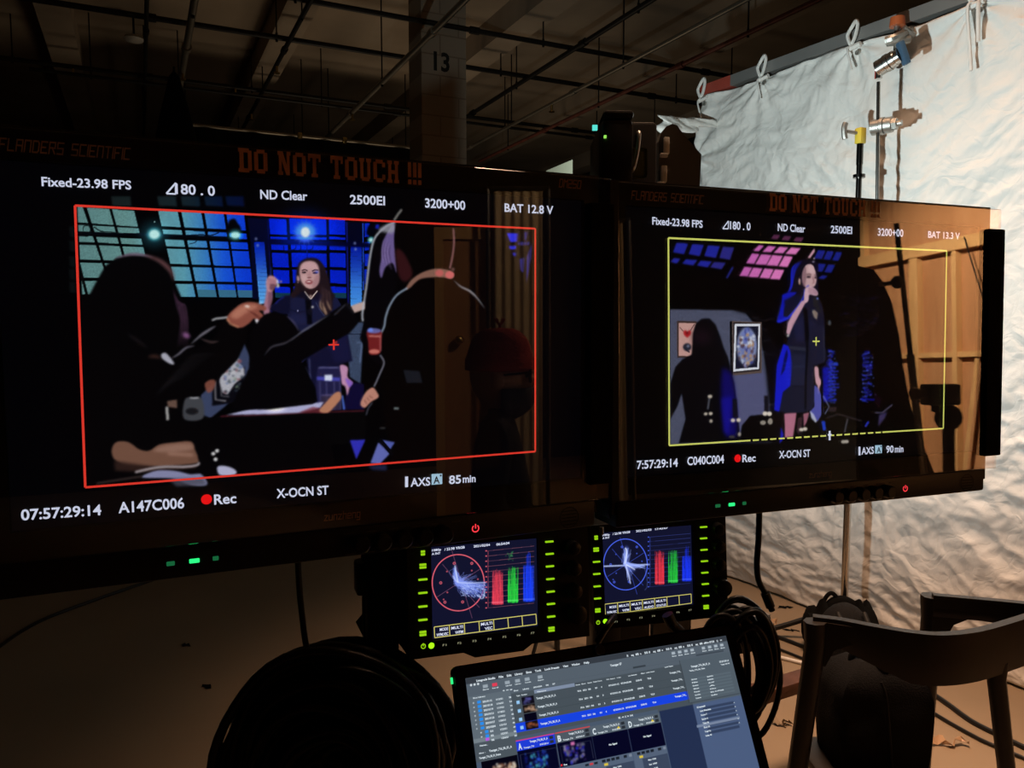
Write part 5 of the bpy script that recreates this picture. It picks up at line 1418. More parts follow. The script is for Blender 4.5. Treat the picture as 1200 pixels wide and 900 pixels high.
coil('cable_coil', 'big bundle of coiled black cable hanging at the cart under the left monitor', 398, 893, .86, .127, .138, 110, .0055, .10, .08)
coil('cable_coil', 'loops of black cable hanging between the cart post and the laptop', 466, 880, .93, .062, .105, 16, .004, .05, .6)
coil('cable_coil', 'narrow coil of black cable hanging to the right of the laptop', 866, 782, 1.05, .042, .088, 18, .0042, .05, .7)
def run(name, label, pts, r, m=M_CABLE, cat='cable', group=None, extra=None):
    b = MB(); b.tube(spline_v(pts), r, 8)
    if extra: extra(b)
    o = b.build(name, m, None, 60)
    return tag(o, label, cat, group)
def spline_v(pts, k=8):
    return [Vector(q) for q in spline([tuple(p) for p in pts], k, False)]
run('hanging_cable', 'thin straight black cable hanging from the bottom of the left monitor', [P(349, 655, .83), P(351, 690, .83), P(354, 720, .835), P(358, 752, .84), P(364, 775, .845), P(380, 800, .85)], .0035)
def plug(b):
    a, c = P(896.5, 695, 1.05), P(903, 711, 1.05)
    b.cyl(a, c, .0065, 12); b.cyl(c, c + (c - a).normalized() * .006, .0045, 12)
run('hanging_cable', 'black cable with a plug dangling from the right monitor', [P(890, 590, 1.05), P(889, 630, 1.05), P(887, 660, 1.05), P(889, 680, 1.05), P(896.5, 695, 1.05)], .0042, extra=plug)
run('video_cable', 'short black cable arching under the right waveform monitor', [P(700, 752, 1.0), P(706, 742, 1.0), P(712, 733, 1.0), P(720, 722, 1.02)], .005)
run('video_cable', 'thick pair of black leads dropping below the right waveform monitor', [P(782, 720, 1.0), P(788, 732, 1.0), P(797, 741, 1.0), P(804, 752, 1.0)], .008)
b = MB()
pb = thing('power_box', 'small black power box with a grey top hanging behind the laptop', 'power supply', Matrix.Translation(P(876, 728, 1.12)) @ cartM.to_quaternion().to_matrix().to_4x4())
b.box(-.03, .028, -.02, .04, -.04, .012, .004); b.build('body', M_SATIN, pb, 40)
b = MB(); b.box(-.03, .026, -.02, .04, .0122, .0142, .0006, 1); b.build('cover_plate', mat('grey_plate', (.35, .33, .31, 1), .5, metal=.4), pb, 40)
b = MB(); b.cyl((.0, -.0205, -.012), (.0, -.023, -.012), .012, 20); b.build('socket', M_RUBBER, pb, 40)
b = MB(); b.tube([(0, .05, -.0), (0, .09, .03), (0, .09, .25)], .008, 6); b.build('hook', M_SATIN, pb, 40)

# ------------------------------------------------------------------ floor, walls, ceiling
def floor_mat():
    m = mat('painted_concrete_floor', (.29, .22, .15, 1), .62, spec=.25, var=.12, vscale=.9, bump=.08, bscale=8)
    return m
FX0, FX1, FY0, FY1, CEIL = -9.0, 9.5, -6.5, 19.0, 5.0
def slab(name, x0, x1, y0, y1, z0, z1, m):
    b = MB(); b.box(x0, x1, y0, y1, z0, z1)
    o = b.build(name, m); o['kind'] = 'structure'
    return o
slab('floor', FX0, FX1, FY0, FY1, -.1, 0, floor_mat())
M_CEIL = mat('brown_concrete_ceiling', (.36, .28, .20, 1), .9, spec=.1, var=.35, vscale=.5, bump=.2, bscale=3)
slab('ceiling', FX0, FX1, FY0, FY1, CEIL, CEIL + .2, M_CEIL)
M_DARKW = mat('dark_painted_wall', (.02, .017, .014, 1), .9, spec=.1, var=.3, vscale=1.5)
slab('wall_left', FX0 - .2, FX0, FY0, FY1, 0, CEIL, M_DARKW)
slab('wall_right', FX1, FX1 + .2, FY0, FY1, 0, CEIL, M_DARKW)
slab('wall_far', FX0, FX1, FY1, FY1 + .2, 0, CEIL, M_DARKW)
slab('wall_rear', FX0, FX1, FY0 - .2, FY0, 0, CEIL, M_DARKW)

# concrete joists
M_JOIST = mat('pale_concrete_joist', (.38, .30, .22, 1), .9, spec=.1, var=.25, vscale=1.2)
for i, x in enumerate(np.arange(-7.6, 9, 2.3)):
    b = MB(); b.box(x - .16, x + .16, FY0, FY1, CEIL - .28, CEIL)
    o = b.build('trim_%d' % (i + 1), M_JOIST); o['kind'] = 'structure'
# block column with its painted number
def block_mat():
    m = mat('painted_block_column', (.34, .23, .145, 1), .85, spec=.1)
    nt = m.node_tree; bs = nt.nodes['Principled BSDF']
    tc = nt.nodes.new('ShaderNodeTexCoord'); mp = nt.nodes.new('ShaderNodeMapping')
    mp.inputs['Rotation'].default_value = (math.pi / 2, 0, 0)
    br = nt.nodes.new('ShaderNodeTexBrick')
    br.inputs['Color1'].default_value = (.40, .33, .25, 1); br.inputs['Color2'].default_value = (.36, .295, .22, 1); br.inputs['Mortar'].default_value = (.27, .21, .15, 1)
    br.inputs['Scale'].default_value = 1; br.inputs['Brick Width'].default_value = .4; br.inputs['Row Height'].default_value = .2; br.inputs['Mortar Size'].default_value = .008
    nt.links.new(tc.outputs['Object'], mp.inputs['Vector']); nt.links.new(mp.outputs['Vector'], br.inputs['Vector']); nt.links.new(br.outputs['Color'], bs.inputs['Base Color'])
    return m
cp = P(494, 100, 7.9)
col = thing('column', 'square concrete block column painted with the number 13', 'column', Matrix.Translation((cp.x, cp.y, 0)))
b = MB(); b.box(0, .482, 0, .39, 0, CEIL); b.build('shaft', block_mat(), col)
nz = P(515, 87, 8.1).z
b = MB()
put_text(b, '13', .13, nz, .30, nz, .185, -.004, 0, .03)
b.build('painted_number', mat('black_stencil_paint', (.012, .01, .008, 1), .8), col)

# pipes, conduits and sprinkler branches under the ceiling
M_PIPE = mat('black_iron_pipe', (.012, .010, .008, 1), .5, metal=.2, spec=.4, var=.3, vscale=3)
M_PIPE2 = mat('galvanised_pipe', (.32, .28, .22, 1), .45, metal=.8, var=.2, vscale=3)
M_BRASS = mat('brass_sprinkler', (.6, .42, .15, 1), .3, metal=1.0, var=.1)
def pipe(axis, px, py, h, r, a, c, m, label, group, drops=(), rods=2.6):
    p = Pz(px, py, h)
    t = thing('ceiling_pipe', label, 'pipe', None, group)
    mk = (lambda s: Vector((s, p.y, h))) if axis == 'x' else (lambda s: Vector((p.x, s, h)))
    t.location = mk((a + c) / 2)
    M = Matrix.Translation(-mk((a + c) / 2))
    b = MB(); b.tube([mk(a), mk(c)], r, 10)
    for s in np.arange(a + 1.2, c, 3.0): b.tube([mk(s) - (mk(1) - mk(0)) * .05, mk(s) + (mk(1) - mk(0)) * .05], r * 1.45, 10)
    b.v = [tuple(M @ Vector(v)) for v in b.v]; b.build('pipe_run', m, t, 40)
    for s in np.arange(a + .6, c, rods):
        q = mk(s); b = MB(); b.cyl(q, (q.x, q.y, CEIL), .008, 6); b.cyl(q - UP * r * 1.6, q + UP * r * 1.6, r * .5, 8)
        b.v = [tuple(M @ Vector(v)) for v in b.v]; b.build('hanger_rod', M_PIPE, t)
    for s in drops:
        q = mk(s); b = MB(); b.cyl(q, q - UP * .09, .014, 8); b.cyl(q - UP * .09, q - UP * .1, .035, 10)
        b.v = [tuple(M @ Vector(v)) for v in b.v]; b.build('sprinkler_head', M_BRASS, t, 40)
    return t
G = 'black pipes running across the ceiling'
pipe('x', 479, 22, 4.5, .026, -7, 8.5, M_PIPE, 'black ceiling pipe crossing behind the column, nearest of the three', None)
pipe('x', 479, 68, 4.5, .028, -7, 8.5, M_PIPE, 'black ceiling pipe crossing behind the column just above its painted number', None)
pipe('x', 479, 128, 4.5, .026, -7, 8.5, M_PIPE, 'black ceiling pipe crossing behind the column, farthest of the three', None, (-2.6, -.6, 1.2))
pipe('y', 228, 0, 4.3, .034, 4.5, 15.5, M_PIPE2, 'steep grey ceiling pipe running away at the left', None, (9.5,))
pipe('y', 360, 8, 4.42, .024, 4.5, 16, M_PIPE, 'thin dark ceiling branch pipe with sprinklers between column and grey pipe', None, (9.2, 11.4))
pipe('y', 545, 0, 4.1, .028, 2.5, 15.0, M_PIPE2, 'long diagonal ceiling conduit passing in front of the column', None, (9.6,))
pipe('y', 697, 42, 4.45, .028, 3, 17, M_PIPE, 'dark diagonal ceiling pipe to the right of the column', None)
pipe('y', 739, 72, 4.1, .022, 3.5, 11.5, M_PIPE2, 'bright diagonal ceiling conduit to the right of the column', None, (8.2,))
pipe('y', 872, 41, 4.2, .024, 2.5, 12, mat('rust_red_pipe', (.20, .06, .04, 1), .55, metal=.2, var=.3), 'rust red ceiling pipe above the left end of the white cloth', None)
pipe('y', 172, 0, 4.4, .02, 4.5, 15, M_PIPE, 'thin dark ceiling pipe at far left', None)
pipe('x', 600, 150, 4.3, .02, -1, 8.5, M_PIPE, 'low dark ceiling pipe far behind to the right of the column', None)
lp = Pz(157, 46, 4.72)
cl = thing('ceiling_lamp', 'small unlit round ceiling lamp at the dark left end', 'ceiling lamp', Matrix.Translation(lp))
b = MB(); b.lathe([(.09, .03), (.11, .0), (.09, -.02), (.04, -.03)], 24); b.build('lamp_shade', mat('grey_enamel', (.5, .46, .4, 1), .5, var=.1), cl, 40)
b = MB(); b.cyl((0, 0, .03), (0, 0, .28), .012, 8); b.build('stem', M_PIPE, cl)

# black drape hung from a bright tube
p0, p1 = Pz(213, 145, 4.0), Pz(400, 166, 4.0)
p1.y = p0.y
xa, xb = p0.x - .15, p1.x + 1.1
bd = thing('backdrop_pipe', 'bright metal tube holding the long black drape under the ceiling', 'pipe', Matrix.Translation((xa, p0.y, 4.0)))
b = MB(); b.tube([(0, 0, 0), (xb - xa, 0, 0)], .022, 10); b.build('tube', M_PIPE2, bd, 40)
for x in (1.6, 2.2):
    b = MB(); b.box(x - .03, x + .03, -.04, .04, -.04, .04, .01); b.build('clamp', M_BRASS, bd, 40)
for x in (.2, (xb - xa) / 2, xb - xa - .2):
    b = MB(); b.cyl((x, 0, 0), (x, 0, CEIL - 4.0), .008, 6); b.build('hanger_rod', M_PIPE, bd)
M_DUV = mat('black_duvetyne', (.006, .006, .006, 1), 1.0, spec=.05, bump=.2, bscale=60)
def drape(name, label, x0, x1, y, z0, z1, amp, lam):
    b = MB(); n, mrows = 90, 6
    vs, fs = [], []
    for side in (0, .012):
        for j in range(mrows + 1):
            for i in range(n + 1):
                x = x0 + (x1 - x0) * i / n
                w = amp * math.sin(2 * math.pi * (x / lam) + .6 * math.sin(3 * x)) * (.5 + .5 * (1 - j / mrows))
                vs.append((x, y + w + side, z0 + (z1 - z0) * j / mrows))
    k = (n + 1) * (mrows + 1)
    for j in range(mrows):
        for i in range(n):
            a = j * (n + 1) + i
            fs += [(a, a + 1, a + n + 2, a + n + 1), (k + a + n + 1, k + a + n + 2, k + a + 1, k + a)]
    for i in range(n):
        a, c = i, mrows * (n + 1) + i
        fs += [(a + 1, a, k + a, k + a + 1), (c, c + 1, k + c + 1, k + c)]
    for j in range(mrows):
        a, c = j * (n + 1), j * (n + 1) + n
        fs += [(a, a + n + 1, k + a + n + 1, k + a), (c + n + 1, c, k + c, k + c + n + 1)]
    b.add(vs, fs)
    o = b.build(name, M_DUV, None, 60)
    return tag(o, label, 'curtain')
drape('black_drape', 'long black drape hanging from the bright tube behind the left monitor', xa + .05, xb - .05, p0.y, 0, 3.97, .05, .5)
# furled black flag on its own stand
fz = P(204, 84, 8.0)
fs_ = thing('furled_flag', 'tall furled black flag on a stand rising in front of the black drape', 'flag', Matrix.Translation((fz.x, fz.y, 0)))
b = MB(); b.lathe([(.02, 0), (.26, .05), (.24, fz.z - .9), (.15, fz.z - .45), (.05, fz.z - .05), (.01, fz.z)], 14); b.build('folded_cloth', M_DUV, fs_, 60)
b = MB(); b.cyl((0, 0, 0), (0, 0, fz.z + .05), .012, 8); b.build('pole', M_SATIN, fs_)

# ------------------------------------------------------------------ white cloth on its frame
WZ = lambda px: 3.932 / ((px - 600) / 900 + .591)
def wl(px, h, off=0.0):
    Z = WZ(px); d = Vector((-(.509), -.861, 0))     # towards the photographer, in right / forward
    return at((px - 600) / 900 * Z, Z, h) + (RT * -.861 + FW * -.509) * 0 + NW * off
A0, A1 = None, None
NW = (RT * (-.861) + FW * (-.509)).normalized()
cl0, cl1 = wl(820, 0), wl(1215, 0)
DW = (cl1 - cl0).normalized(); 
cl1 = cl1 + DW * .9
LEN = (cl1 - cl0).length
HT = 2.845
NW = Vector((DW.y, -DW.x, 0)); NW = NW if NW.dot(EYE - cl0) > 0 else -NW
def sx_of(px): return (wl(px, 0) - cl0).dot(DW)
TIES = [sx_of(p) for p in (891, 993, 1128)] + [LEN - .05]
M_CLOTH = mat('white_crinkled_cloth', (.80, .78, .74, 1), .75, spec=.15, var=.03, vscale=2, bump=.22, bscale=26)
def cloth_disp(s, z):
    q = Vector((s, z, 0))
    d = 0
    w = noise.noise_vector(q * 1.7) * .25
    a = q + Vector((w.x, w.y, 0))
    d += .008 * noise.noise(a * 1.3)
    r1 = 1 - abs(noise.noise(Vector((a.x * 2.2 + a.y * 2.4, a.y * 5.0 - a.x * 1.6, 3))))
    r2 = 1 - abs(noise.noise(Vector((a.x * 6.0 - a.y * 2.5, a.y * 9.0 + a.x * 3.0, 9))))
    r3 = 1 - abs(noise.noise(Vector((a.x * 14 + a.y * 5, a.y * 17 - a.x * 6, 5))))
    d += .030 * r1 + .020 * r2 + .0085 * r3 - .04
    for t in TIES:
        dx, dz = s - t, HT - z
        rr = math.hypot(dx, dz) + .02
        d += .009 * math.sin(math.atan2(dx, dz) * 11 + t * 3) * math.exp(-rr / .45) * min(1, rr / .06)
    dx, dz = s + .02, HT - .35 - z
    rr = math.hypot(dx, dz) + .02
    d += .016 * math.sin(math.atan2(dz, dx) * 8) * math.exp(-rr / .7) * min(1, rr / .1)
    for sm in (sx_of(989), sx_of(1290)):
        d += .004 * math.exp(-((s - sm) / .012) ** 2)
    d += .005 * math.exp(-((z - .14) / .012) ** 2)
    return d
def crumple(m):
    nt = m.node_tree; bs = nt.nodes['Principled BSDF']; old = bs.inputs['Normal'].links[0].from_node
    tc = nt.nodes.new('ShaderNodeTexCoord'); nz = nt.nodes.new('ShaderNodeTexNoise'); nz.inputs['Scale'].default_value = 3.0; nz.inputs['Detail'].default_value = 3
    mx = nt.nodes.new('ShaderNodeMixRGB'); mx.blend_type = 'LINEAR_LIGHT'; mx.inputs[0].default_value = .35
    nt.links.new(tc.outputs['Object'], mx.inputs[1]); nt.links.new(tc.outputs['Object'], nz.inputs['Vector']); nt.links.new(nz.outputs['Color'], mx.inputs[2])
    prev = old
    for sc, st in ((4.0, .32), (10.0, .25)):
        mp = nt.nodes.new('ShaderNodeMapping'); mp.inputs['Scale'].default_value = (1, 1, 1.5)
        v = nt.nodes.new('ShaderNodeTexVoronoi'); v.feature = 'DISTANCE_TO_EDGE'; v.inputs['Scale'].default_value = sc
        bp = nt.nodes.new('ShaderNodeBump'); bp.inputs['Strength'].default_value = st; bp.inputs['Distance'].default_value = .16 / sc
        nt.links.new(mx.outputs[0], mp.inputs['Vector']); nt.links.new(mp.outputs['Vector'], v.inputs['Vector']); nt.links.new(v.outputs['Distance'], bp.inputs['Height'])
        nt.links.new(prev.outputs['Normal'], bp.inputs['Normal']); prev = bp
    nt.links.new(prev.outputs['Normal'], bs.inputs['Normal'])
crumple(M_CLOTH)
cloth = thing('white_cloth', 'huge crinkled white cloth tied to a metal frame at right', 'cloth', Matrix.Translation(cl0))
ns, nz_ = 420, 330
vs, fs = [], []
for j in range(nz_ + 1):
    z = .012 + (HT - .012) * j / nz_
    for i in range(ns + 1):
        s = LEN * i / ns
        edge = .06 * math.sin(z * 3.0) * max(0, 1 - s / .25) if z < HT - .1 else 0
        sag = .02 * (0.5 - 0.5 * math.cos(s * 2 * math.pi / .9)) * (j / nz_) ** 12
        v = DW * (s - edge * .5) + NW * (cloth_disp(s, z) + .02) + UP * (z - sag)
        vs.append(v)
for j in range(nz_):
    for i in range(ns):
        a = j * (ns + 1) + i
        fs.append((a, a + 1, a + ns + 2, a + ns + 1))
b = MB(); b.add(vs, fs)
sheet = b.build('sheet', M_CLOTH, cloth, 180)
sm_ = sheet.modifiers.new('thickness', 'SOLIDIFY'); sm_.thickness = .002
b = MB()                                            # loose corner thrown over to the left
pts_t = [P(842, 141, 4.6), P(825, 139, 4.5), P(800, 138, 4.35), P(784, 136, 4.25), P(774, 137, 4.2), P(773, 150, 4.19)]
pts_b = [P(845, 150, 4.6), P(825, 149, 4.5), P(806, 156, 4.32), P(790, 149, 4.2), P(779, 158, 4.17), P(775, 176, 4.17)]
tt, bb = spline(pts_t, 6, False), spline(pts_b, 6, False)
vs, fs = [], []
for i, (a, c) in enumerate(zip(tt, bb)):
    for k in range(7):
        q = Vector(a) * (1 - k / 6) + Vector(c) * (k / 6)
        vs.append(q + NW * (.03 * math.sin(i * .9 + k * 1.4)) - cl0)
for i in range(len(tt) - 1):
    for k in range(6): fs.append((i * 7 + k, i * 7 + k + 1, (i + 1) * 7 + k + 1, (i + 1) * 7 + k))
b.add(vs, fs); lc = b.build('loose_corner', M_CLOTH, cloth, 180)
m_ = lc.modifiers.new('thickness', 'SOLIDIFY'); m_.thickness = .003
M_TIE = mat('white_tie_cord', (.78, .76, .72, 1), .8, spec=.1, var=.05)
for s in [.02] + TIES[:3]:
    base_ = DW * s + UP * (HT + .0) + NW * .05
    big = s in TIES[:3] and s == TIES[2]
    b = MB()
    b.tube(spline_v([base_ + UP * -0.0186, base_ + UP * 0.0310 + NW * 0.0124 + DW * -0.0124, base_ + UP * 0.0682 + DW * 0.0124 + NW * 0.0124, base_ + UP * 0.0930 + DW * 0.0217, base_ + UP * 0.0682 + DW * 0.0310, base_ + UP * 0.0186 + DW * 0.0186, base_ + UP * -0.0124 + DW * 0.0000]), .009, 6)
    tl = .26 if big else .10
    b.tube(spline_v([base_ + UP * -0.0124 + DW * 0.0062, base_ + UP * -0.0372 + NW * 0.0186 + DW * -0.0062, base_ + UP * -0.0372 - UP * tl * .6 + NW * 0.0186 + DW * 0.0093, base_ + UP * -0.0372 - UP * tl + NW * 0.0217 + DW * 0.0217]), .007 if big else .005, 6)
    if big: b.tube(spline_v([base_ + UP * -0.0124 + DW * 0.0310, base_ + UP * -0.0496 + NW * 0.0186 + DW * 0.0372, base_ + UP * -0.1860 + NW * 0.0186 + DW * 0.0434]), .008, 6)
    b.tube([base_ + DW * -.02 + UP * -.03, base_ + DW * .05 + UP * -.02], .012, 6)
    b.build('tie', M_TIE, cloth, 60)
    b = MB(); gp = DW * (s + .02) + UP * (HT - .05) + NW * (.03 + cloth_disp(s + .02, HT - .05))
    b.tube([gp + NW * -.002, gp + NW * .006], .012, 12); b.build('grommet', M_STEEL, cloth, 40)
fr = thing('cloth_frame', 'grey square metal tube frame stretching the white cloth', 'frame', Matrix.Translation(cl0))
M_TUBE = mat('grey_anodised_tube', (.36, .355, .34, 1), .45, metal=.6, var=.1, vscale=4)
def sq_tube(a, c, w):
    d = (c - a).normalized(); up = UP if abs(d.z) < .5 else NW; sd = d.cross(up).normalized(); up = sd.cross(d)
    vs = [p + sd * i * w / 2 + up * j * w / 2 for p in (a, c) for i, j in ((-1, -1), (1, -1), (1, 1), (-1, 1))]
    return vs, [(0, 1, 2, 3), (7, 6, 5, 4)] + [(i, (i + 1) % 4, 4 + (i + 1) % 4, 4 + i) for i in range(4)]
zp = HT + .035
b = MB(); b.add(*sq_tube(DW * .23 + UP * zp, DW * (LEN + .1) + UP * zp, .058)); b.build('rail', M_TUBE, fr)
b = MB(); b.add(*sq_tube(DW * -.02 + UP * zp, DW * .23 + UP * zp, .060)); b.build('corner_sleeve', mat('red_painted_sleeve', (.36, .06, .04, 1), .5, var=.15), fr)
for s in (.05, LEN + .07):
    b = MB(); b.add(*sq_tube(DW * s + UP * .0 - NW * .05, DW * s + UP * zp - NW * .05, .05)); b.build('upright', M_TUBE, fr)
b = MB(); b.add(*sq_tube(DW * .05 + UP * .03 - NW * .05, DW * (LEN + .07) + UP * .03 - NW * .05, .05)); b.build('rail', M_TUBE, fr)

# ------------------------------------------------------------------ grip stand holding the frame
SZ = 3.52
foot = P(993, 600, SZ); foot.z = 0
gs = thing('grip_stand', 'chrome and black grip stand with grip heads in front of the white cloth', 'stand', Matrix.Translation(foot))
def rel(p): return Vector(p) - foot
b = MB(); top = rel(P(1012, 166, SZ)); top.x = top.y = 0
b.tube([(0, 0, .12), (0, 0, 1.15)], .0165, 16); b.tube([(0, 0, 1.15), (0, 0, 1.18)], .022, 16); b.build('lower_tube', M_CHROME, gs, 40)
b = MB(); b.tube([(0, 0, 1.15), (0, 0, top.z)], .0125, 16); b.tube([(0, 0, top.z - .16), (0, 0, top.z - .145)], .026, 16); b.tube([(0, 0, top.z - .1), (0, 0, top.z)], .0145, 16)
b.build('riser', mat('dark_chrome', (.10, .095, .09, 1), .2, metal=1.0, var=.1), gs, 40)
for k in range(3):
    a = 2 * math.pi * k / 3 + .4
    d = Vector((math.cos(a), math.sin(a), 0))
    b = MB(); b.tube(spline_v([Vector((0, 0, .15)) + d * .02, Vector((0, 0, .12)) + d * .12, Vector((0, 0, .04)) + d * .32, Vector((0, 0, .015)) + d * .46]), .0125, 10); b.build('leg', M_SATIN, gs, 40)
hd = P(1030, 148, SZ - .03)
rt, fw = RT, FW
b = MB()
k0 = rel(P(1022, 150, SZ - .02)); k1 = rel(P(1050, 145, SZ - .09))
axd = (k1 - k0).normalized()
b.cyl(k0, k0 + axd * .035, .034, 24); b.cyl(k0 + axd * .038, k0 + axd * .052, .038, 24); b.cyl(k0 + axd * .055, k0 + axd * .085, .034, 24); b.cyl(k0 + axd * .085, k0 + axd * .105, .026, 6)
b.cyl(k0 + axd * .08, k0 + axd * .125, .012, 12)
b.build('grip_head', M_STEEL, gs, 40)
b = MB(); y0 = Vector((0, 0, top.z - .01)); b.box(y0.x - .018, y0.x + .018, y0.y - .018, y0.y + .018, y0.z, y0.z + .07, .005); b.build('yellow_collar', mat('yellow_painted_metal', (.62, .46, .05, 1), .45, var=.15), gs, 40)
b = MB(); kk = y0 + UP * .045; b.cyl(kk, kk - RT * .06 + UP * .01, .008, 10); kb = kk - RT * .068 + UP * .012
b.tube(spline_v([kb + UP * .035, kb + UP * .015 - RT * .006, kb - UP * .015 - RT * .004, kb - UP * .035]), .012, 8); b.build('t_handle', M_STEEL, gs, 40)
ra, rb = rel(P(1029.5, 96, SZ - .05)), rel(P(1027, 330, SZ - .05))
b = MB(); b.tube([ra, rb], .008, 12); b.build('arm_rod', mat('steel_rod', (.33, .32, .30, 1), .25, metal=1.0, var=.1), gs, 40)
b = MB()
g0 = rel(P(1030, 80, SZ - .03)); g1 = rel(P(1054, 65, SZ - .10)); ax2 = (g1 - g0).normalized()
b.cyl(g0 - ax2 * .005, g0 + ax2 * .03, .036, 24); b.cyl(g0 + ax2 * .033, g0 + ax2 * .05, .039, 24); b.cyl(g0 + ax2 * .053, g0 + ax2 * .075, .036, 24); b.cyl(g0 + ax2 * .075, g0 + ax2 * .095, .03, 24); b.cyl(g0 - UP * .045, g0 - UP * .0, .014, 10); b.build('grip_head', M_CHROME, gs, 40)
b = MB(); hp = g0 + ax2 * .11; sd = UP
b.box(-.05, .05, -.012, .014, -.018, .018, .006, 2, 0, Matrix.Translation(hp) @ Matrix(((0.25, ax2.x, 0, 0), (0.1, ax2.y, 0, 0), (0.96, ax2.z, 0, 0), (0, 0, 0, 1))) if False else axis_M(hp, (UP * .92 + RT * -.35)) @ Matrix.Rotation(math.pi / 2, 4, 'Y')); b.build('blue_handle', mat('blue_painted_handle', (.045, .10, .17, 1), .5, var=.1), gs, 40)
b = MB(); rp = g0 - ax2 * .008; b.tube([rp + UP * .03, rp - UP * .04], .010, 8); b.build('red_pad', mat('red_pad', (.45, .05, .04, 1), .55, var=.1), gs, 40)
# the clamp on the rail
cp_ = wl(1055, HT + .05); cp_ = cp_ + NW * .03
pc = thing('pipe_clamp', 'cast metal pipe clamp with an orange knob gripping the top rail', 'clamp', Matrix.Translation(cp_))
b = MB()
tl = lambda px, py, Z: P(px, py, Z) - cp_
Zc = (cp_ - EYE).dot(FW)
b.cyl(tl(1050, 62, Zc), tl(1051, 26, Zc), .012, 12)
b.tube(spline_v([tl(1038, 48, Zc - .03), tl(1050, 44, Zc - .05), tl(1066, 36, Zc), tl(1072, 34, Zc + .05)]), .02, 8)
b.tube([tl(1040, 50, Zc - .02), tl(1066, 46, Zc - .03)], .018, 8); b.tube([tl(1058, 33, Zc - .03), tl(1070, 42, Zc - .02)], .016, 8)
b.cyl(tl(1049.5, 62, Zc - .02), tl(1049, 70, Zc - .03), .012, 10)
b.build('jaw', M_STEEL, pc, 40)
b = MB(); b.cyl(tl(1051.5, 31, Zc), tl(1052, 20.5, Zc), .034, 20, .03); b.build('knob', mat('orange_knob', (.42, .10, .03, 1), .5, var=.1), pc, 40)
# sandbag
b = MB(); sp_ = P(985, 740, SZ - .12); sp_.z = .115
for sgn in (-1, 1):
    bm = bmesh.new(); bmesh.ops.create_uvsphere(bm, u_segments=20, v_segments=14, radius=1)
    for v in bm.verts:
        w = noise.noise(v.co * 2) * .08
        v.co = Vector((v.co.x * .09 + sgn * .08, v.co.y * .12, v.co.z * (.11 + w))) 
    b.bm(bm, 0, Matrix.Translation(sp_) @ Matrix.Rotation(-.5, 4, 'Z'))
b.tube(spline_v([sp_ + RT * -.07 + UP * .06, sp_ + RT * -.04 + UP * .11, sp_ + UP * .125, sp_ + RT * .05 + UP * .10, sp_ + RT * .08 + UP * .05]), .03, 8)
b.tube(spline_v([sp_ + RT * -.09 + UP * .07, sp_ + RT * -.075 + UP * .14, sp_ + RT * -.045 + UP * .165, sp_ + RT * -.01 + UP * .13]), .010, 6)
tag(b.build('sandbag', M_DUV, None, 60), 'black sandbag slumped over the foot of the grip stand', 'sandbag')

# ------------------------------------------------------------------ dark equipment behind the monitors
rk0 = P(731, 300, 2.05)
rack = thing('equipment_tower', 'tall black equipment tower with a cyan light behind the right monitor', 'equipment', Matrix.Translation((rk0.x, rk0.y, 0)) @ Matrix.Rotation(-YAW, 4, 'Z'))
b = MB(); hz = P(740, 142, 1.93).z
b.box(-.08, .062, -.12, .12, .1, hz, .01); b.build('cabinet', M_BLACK, rack, 40)
b = MB(); b.box(-.08, -.0, -.15, -.12, hz - .25, hz - .0, .015); b.box(-.075, .0, -.15, .05, hz, hz + .02, .008); b.build('power_module', M_SATIN, rack, 40)
lp_ = lambda px, py: rack.matrix_world.inverted() @ P(px, py, 1.9)
rack_inv = None
def rl(px, py):
    q = P(px, py, 1.9) - Vector((rk0.x, rk0.y, 0)); return Vector((q.dot(RT), q.dot(FW), q.z))
for px, py, w, h, m, nm in ((697, 150, .012, .012, emat('led_cyan', 90, 230, 215), 'cyan_light'), (709, 160.5, .006, .006, emat('led_lime', 150, 230, 90), 'green_light')):
    q = rl(px, py); b = MB(); b.box(q.x - w / 2, q.x + w / 2, -.156, -.148, q.z - h / 2, q.z + h / 2); b.build(nm, m, rack)
q = rl(743, 176); b = MB(); b.tube(spline_v([(q.x + .012, -.12, q.z + .045), (q.x + .012, -.15, q.z + .04), (q.x + .008, -.155, q.z), (q.x, -.15, q.z - .04), (q.x, -.12, q.z - .045)]), .005, 8); b.build('latch_bar', M_STEEL, rack, 60)
q = rl(751, 190); b = MB(); b.box(q.x - .025, q.x + .02, -.124, -.118, q.z - .035, q.z + .04, .01); b.build('olive_patch', mat('olive_cloth', (.07, .075, .015, 1), .8, var=.2), rack)
q = rl(741, 206); b = MB(); b.box(q.x - .006, q.x + .006, -.125, -.119, q.z - .009, q.z + .009); b.box(q.x - .03, q.x - .014, -.125, -.119, q.z - .009, q.z + .006, .003); b.build('connector', mat('pale_blue_socket', (.12, .15, .32, 1), .4), rack)
for a in (-.06, .045):
    for c in (-.09, .09): 
        b = MB(); b.cyl((a - .012, c, .05), (a + .012, c, .05), .05, 20); b.build('caster', M_RUBBER, rack, 40)
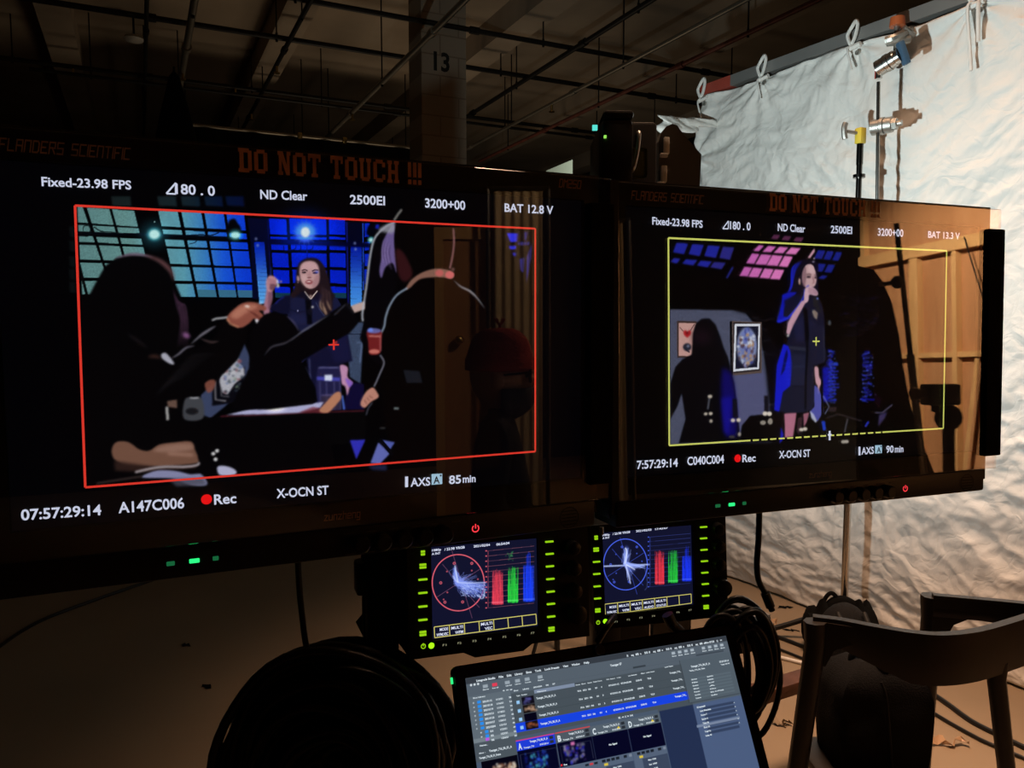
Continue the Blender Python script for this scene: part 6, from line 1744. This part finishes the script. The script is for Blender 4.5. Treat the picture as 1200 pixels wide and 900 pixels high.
# grey side panel with two bright latches
pp = thing('road_case_panel', 'dark grey upright panel with a rounded top and two bright latches', 'panel', None)
Zp = 2.0
pts = [(770, 300), (772, 165), (775, 155), (781, 148), (788, 145), (794, 147), (797, 152), (806, 163), (822, 181), (820, 220), (817, 300)]
pw = [P(x, y, Zp) for x, y in pts]
o0 = P(795, 300, Zp); pp.location = o0
pl_ = [((p - o0).dot(RT), (p - o0).z) for p in pw]
b = MB(); b.prism(pl_, 0, .05); Mr = Matrix.Rotation(-YAW, 4, 'Z')
b.prism([(-.05, -.3), (.05, -.3), (.05, -o0.z + .03), (-.05, -o0.z + .03)][::-1], 0, .05)
b.v = [tuple(Mr @ Vector(v)) for v in b.v]; b.build('panel', mat('dark_grey_laminate', (.11, .11, .105, 1), .6, var=.1), pp)
for px, py in ((779, 173), (776, 206)):
    q = P(px, py, Zp) - o0; qx, qz = q.dot(RT), q.z
    b = MB(); b.box(qx - .004, qx + .010, -.012, .0, qz - .018, qz + .024, .002); b.box(qx - .013, qx + .006, -.014, .0, qz - .026, qz - .016, .002)
    b.v = [tuple(Mr @ Vector(v)) for v in b.v]; b.build('latch', mat('bright_nickel_latch', (.85, .84, .8, 1), .4, metal=.2, var=.05), pp, 40)
b = MB(); b.prism([(-.06, -o0.z), (.06, -o0.z), (.06, -o0.z + .04), (-.06, -o0.z + .04)], -.1, .2); b.v = [tuple(Mr @ Vector((v[0], v[1], v[2]))) for v in b.v]
b.v = [(x, y, z - (o0.z + 0 - 1.36) if False else z) for x, y, z in b.v]
b.build('foot', M_SATIN, pp)
# pale triangular cloth flag
a_, c_, d_ = P(640, 200, 3.4), P(671, 187, 3.4), P(671, 203, 3.4)
e_, f_ = P(671, 330, 3.4), P(640, 330, 3.4)
g_ = (e_ + f_) / 2; g_.z = 0
bc = thing('bounce_card', 'pale greenish card peeking above the right end of the left monitor', 'card', Matrix.Translation(g_) @ Mr)
b = MB(); b.prism([((p - g_).dot(RT), (p - g_).z) for p in (a_, c_, d_, e_, f_)], 0, .02); b.build('card', mat('pale_green_card', (.20, .21, .15, 1), .8, var=.08), bc)
b = MB(); b.tube([(0, .04, 0), (0, .04, f_.z + .1)], .014, 8)
for k in range(3): b.tube([(0, .04, .4), (.28 * math.cos(2.1 * k), .04 + .28 * math.sin(2.1 * k), .01)], .009, 6)
b.build('stand', M_SATIN, bc, 40)

# ------------------------------------------------------------------ chair, bag and bench
M_CHAIR = mat('black_stained_wood', (.022, .017, .014, 1), .45, spec=.4, var=.25, vscale=14)
RIM = .79
chp = Pz(1080, 740, RIM); chp.z = 0
chair = thing('armchair', 'dark wooden chair with a wide curved backrest band at lower right', 'chair', Matrix.Translation(chp))
rim = [Pz(x, y, RIM) for x, y in ((953, 723), (985, 727), (1030, 735.5), (1075, 742.5), (1110, 744.5), (1150, 740), (1190, 729), (1222, 718), (1232, 710), (1205, 705), (1160, 700.5), (1092, 694.5))]
path = spline([tuple(p - chp) for p in rim], 8, False)
n = len(path)
def band_h(i):
    t = i / (n - 1)
    if t < .09: return .05 + .02 * t / .09
    if t < .26: return .07 + .052 * ((t - .09) / .17)
    if t < .72: return .122
    if t < .9: return .122 - .06 * (t - .72) / .18
    return .055
vs, fs = [], []
cen = sum((Vector(p) for p in path), Vector()) / n
for i, p in enumerate(path):
    p = Vector(p)
    tg = (Vector(path[min(i + 1, n - 1)]) - Vector(path[max(i - 1, 0)])).normalized()
    o_ = Vector((tg.y, -tg.x, 0)); o_ = o_ if o_.dot(p - cen) > 0 else -o_
    h = band_h(i); th = .022
    for q in (p + o_ * .0, p + o_ * .004 - UP * h * .5, p - o_ * .004 - UP * h, p - o_ * (th + .004) - UP * h, p - o_ * (th - .004) - UP * h * .5, p - o_ * th): vs.append(q)
for i in range(n - 1):
    for k in range(6):
        l = (k + 1) % 6; fs.append((i * 6 + k, i * 6 + l, (i + 1) * 6 + l, (i + 1) * 6 + k))
fs += [tuple(range(6)), tuple(range((n - 1) * 6 + 5, (n - 1) * 6 - 1, -1))]
b = MB(); b.add(vs, fs); bk = b.build('backrest', M_CHAIR, chair, 50)
m_ = bk.modifiers.new('soft_edges', 'BEVEL'); m_.width = .006; m_.segments = 2; m_.limit_method = 'ANGLE'
def leg(pts, r0, r1):
    b = MB(); pts = [Vector(p) - chp for p in pts]
    k = len(pts); b.tube(pts, [r0 + (r1 - r0) * i / (k - 1) for i in range(k)], 8); b.build('leg', M_CHAIR, chair, 50)
def down(p, dx, z=0.0):
    q = p + RT * dx; q.z = z; return q
l0 = Pz(955, 728, RIM - .01); leg([l0, l0 + RT * .002 - UP * .06, down(l0, -.075)], .027, .022)
l1 = Pz(1093, 698, RIM - .01); leg([l1, l1 - UP * .06, down(l1, -.02)], .030, .022)
l2 = P(1168, 797, 1.79); leg([l2 + UP * .05, l2, down(l2, .10)], .024, .018)
l3 = P(1034, 797, 1.84); leg([l3 + UP * .05, l3, down(l3, .03)], .022, .016)
# arm brackets: gusset between front leg and band
for tip, nxt, sg in ((0, 12, 1), (n - 1, n - 13, -1)):
    p0_, p1_ = Vector(path[tip]), Vector(path[nxt])
    d = (p1_ - p0_).normalized(); o_ = Vector((d.y, -d.x, 0)) * .02
    prof = [(0, -.01), (0, -.10), (.03, -.12), (.05, -.075), (.085, -.055), (.16, -.06), (.20, -.04), (.20, -.01)]
    vs = [p0_ + d * a + UP * z for a, z in prof] + [p0_ + d * a + UP * z + (o_ if (p0_ + o_ - cen).length < (p0_ - cen).length else -o_) for a, z in prof]
    k = len(prof)
    b = MB(); b.add(vs, [tuple(range(k)), tuple(range(2 * k - 1, k - 1, -1))] + [(i, (i + 1) % k, k + (i + 1) % k, k + i) for i in range(k)])
    b.build('arm_bracket', M_CHAIR, chair, 40)
s0, s1 = Pz(960, 905, .40), Pz(1090, 905, .40)
b = MB(); sc_ = (s0 + s1) / 2 - chp + FW * .05
b.box(-.14, .13, -.13, .12, .375, .40, .008, 2, 0, Matrix.Translation((sc_.x, sc_.y, 0)) @ Mr); b.build('seat', M_CHAIR, chair, 40)
for a_, c_ in ((l0, l1), (l2, l3), (l0, l3)):
    b = MB(); pa, pb_ = a_ - chp, c_ - chp; pa = Vector((pa.x, pa.y, .36)); pb_ = Vector((pb_.x, pb_.y, .36)); b.tube([pa, pb_], .012, 8); b.build('seat_rail', M_CHAIR, chair, 40)
# bag standing on the seat
bgc = (s0 + s1) / 2 + FW * .07 + RT * .022; bgc.z = .40
bag = thing('canvas_bag', 'soft black canvas bag standing on the seat of the wooden chair', 'bag', Matrix.Translation(bgc) @ Mr)
bm = bmesh.new(); bmesh.ops.create_cube(bm, size=1)
bmesh.ops.subdivide_edges(bm, edges=bm.edges[:], cuts=9, use_grid_fill=True)
for v in bm.verts:
    x, y, z = v.co
    t = z + .5
    k = 1 + .07 * math.sin(math.pi * t) - .12 * max(0, t - .75) * 4 * .4
    rt_ = 1 if t < .7 else math.sqrt(max(0, 1 - ((t - .7) / .34) ** 2)); rc = 1 - .12 * max(0, abs(x) + abs(y) - .75) * 2
    c = Vector((x * .225 * k * rt_ * rc, y * .16 * k * rt_ * rc, t * .262))
    rr = noise.noise(Vector((x * 3, y * 3, t * 4))) * .012
    v.co = c + Vector((rr * .5, rr, 0))
b = MB(); b.bm(bm); bo = b.build('body', mat('black_canvas', (.009, .009, .010, 1), .85, spec=.15, bump=.3, bscale=250), bag, 60)
b = MB(); b.tube(spline_v([(-.02, -.082, .235), (-.012, -.092, .2), (.0, -.094, .1), (.012, -.088, .01)]), .0035, 6); b.build('zip_seam', M_RUBBER, bag)
b = MB(); b.tube(spline_v([(-.06, 0, .23), (-.05, 0, .28), (.0, 0, .30), (.05, 0, .28), (.06, 0, .23)]), .008, 6); b.build('handle', M_RUBBER, bag, 60)
# backpack behind the chair's left arm
bp = P(988, 790, 2.9)
bk_ = thing('backpack', 'rounded black backpack on the floor behind the left arm of the chair', 'backpack', Matrix.Translation((bp.x, bp.y, 0)) @ Mr)
bm = bmesh.new(); bmesh.ops.create_uvsphere(bm, u_segments=24, v_segments=16, radius=1)
for v in bm.verts:
    z = v.co.z
    v.co = Vector((v.co.x * .12, v.co.y * .11, (z + 1) * .21))
    if z < -.2: v.co.x *= 1.1
b = MB(); b.bm(bm); b.build('body', MATS['black_canvas'], bk_, 60)
for s in (-.05, .05):
    b = MB(); b.tube(spline_v([(s, -.05, .40), (s, -.11, .34), (s * 1.2, -.12, .2), (s * 1.2, -.11, .05)]), .01, 6); b.build('strap', M_RUBBER, bk_, 60)
# narrow wooden bench
ba, bb_ = P(870, 819, 2.35), P(1012, 776, 2.62)
M_BENCH = mat('reddish_brown_wood', (.085, .034, .020, 1), .5, spec=.3, var=.35, vscale=9)
dv = (bb_ - ba); dv.z = 0; LB = dv.length; ang = math.atan2(dv.y, dv.x)
bn = thing('wooden_bench', 'narrow reddish brown wooden bench seen behind the chair leg', 'bench', Matrix.Translation((ba.x, ba.y, 0)) @ Matrix.Rotation(ang, 4, 'Z'))
hb = (ba.z + bb_.z) / 2
b = MB(); b.box(0, LB, -.02, .05, hb - .03, hb + .012, .004); b.build('seat', M_BENCH, bn, 40)
for x in (.03, LB - .06):
    for y in (.0, .03):
        b = MB(); b.box(x - .018, x + .018, y - .018, y + .018, 0, hb - .03, .003); b.build('leg', M_BENCH, bn, 40)

# ------------------------------------------------------------------ things lying on the floor
fl = lambda px, py, h=.008: Pz(px, py, h)
run('floor_cable', 'dark curved cable lying on the floor at far left', [fl(-40, 785), fl(0, 757), (fl(28, 738)), fl(60, 722), fl(125, 698), fl(190, 676)], .009)
run('floor_cable', 'black cable lying on the floor left of the chair, nearest the white cloth', [fl(870, 732), fl(905, 744), fl(945, 759), fl(1010, 783)], .010)
run('floor_cable', 'thin black cable on the floor between the white cord and the thicker black cable', [fl(880, 745), fl(905, 757), fl(942, 772), fl(1000, 795)], .006)
run('floor_cable', 'white cable lying on the floor left of the chair', [fl(880, 758), fl(902, 767), fl(940, 777), fl(990, 791)], .009, mat('white_cable_jacket', (.75, .73, .70, 1), .5, var=.05))
run('floor_cable', 'thick black cable on the floor under the right side of the chair', [fl(1092, 812), fl(1112, 826), fl(1140, 846), fl(1180, 866), fl(1230, 890)], .010)
run('floor_cable', 'pair of thin black leads on the floor under the right side of the chair', [fl(1090, 833), fl(1115, 848), fl(1150, 867), fl(1185, 882), fl(1240, 905)], .007)
M_FILM = clear_mat('crumpled_clear_film', 2.5, .15, (.95, .93, .9, 1))
def scrap(label, px, py, w, m, hh=.01, name='tape_scrap'):
    c = fl(px, py, .001); b = MB(); vs, fs = [], []
    for j in range(2):
        for i in range(9):
            x = w * (i / 8 - .5)
            vs.append(c + RT * (x + .01 * rng.randn()) + FW * (.02 * (j - .5) + .01 * math.sin(i * 1.3)) + UP * (.002 + hh * (rng.rand())))
    for i in range(8): fs.append((i, i + 1, 9 + i + 1, 9 + i))
    k = len(vs); vs += [v - UP * .0015 for v in vs]; fs += [(a + k, d + k, c_ + k, b_ + k) for a, b_, c_, d in fs]
    b.add(vs, fs); o = b.build(name, m)
    return tag(o, label, 'scrap')
M_STRAW = mat('pale_brown_wrapper', (.55, .36, .22, 1), .35, var=.2)
scrap('crumpled pale wrapper on the floor right of the black bag', 1116, 874, .13, M_STRAW, .03)
scrap('clear crumpled tape scrap standing on the floor left of the chair', 905, 738, .05, M_STRAW, .06)
scrap('clear crumpled wrapper on the floor below the cable coil', 918, 850, .06, MATS['painted_concrete_floor'], .03)
for px, py, lb in ((218, 756, 'small dark stain of tape on the floor under the left monitor, leftmost one'), (242, 805, 'tiny dark tape scrap on the floor left of the big cable bundle'), (920, 712, 'small dark tape scrap on the floor near the foot of the white cloth'), (928, 739, 'dark tape scrap on the floor just left of the chair arm')):
    scrap(lb, px, py, .05, M_TAPE, .002)
# ------------------------------------------------------------------ behind the photographer: the back of a set wall, seen again in the monitor covers
WX = 5.2
def mir(panel, px, py, x=WX):          # where the mirrored line of sight meets the wall
    a = panel.mirror(P(px, py, 2.0)); c = panel.mirror(P(px, py, 3.0))
    t = (x - a.x) / (c.x - a.x)
    return a + (c - a) * t
def wood_mat(name, c1, c2, sc):
    m = mat(name, c1, .6, spec=.2)
    nt = m.node_tree; bs = nt.nodes['Principled BSDF']
    tc = nt.nodes.new('ShaderNodeTexCoord'); mp = nt.nodes.new('ShaderNodeMapping'); mp.inputs['Scale'].default_value = (6, 6, .7)
    n_ = nt.nodes.new('ShaderNodeTexNoise'); n_.inputs['Scale'].default_value = sc; n_.inputs['Detail'].default_value = 8; n_.inputs['Distortion'].default_value = 1.2
    r_ = nt.nodes.new('ShaderNodeValToRGB'); r_.color_ramp.elements[0].color = c1; r_.color_ramp.elements[1].color = c2; r_.color_ramp.elements[0].position = .3; r_.color_ramp.elements[1].position = .7
    nt.links.new(tc.outputs['Object'], mp.inputs['Vector']); nt.links.new(mp.outputs['Vector'], n_.inputs['Vector']); nt.links.new(n_.outputs['Fac'], r_.inputs['Fac']); nt.links.new(r_.outputs['Color'], bs.inputs['Base Color'])
    return m
M_PLY = wood_mat('plywood_sheet', (.42, .20, .09, 1), (.52, .27, .13, 1), 1.6)
M_STUD = wood_mat('pine_stud', (.56, .32, .13, 1), (.66, .40, .18, 1), 2.2)
yl = mir(PC, 1012, 400).y; yr = mir(PC, 1175, 400).y + .8
flat = thing('scenery_flat', 'tall plywood scenery wall with pine framing behind the photographer, mirrored in the right monitor', 'scenery wall', Matrix.Translation((WX, yl, 0)))
W_ = yr - yl
b = MB(); b.box(.0, .012, 0, W_, 0, 3.6); b.build('plywood_sheet', M_PLY, flat)
def member(y0, y1, z0, z1, d=.06, nm='stud'):
    b = MB(); b.box(-d, 0, y0, y1, z0, z1, .002, 1); b.build(nm, M_STUD, flat)
zh = mir(PC, 1100, 291).z; zm_ = mir(PC, 1100, 416).z
for px, wd in ((1075, .09), (1122.5, .045)):
    y = mir(PC, px, 400).y - yl
    member(y - wd / 2, y + wd / 2, 0, zh - .05)
for k in range(1, 6): member(mir(PC, 1122.5, 400).y - yl + .42 * k - .02, mir(PC, 1122.5, 400).y - yl + .42 * k + .02, 0, zh - .05)
member(.02, .07, 0, 3.4)
member(0, W_, zh - .05, zh + .05, .07, 'top_rail'); member(0, W_, zm_ - .022, zm_ + .022, .05, 'middle_rail'); member(0, W_, 0, .09, .06, 'bottom_rail'); member(0, W_, 3.4, 3.5, .06, 'top_rail')
b = MB(); q0, q1 = mir(PC, 1127, 278, WX - .09), mir(PC, 1146, 340, WX - .09); o0 = Vector((WX, yl, 0)); b.tube([q0 - o0, q1 - o0, q1 - o0 + (q1 - q0) * 1.5], .006, 6); b.build('loose_lead', M_CABLE, flat)
b = MB(); q0, q1 = mir(PC, 1133, 500, WX - .1), mir(PC, 1142, 420, WX - .1); b.tube([q0 - o0 + (q0 - q1) * 1.0, q1 - o0], .02, 4); b.build('brace', M_STUD, flat)
# black flag with a curved edge, and the metal stand beside it
def mz(panel, px, py, Z): return panel.mirror(P(px, py, Z))
cur = [(1000, 312), (1019, 317), (1030, 332), (1040, 356), (1048, 392), (1053, 430), (1060, 468), (1068, 500), (1080, 530), (1092, 560), (1096, 640), (1000, 640)]
pts3 = [mz(PC, x, y, 4.3) for x, y in cur]
nrm = (pts3[4] - pts3[0]).cross(pts3[-1] - pts3[0]).normalized() * .02
o1 = pts3[0].copy(); o1.z = 0
flg = thing('curved_flag', 'big black flag with a curved edge standing behind the photographer', 'flag', Matrix.Translation(o1))
k = len(pts3); vs = [p - o1 for p in pts3] + [p - o1 + nrm for p in pts3]
b = MB(); b.add(vs, [tuple(range(k)), tuple(range(2 * k - 1, k - 1, -1))] + [(i, (i + 1) % k, k + (i + 1) % k, k + i) for i in range(k)]); b.build('panel', M_DUV, flg)
c_ = pts3[-1] - o1
b = MB(); b.tube([(c_.x + .1, c_.y, 0), (c_.x + .1, c_.y, 1.2)], .014, 8); b.tube([(c_.x - .2, c_.y - .2, .02), (c_.x + .4, c_.y + .2, .02)], .014, 8); b.tube([(c_.x - .2, c_.y + .2, .02), (c_.x + .4, c_.y - .2, .02)], .014, 8); b.build('stand', M_SATIN, flg)
f0 = mz(PC, 1069, 470, 4.1); f1 = mz(PC, 1049, 285, 4.1); base_ = f0 + (f0 - f1) * 2.1; t_ = (0 - f0.z) / (base_.z - f0.z); base_ = f0 + (base_ - f0) * t_
ls = thing('light_stand', 'slanted metal light stand beside the black curved flag', 'stand', Matrix.Translation(base_))
b = MB(); b.tube([(0, 0, 0), f0 - base_ + (f1 - f0) * .3], .02, 12); b.build('lower_tube', M_CHROME, ls, 40)
b = MB(); b.tube([f0 - base_ + (f1 - f0) * .3, f1 - base_ + (f1 - f0) * .12], .014, 12); b.build('riser', M_SATIN, ls, 40)
b = MB(); e_ = mz(PC, 1048, 331, 4.1) - base_; e2 = mz(PC, 1027, 334, 4.1) - base_; b.tube([e_, e2], .012, 8); b.ball(e_, .035, 12); b.build('side_arm', M_SATIN, ls, 40)
for k in range(3):
    a = 2.1 * k; d = Vector((math.cos(a), math.sin(a), 0)); b = MB(); b.tube([Vector((0, 0, .5)) , d * .35 + UP * .01], .01, 8); b.build('leg', M_SATIN, ls)
# small camera on a black stand
cc = mz(PC, 1098, 462, 3.3); cb = cc.copy(); cb.z = 0
cm = thing('stand_camera', 'small black camera on a black stand behind the photographer', 'camera', Matrix.Translation(cb))
px_ = mz(PC, 1080, 462, 3.3) - cc; ux = px_.normalized(); uy = UP.cross(ux)
MC = Matrix(((ux.x, uy.x, 0, 0), (ux.y, uy.y, 0, 0), (0, 0, 1, cc.z), (0, 0, 0, 1)))
b = MB(); b.box(-.06, .07, -.05, .05, -.045, .045, .01, 2, 0, MC); b.build('body', M_BLACK, cm, 40)
b = MB(); b.cyl((.07, 0, .005), (.13, 0, .005), .018, 16, None, 0, MC); b.cyl((.10, 0, .005), (.125, 0, .005), .026, 16, None, 0, MC); b.build('lens', M_SATIN, cm, 40)
b = MB(); b.ball((-.03, 0, -.10), .055, 16, (1, 1, 1.05), 0, MC); b.box(-.03, .03, -.03, .03, -.075, -.04, .004, 2, 0, MC); b.build('head', M_RUBBER, cm, 40)
b = MB(); b.tube([(-ux.x * .03, -ux.y * .03, .02), (-ux.x * .03, -ux.y * .03, cc.z - .12)], .025, 12); b.build('pole', M_RUBBER, cm, 40)
b = MB(); b.lathe([(.2, 0), (.2, .015), (.05, .03)], 24); b.build('base_plate', M_RUBBER, cm, 40)
# curtain and door beyond, mirrored in the left monitor
g0_, g1_ = mz(PA, 578, 400, 5.2), mz(PA, 634, 400, 5.2)
dc = (g1_ - g0_); dc.z = 0; Lc = dc.length; ux = dc.normalized(); uy = UP.cross(ux)
ct = thing('beige_curtain', 'tall beige curtain hanging behind the person in the red knit cap', 'curtain', Matrix(((ux.x, uy.x, 0, g0_.x), (ux.y, uy.y, 0, g0_.y), (0, 0, 1, 0), (0, 0, 0, 1))))
b = MB(); nn = 60; vs, fs = [], []
for s in (0, .008):
    for z in (.02, 1.2, 2.4):
        for i in range(nn + 1): vs.append((Lc * i / nn, .010 * math.sin(i * .55) + s, z))
m1 = nn + 1
for j in range(2):
    for i in range(nn):
        a = j * m1 + i; fs += [(a, a + 1, a + m1 + 1, a + m1), (3 * m1 + a + m1, 3 * m1 + a + m1 + 1, 3 * m1 + a + 1, 3 * m1 + a)]
b.add(vs, fs); b.build('fabric', mat('beige_fabric', (.50, .38, .24, 1), .9, spec=.1, var=.08), ct, 60)
b = MB(); b.tube([(-.05, 0, 2.42), (Lc + .05, 0, 2.42)], .015, 8); b.build('rod', M_SATIN, ct)
for x in (-.04, Lc + .04):
    b = MB(); b.tube([(x, 0, 0), (x, 0, 2.42)], .015, 8); b.build('upright', M_SATIN, ct)
g0_, g1_ = mz(PA, 520, 400, 5.35), mz(PA, 577, 400, 5.35)
dc = (g1_ - g0_); dc.z = 0; Lc = dc.length; ux = dc.normalized(); uy = UP.cross(ux)
dr = thing('scenery_door', 'brown wooden scenery door with a round knob beside the beige curtain', 'door', Matrix(((ux.x, uy.x, 0, g0_.x), (ux.y, uy.y, 0, g0_.y), (0, 0, 1, 0), (0, 0, 0, 1))))
b = MB(); b.box(0, Lc, 0, .04, 0, 2.1, .003); b.build('leaf', M_PLY, dr)
b = MB(); b.frame(-.06, Lc + .02, 0, 2.18, 0, Lc, 0, 2.1, -.01, .06); b.build('frame', M_STUD, dr)
kz = mz(PA, 538, 398, 5.35); kx = (kz - g0_).dot(ux)
for s in (-1, 1):
    b = MB(); yk = .02 + s * .055; b.ball((kx, yk, kz.z), .032, 16); b.cyl((kx, .02, kz.z), (kx, yk, kz.z), .012, 10); b.build('knob', M_BRASS, dr, 60)
# the person in the red cap, standing behind and to the right of the photographer
hc = mz(PA, 583, 440, 2.5)
look = (mz(PA, 640, 440, 2.5) - hc); look.z = 0; look.normalize()      # face turned towards the right of the mirrored view
sid = UP.cross(look)
st = hc.z + .13
ps = thing('person', 'person in a red knit cap, dark mask and black coat standing behind the photographer', 'person', Matrix(((look.x, sid.x, 0, hc.x), (look.y, sid.y, 0, hc.y), (0, 0, 1, 0), (0, 0, 0, 1))))
k = st / 1.72
jt = {'pel': (0, 0, .95), 'bel': (.01, 0, 1.08), 'chs': (.0, 0, 1.27), 'nk': (-.015, 0, 1.43), 'hd': (.0, 0, 1.50),
      'sL': (-.01, .17, 1.37), 'eL': (-.03, .23, 1.11), 'wL': (.14, .17, .98), 'sR': (-.01, -.17, 1.37), 'eR': (-.03, -.23, 1.11), 'wR': (.14, -.17, .98),
      'hL': (0, .09, .90), 'kL': (.02, .10, .50), 'aL': (-.02, .10, .09), 'tL': (.12, .11, .04), 'hR': (0, -.09, .90), 'kR': (.02, -.10, .50), 'aR': (-.02, -.10, .09), 'tR': (.12, -.11, .04)}
rd = {'pel': .15, 'bel': .14, 'chs': .155, 'nk': .055, 'hd': .05, 'sL': .075, 'eL': .052, 'wL': .036, 'sR': .075, 'eR': .052, 'wR': .036, 'hL': .10, 'kL': .07, 'aL': .05, 'tL': .04, 'hR': .10, 'kR': .07, 'aR': .05, 'tR': .04}
ed = [('pel', 'bel'), ('bel', 'chs'), ('chs', 'nk'), ('nk', 'hd'), ('chs', 'sL'), ('sL', 'eL'), ('eL', 'wL'), ('chs', 'sR'), ('sR', 'eR'), ('eR', 'wR'), ('pel', 'hL'), ('hL', 'kL'), ('kL', 'aL'), ('aL', 'tL'), ('pel', 'hR'), ('hR', 'kR'), ('kR', 'aR'), ('aR', 'tR')]
nm = list(jt)
def skin(name, verts, edges, radii, m, parent, sub=2):
    me = bpy.data.meshes.new(name); me.from_pydata(verts, edges, []); me.materials.append(m)
    o = bpy.data.objects.new(name, me); C.objects.link(o); o.parent = parent
    s = o.modifiers.new('skin', 'SKIN'); s.use_smooth_shade = True
    for i, r in enumerate(radii):
        me.skin_vertices[0].data[i].radius = (r, r); me.skin_vertices[0].data[i].use_root = i == 0
    u = o.modifiers.new('sub', 'SUBSURF'); u.levels = u.render_levels = sub
    return o
M_COAT = mat('black_wool_coat', (.010, .009, .009, 1), .85, spec=.15, bump=.25, bscale=150)
M_SKIN = mat('warm_skin', (.50, .26, .17, 1), .55, spec=.35, var=.06)
skin('clothed_body', [tuple(c * k for c in jt[q]) for q in nm], [(nm.index(a), nm.index(c)) for a, c in ed], [rd[q] * k for q in nm], M_COAT, ps)
# head: shaped from a sphere, with brow, nose, chin and ears
bm = bmesh.new(); bmesh.ops.create_uvsphere(bm, u_segments=40, v_segments=28, radius=1)
for v in bm.verts:
    x, y, z = v.co
    w = .076 * (1 - .16 * max(0, -z)); d = .098
    X, Y, Z = x * d * (1 - .12 * max(0, -z) * (x < 0)), y * w, z * .118
    f = max(0, x)
    X += .022 * f * math.exp(-((y / .16) ** 2)) * math.exp(-(((z + .16) / .2) ** 2))     # nose
    X -= .008 * f * (math.exp(-(((abs(y) - .38) / .16) ** 2))) * math.exp(-(((z - .05) / .13) ** 2))   # eye sockets
    X += .010 * f * math.exp(-((y / .35) ** 2)) * math.exp(-(((z + .78) / .18) ** 2))     # chin
    X += .006 * f * math.exp(-((y / .3) ** 2)) * math.exp(-(((z + .45) / .08) ** 2))      # lips
    v.co = (X, Y, Z)
for s in (-1, 1):
    r_ = bmesh.ops.create_uvsphere(bm, u_segments=14, v_segments=10, radius=1)
    for v in r_['verts']: v.co = Vector((v.co.x * .022 - .005, v.co.y * .010 + s * .078, v.co.z * .034 - .008))
b = MB(); HM = Matrix.Translation((0, 0, hc.z)); b.bm(bm, 0, HM); b.cyl((-.02, 0, hc.z - .17), (-.005, 0, hc.z - .07), .052, 16); b.build('head', M_SKIN, ps, 60)
for s in (-1, 1):
    b = MB(); b.ball((.083, s * .030, hc.z + .006), .011, 12); b.build('eye', mat('dark_eye', (.03, .02, .015, 1), .1), ps, 60)
b = MB(); pr = []
for i in range(13):
    t = i / 12
    pr.append((.108 * math.cos(t * math.pi / 2) ** .6 + .001, .03 + .125 * math.sin(t * math.pi / 2)))
b.lathe([(.107, .018), (.113, .02), (.114, .055), (.109, .06)] + pr[3:], 40, 0, HM @ Matrix.Diagonal((1, .88, 1, 1))); b.tube([Vector((0, 0, hc.z + .15)), Vector((0, 0, hc.z + .17))], .006, 6)
for i in range(6):
    a = i * 1.05; b.tube([Vector((0, 0, hc.z + .16)), Vector((.018 * math.cos(a), .018 * math.sin(a), hc.z + .185))], .003, 5)
b.build('knit_cap', mat('red_knit', (.42, .05, .035, 1), .9, spec=.1, bump=.8, bscale=180), ps, 60)
bm = bmesh.new(); bmesh.ops.create_uvsphere(bm, u_segments=30, v_segments=20, radius=1)
for v in list(bm.verts):
    if v.co.x < -.1 or v.co.z > .35: bm.verts.remove(v)
for v in bm.verts: v.co = Vector((v.co.x * .112 + .004, v.co.y * .083, v.co.z * .085 - .062))
b = MB(); b.bm(bm, 0, HM); mo = b.build('face_mask', mat('dark_grey_mask', (.05, .05, .055, 1), .8, spec=.1), ps, 60)
mm = mo.modifiers.new('thickness', 'SOLIDIFY'); mm.thickness = .003
b = MB()
for s in (-1, 1):
    b.box(.092, .104, s * .034 - .030, s * .034 + .030, hc.z - .020, hc.z + .026, .006, 2); b.tube([(.094, s * .062, hc.z + .014), (.0, s * .080, hc.z + .006)], .004, 6)
b.tube([(.105, -.008, hc.z + .01), (.105, .008, hc.z + .01)], .004, 6)
b.build('dark_glasses', mat('dark_lens', (.006, .006, .007, 1), .08, spec=.6, var=.1), ps, 40)
def hand(side, wr, fwd, up_):
    """palm with four fingers of different lengths and a thumb, loosely curled"""
    sd = fwd.cross(up_) * side
    V, E, R = [], [], []
    def chain(pts, rs, root=None):
        for i, (p, r) in enumerate(zip(pts, rs)):
            V.append(tuple(p)); R.append(r)
            if i == 0 and root is not None: E.append((root, len(V) - 1))
            elif i > 0: E.append((len(V) - 2, len(V) - 1))
        return len(V) - len(pts)
    chain([wr, wr + fwd * .045, wr + fwd * .085], [.026, .030, .028])
    for i, (L, o) in enumerate(((.070, .030), (.080, .010), (.074, -.011), (.058, -.030))):
        p0 = wr + fwd * .09 + sd * o; a1 = p0 + fwd * L * .42 - up_ * L * .12; a2 = a1 + fwd * L * .22 - up_ * L * .28; a3 = a2 + fwd * L * .04 - up_ * L * .26
        chain([p0, a1, a2, a3], [.010, .009, .0085, .007], 2)
    p0 = wr + fwd * .035 + sd * .032; chain([p0, p0 + fwd * .03 + sd * .02 - up_ * .008, p0 + fwd * .055 + sd * .022 - up_ * .018], [.012, .010, .008], 1)
    skin('hand', V, E, R, M_SKIN, ps, 1)
for s, w in ((1, 'wL'), (-1, 'wR')):
    wv = Vector(jt[w]) * k; ev = Vector(jt['e' + w[1]]) * k; fd = (wv - ev).normalized()
    upv = (UP - fd * UP.dot(fd)).normalized(); hand(s, wv + fd * .01, fd, upv)
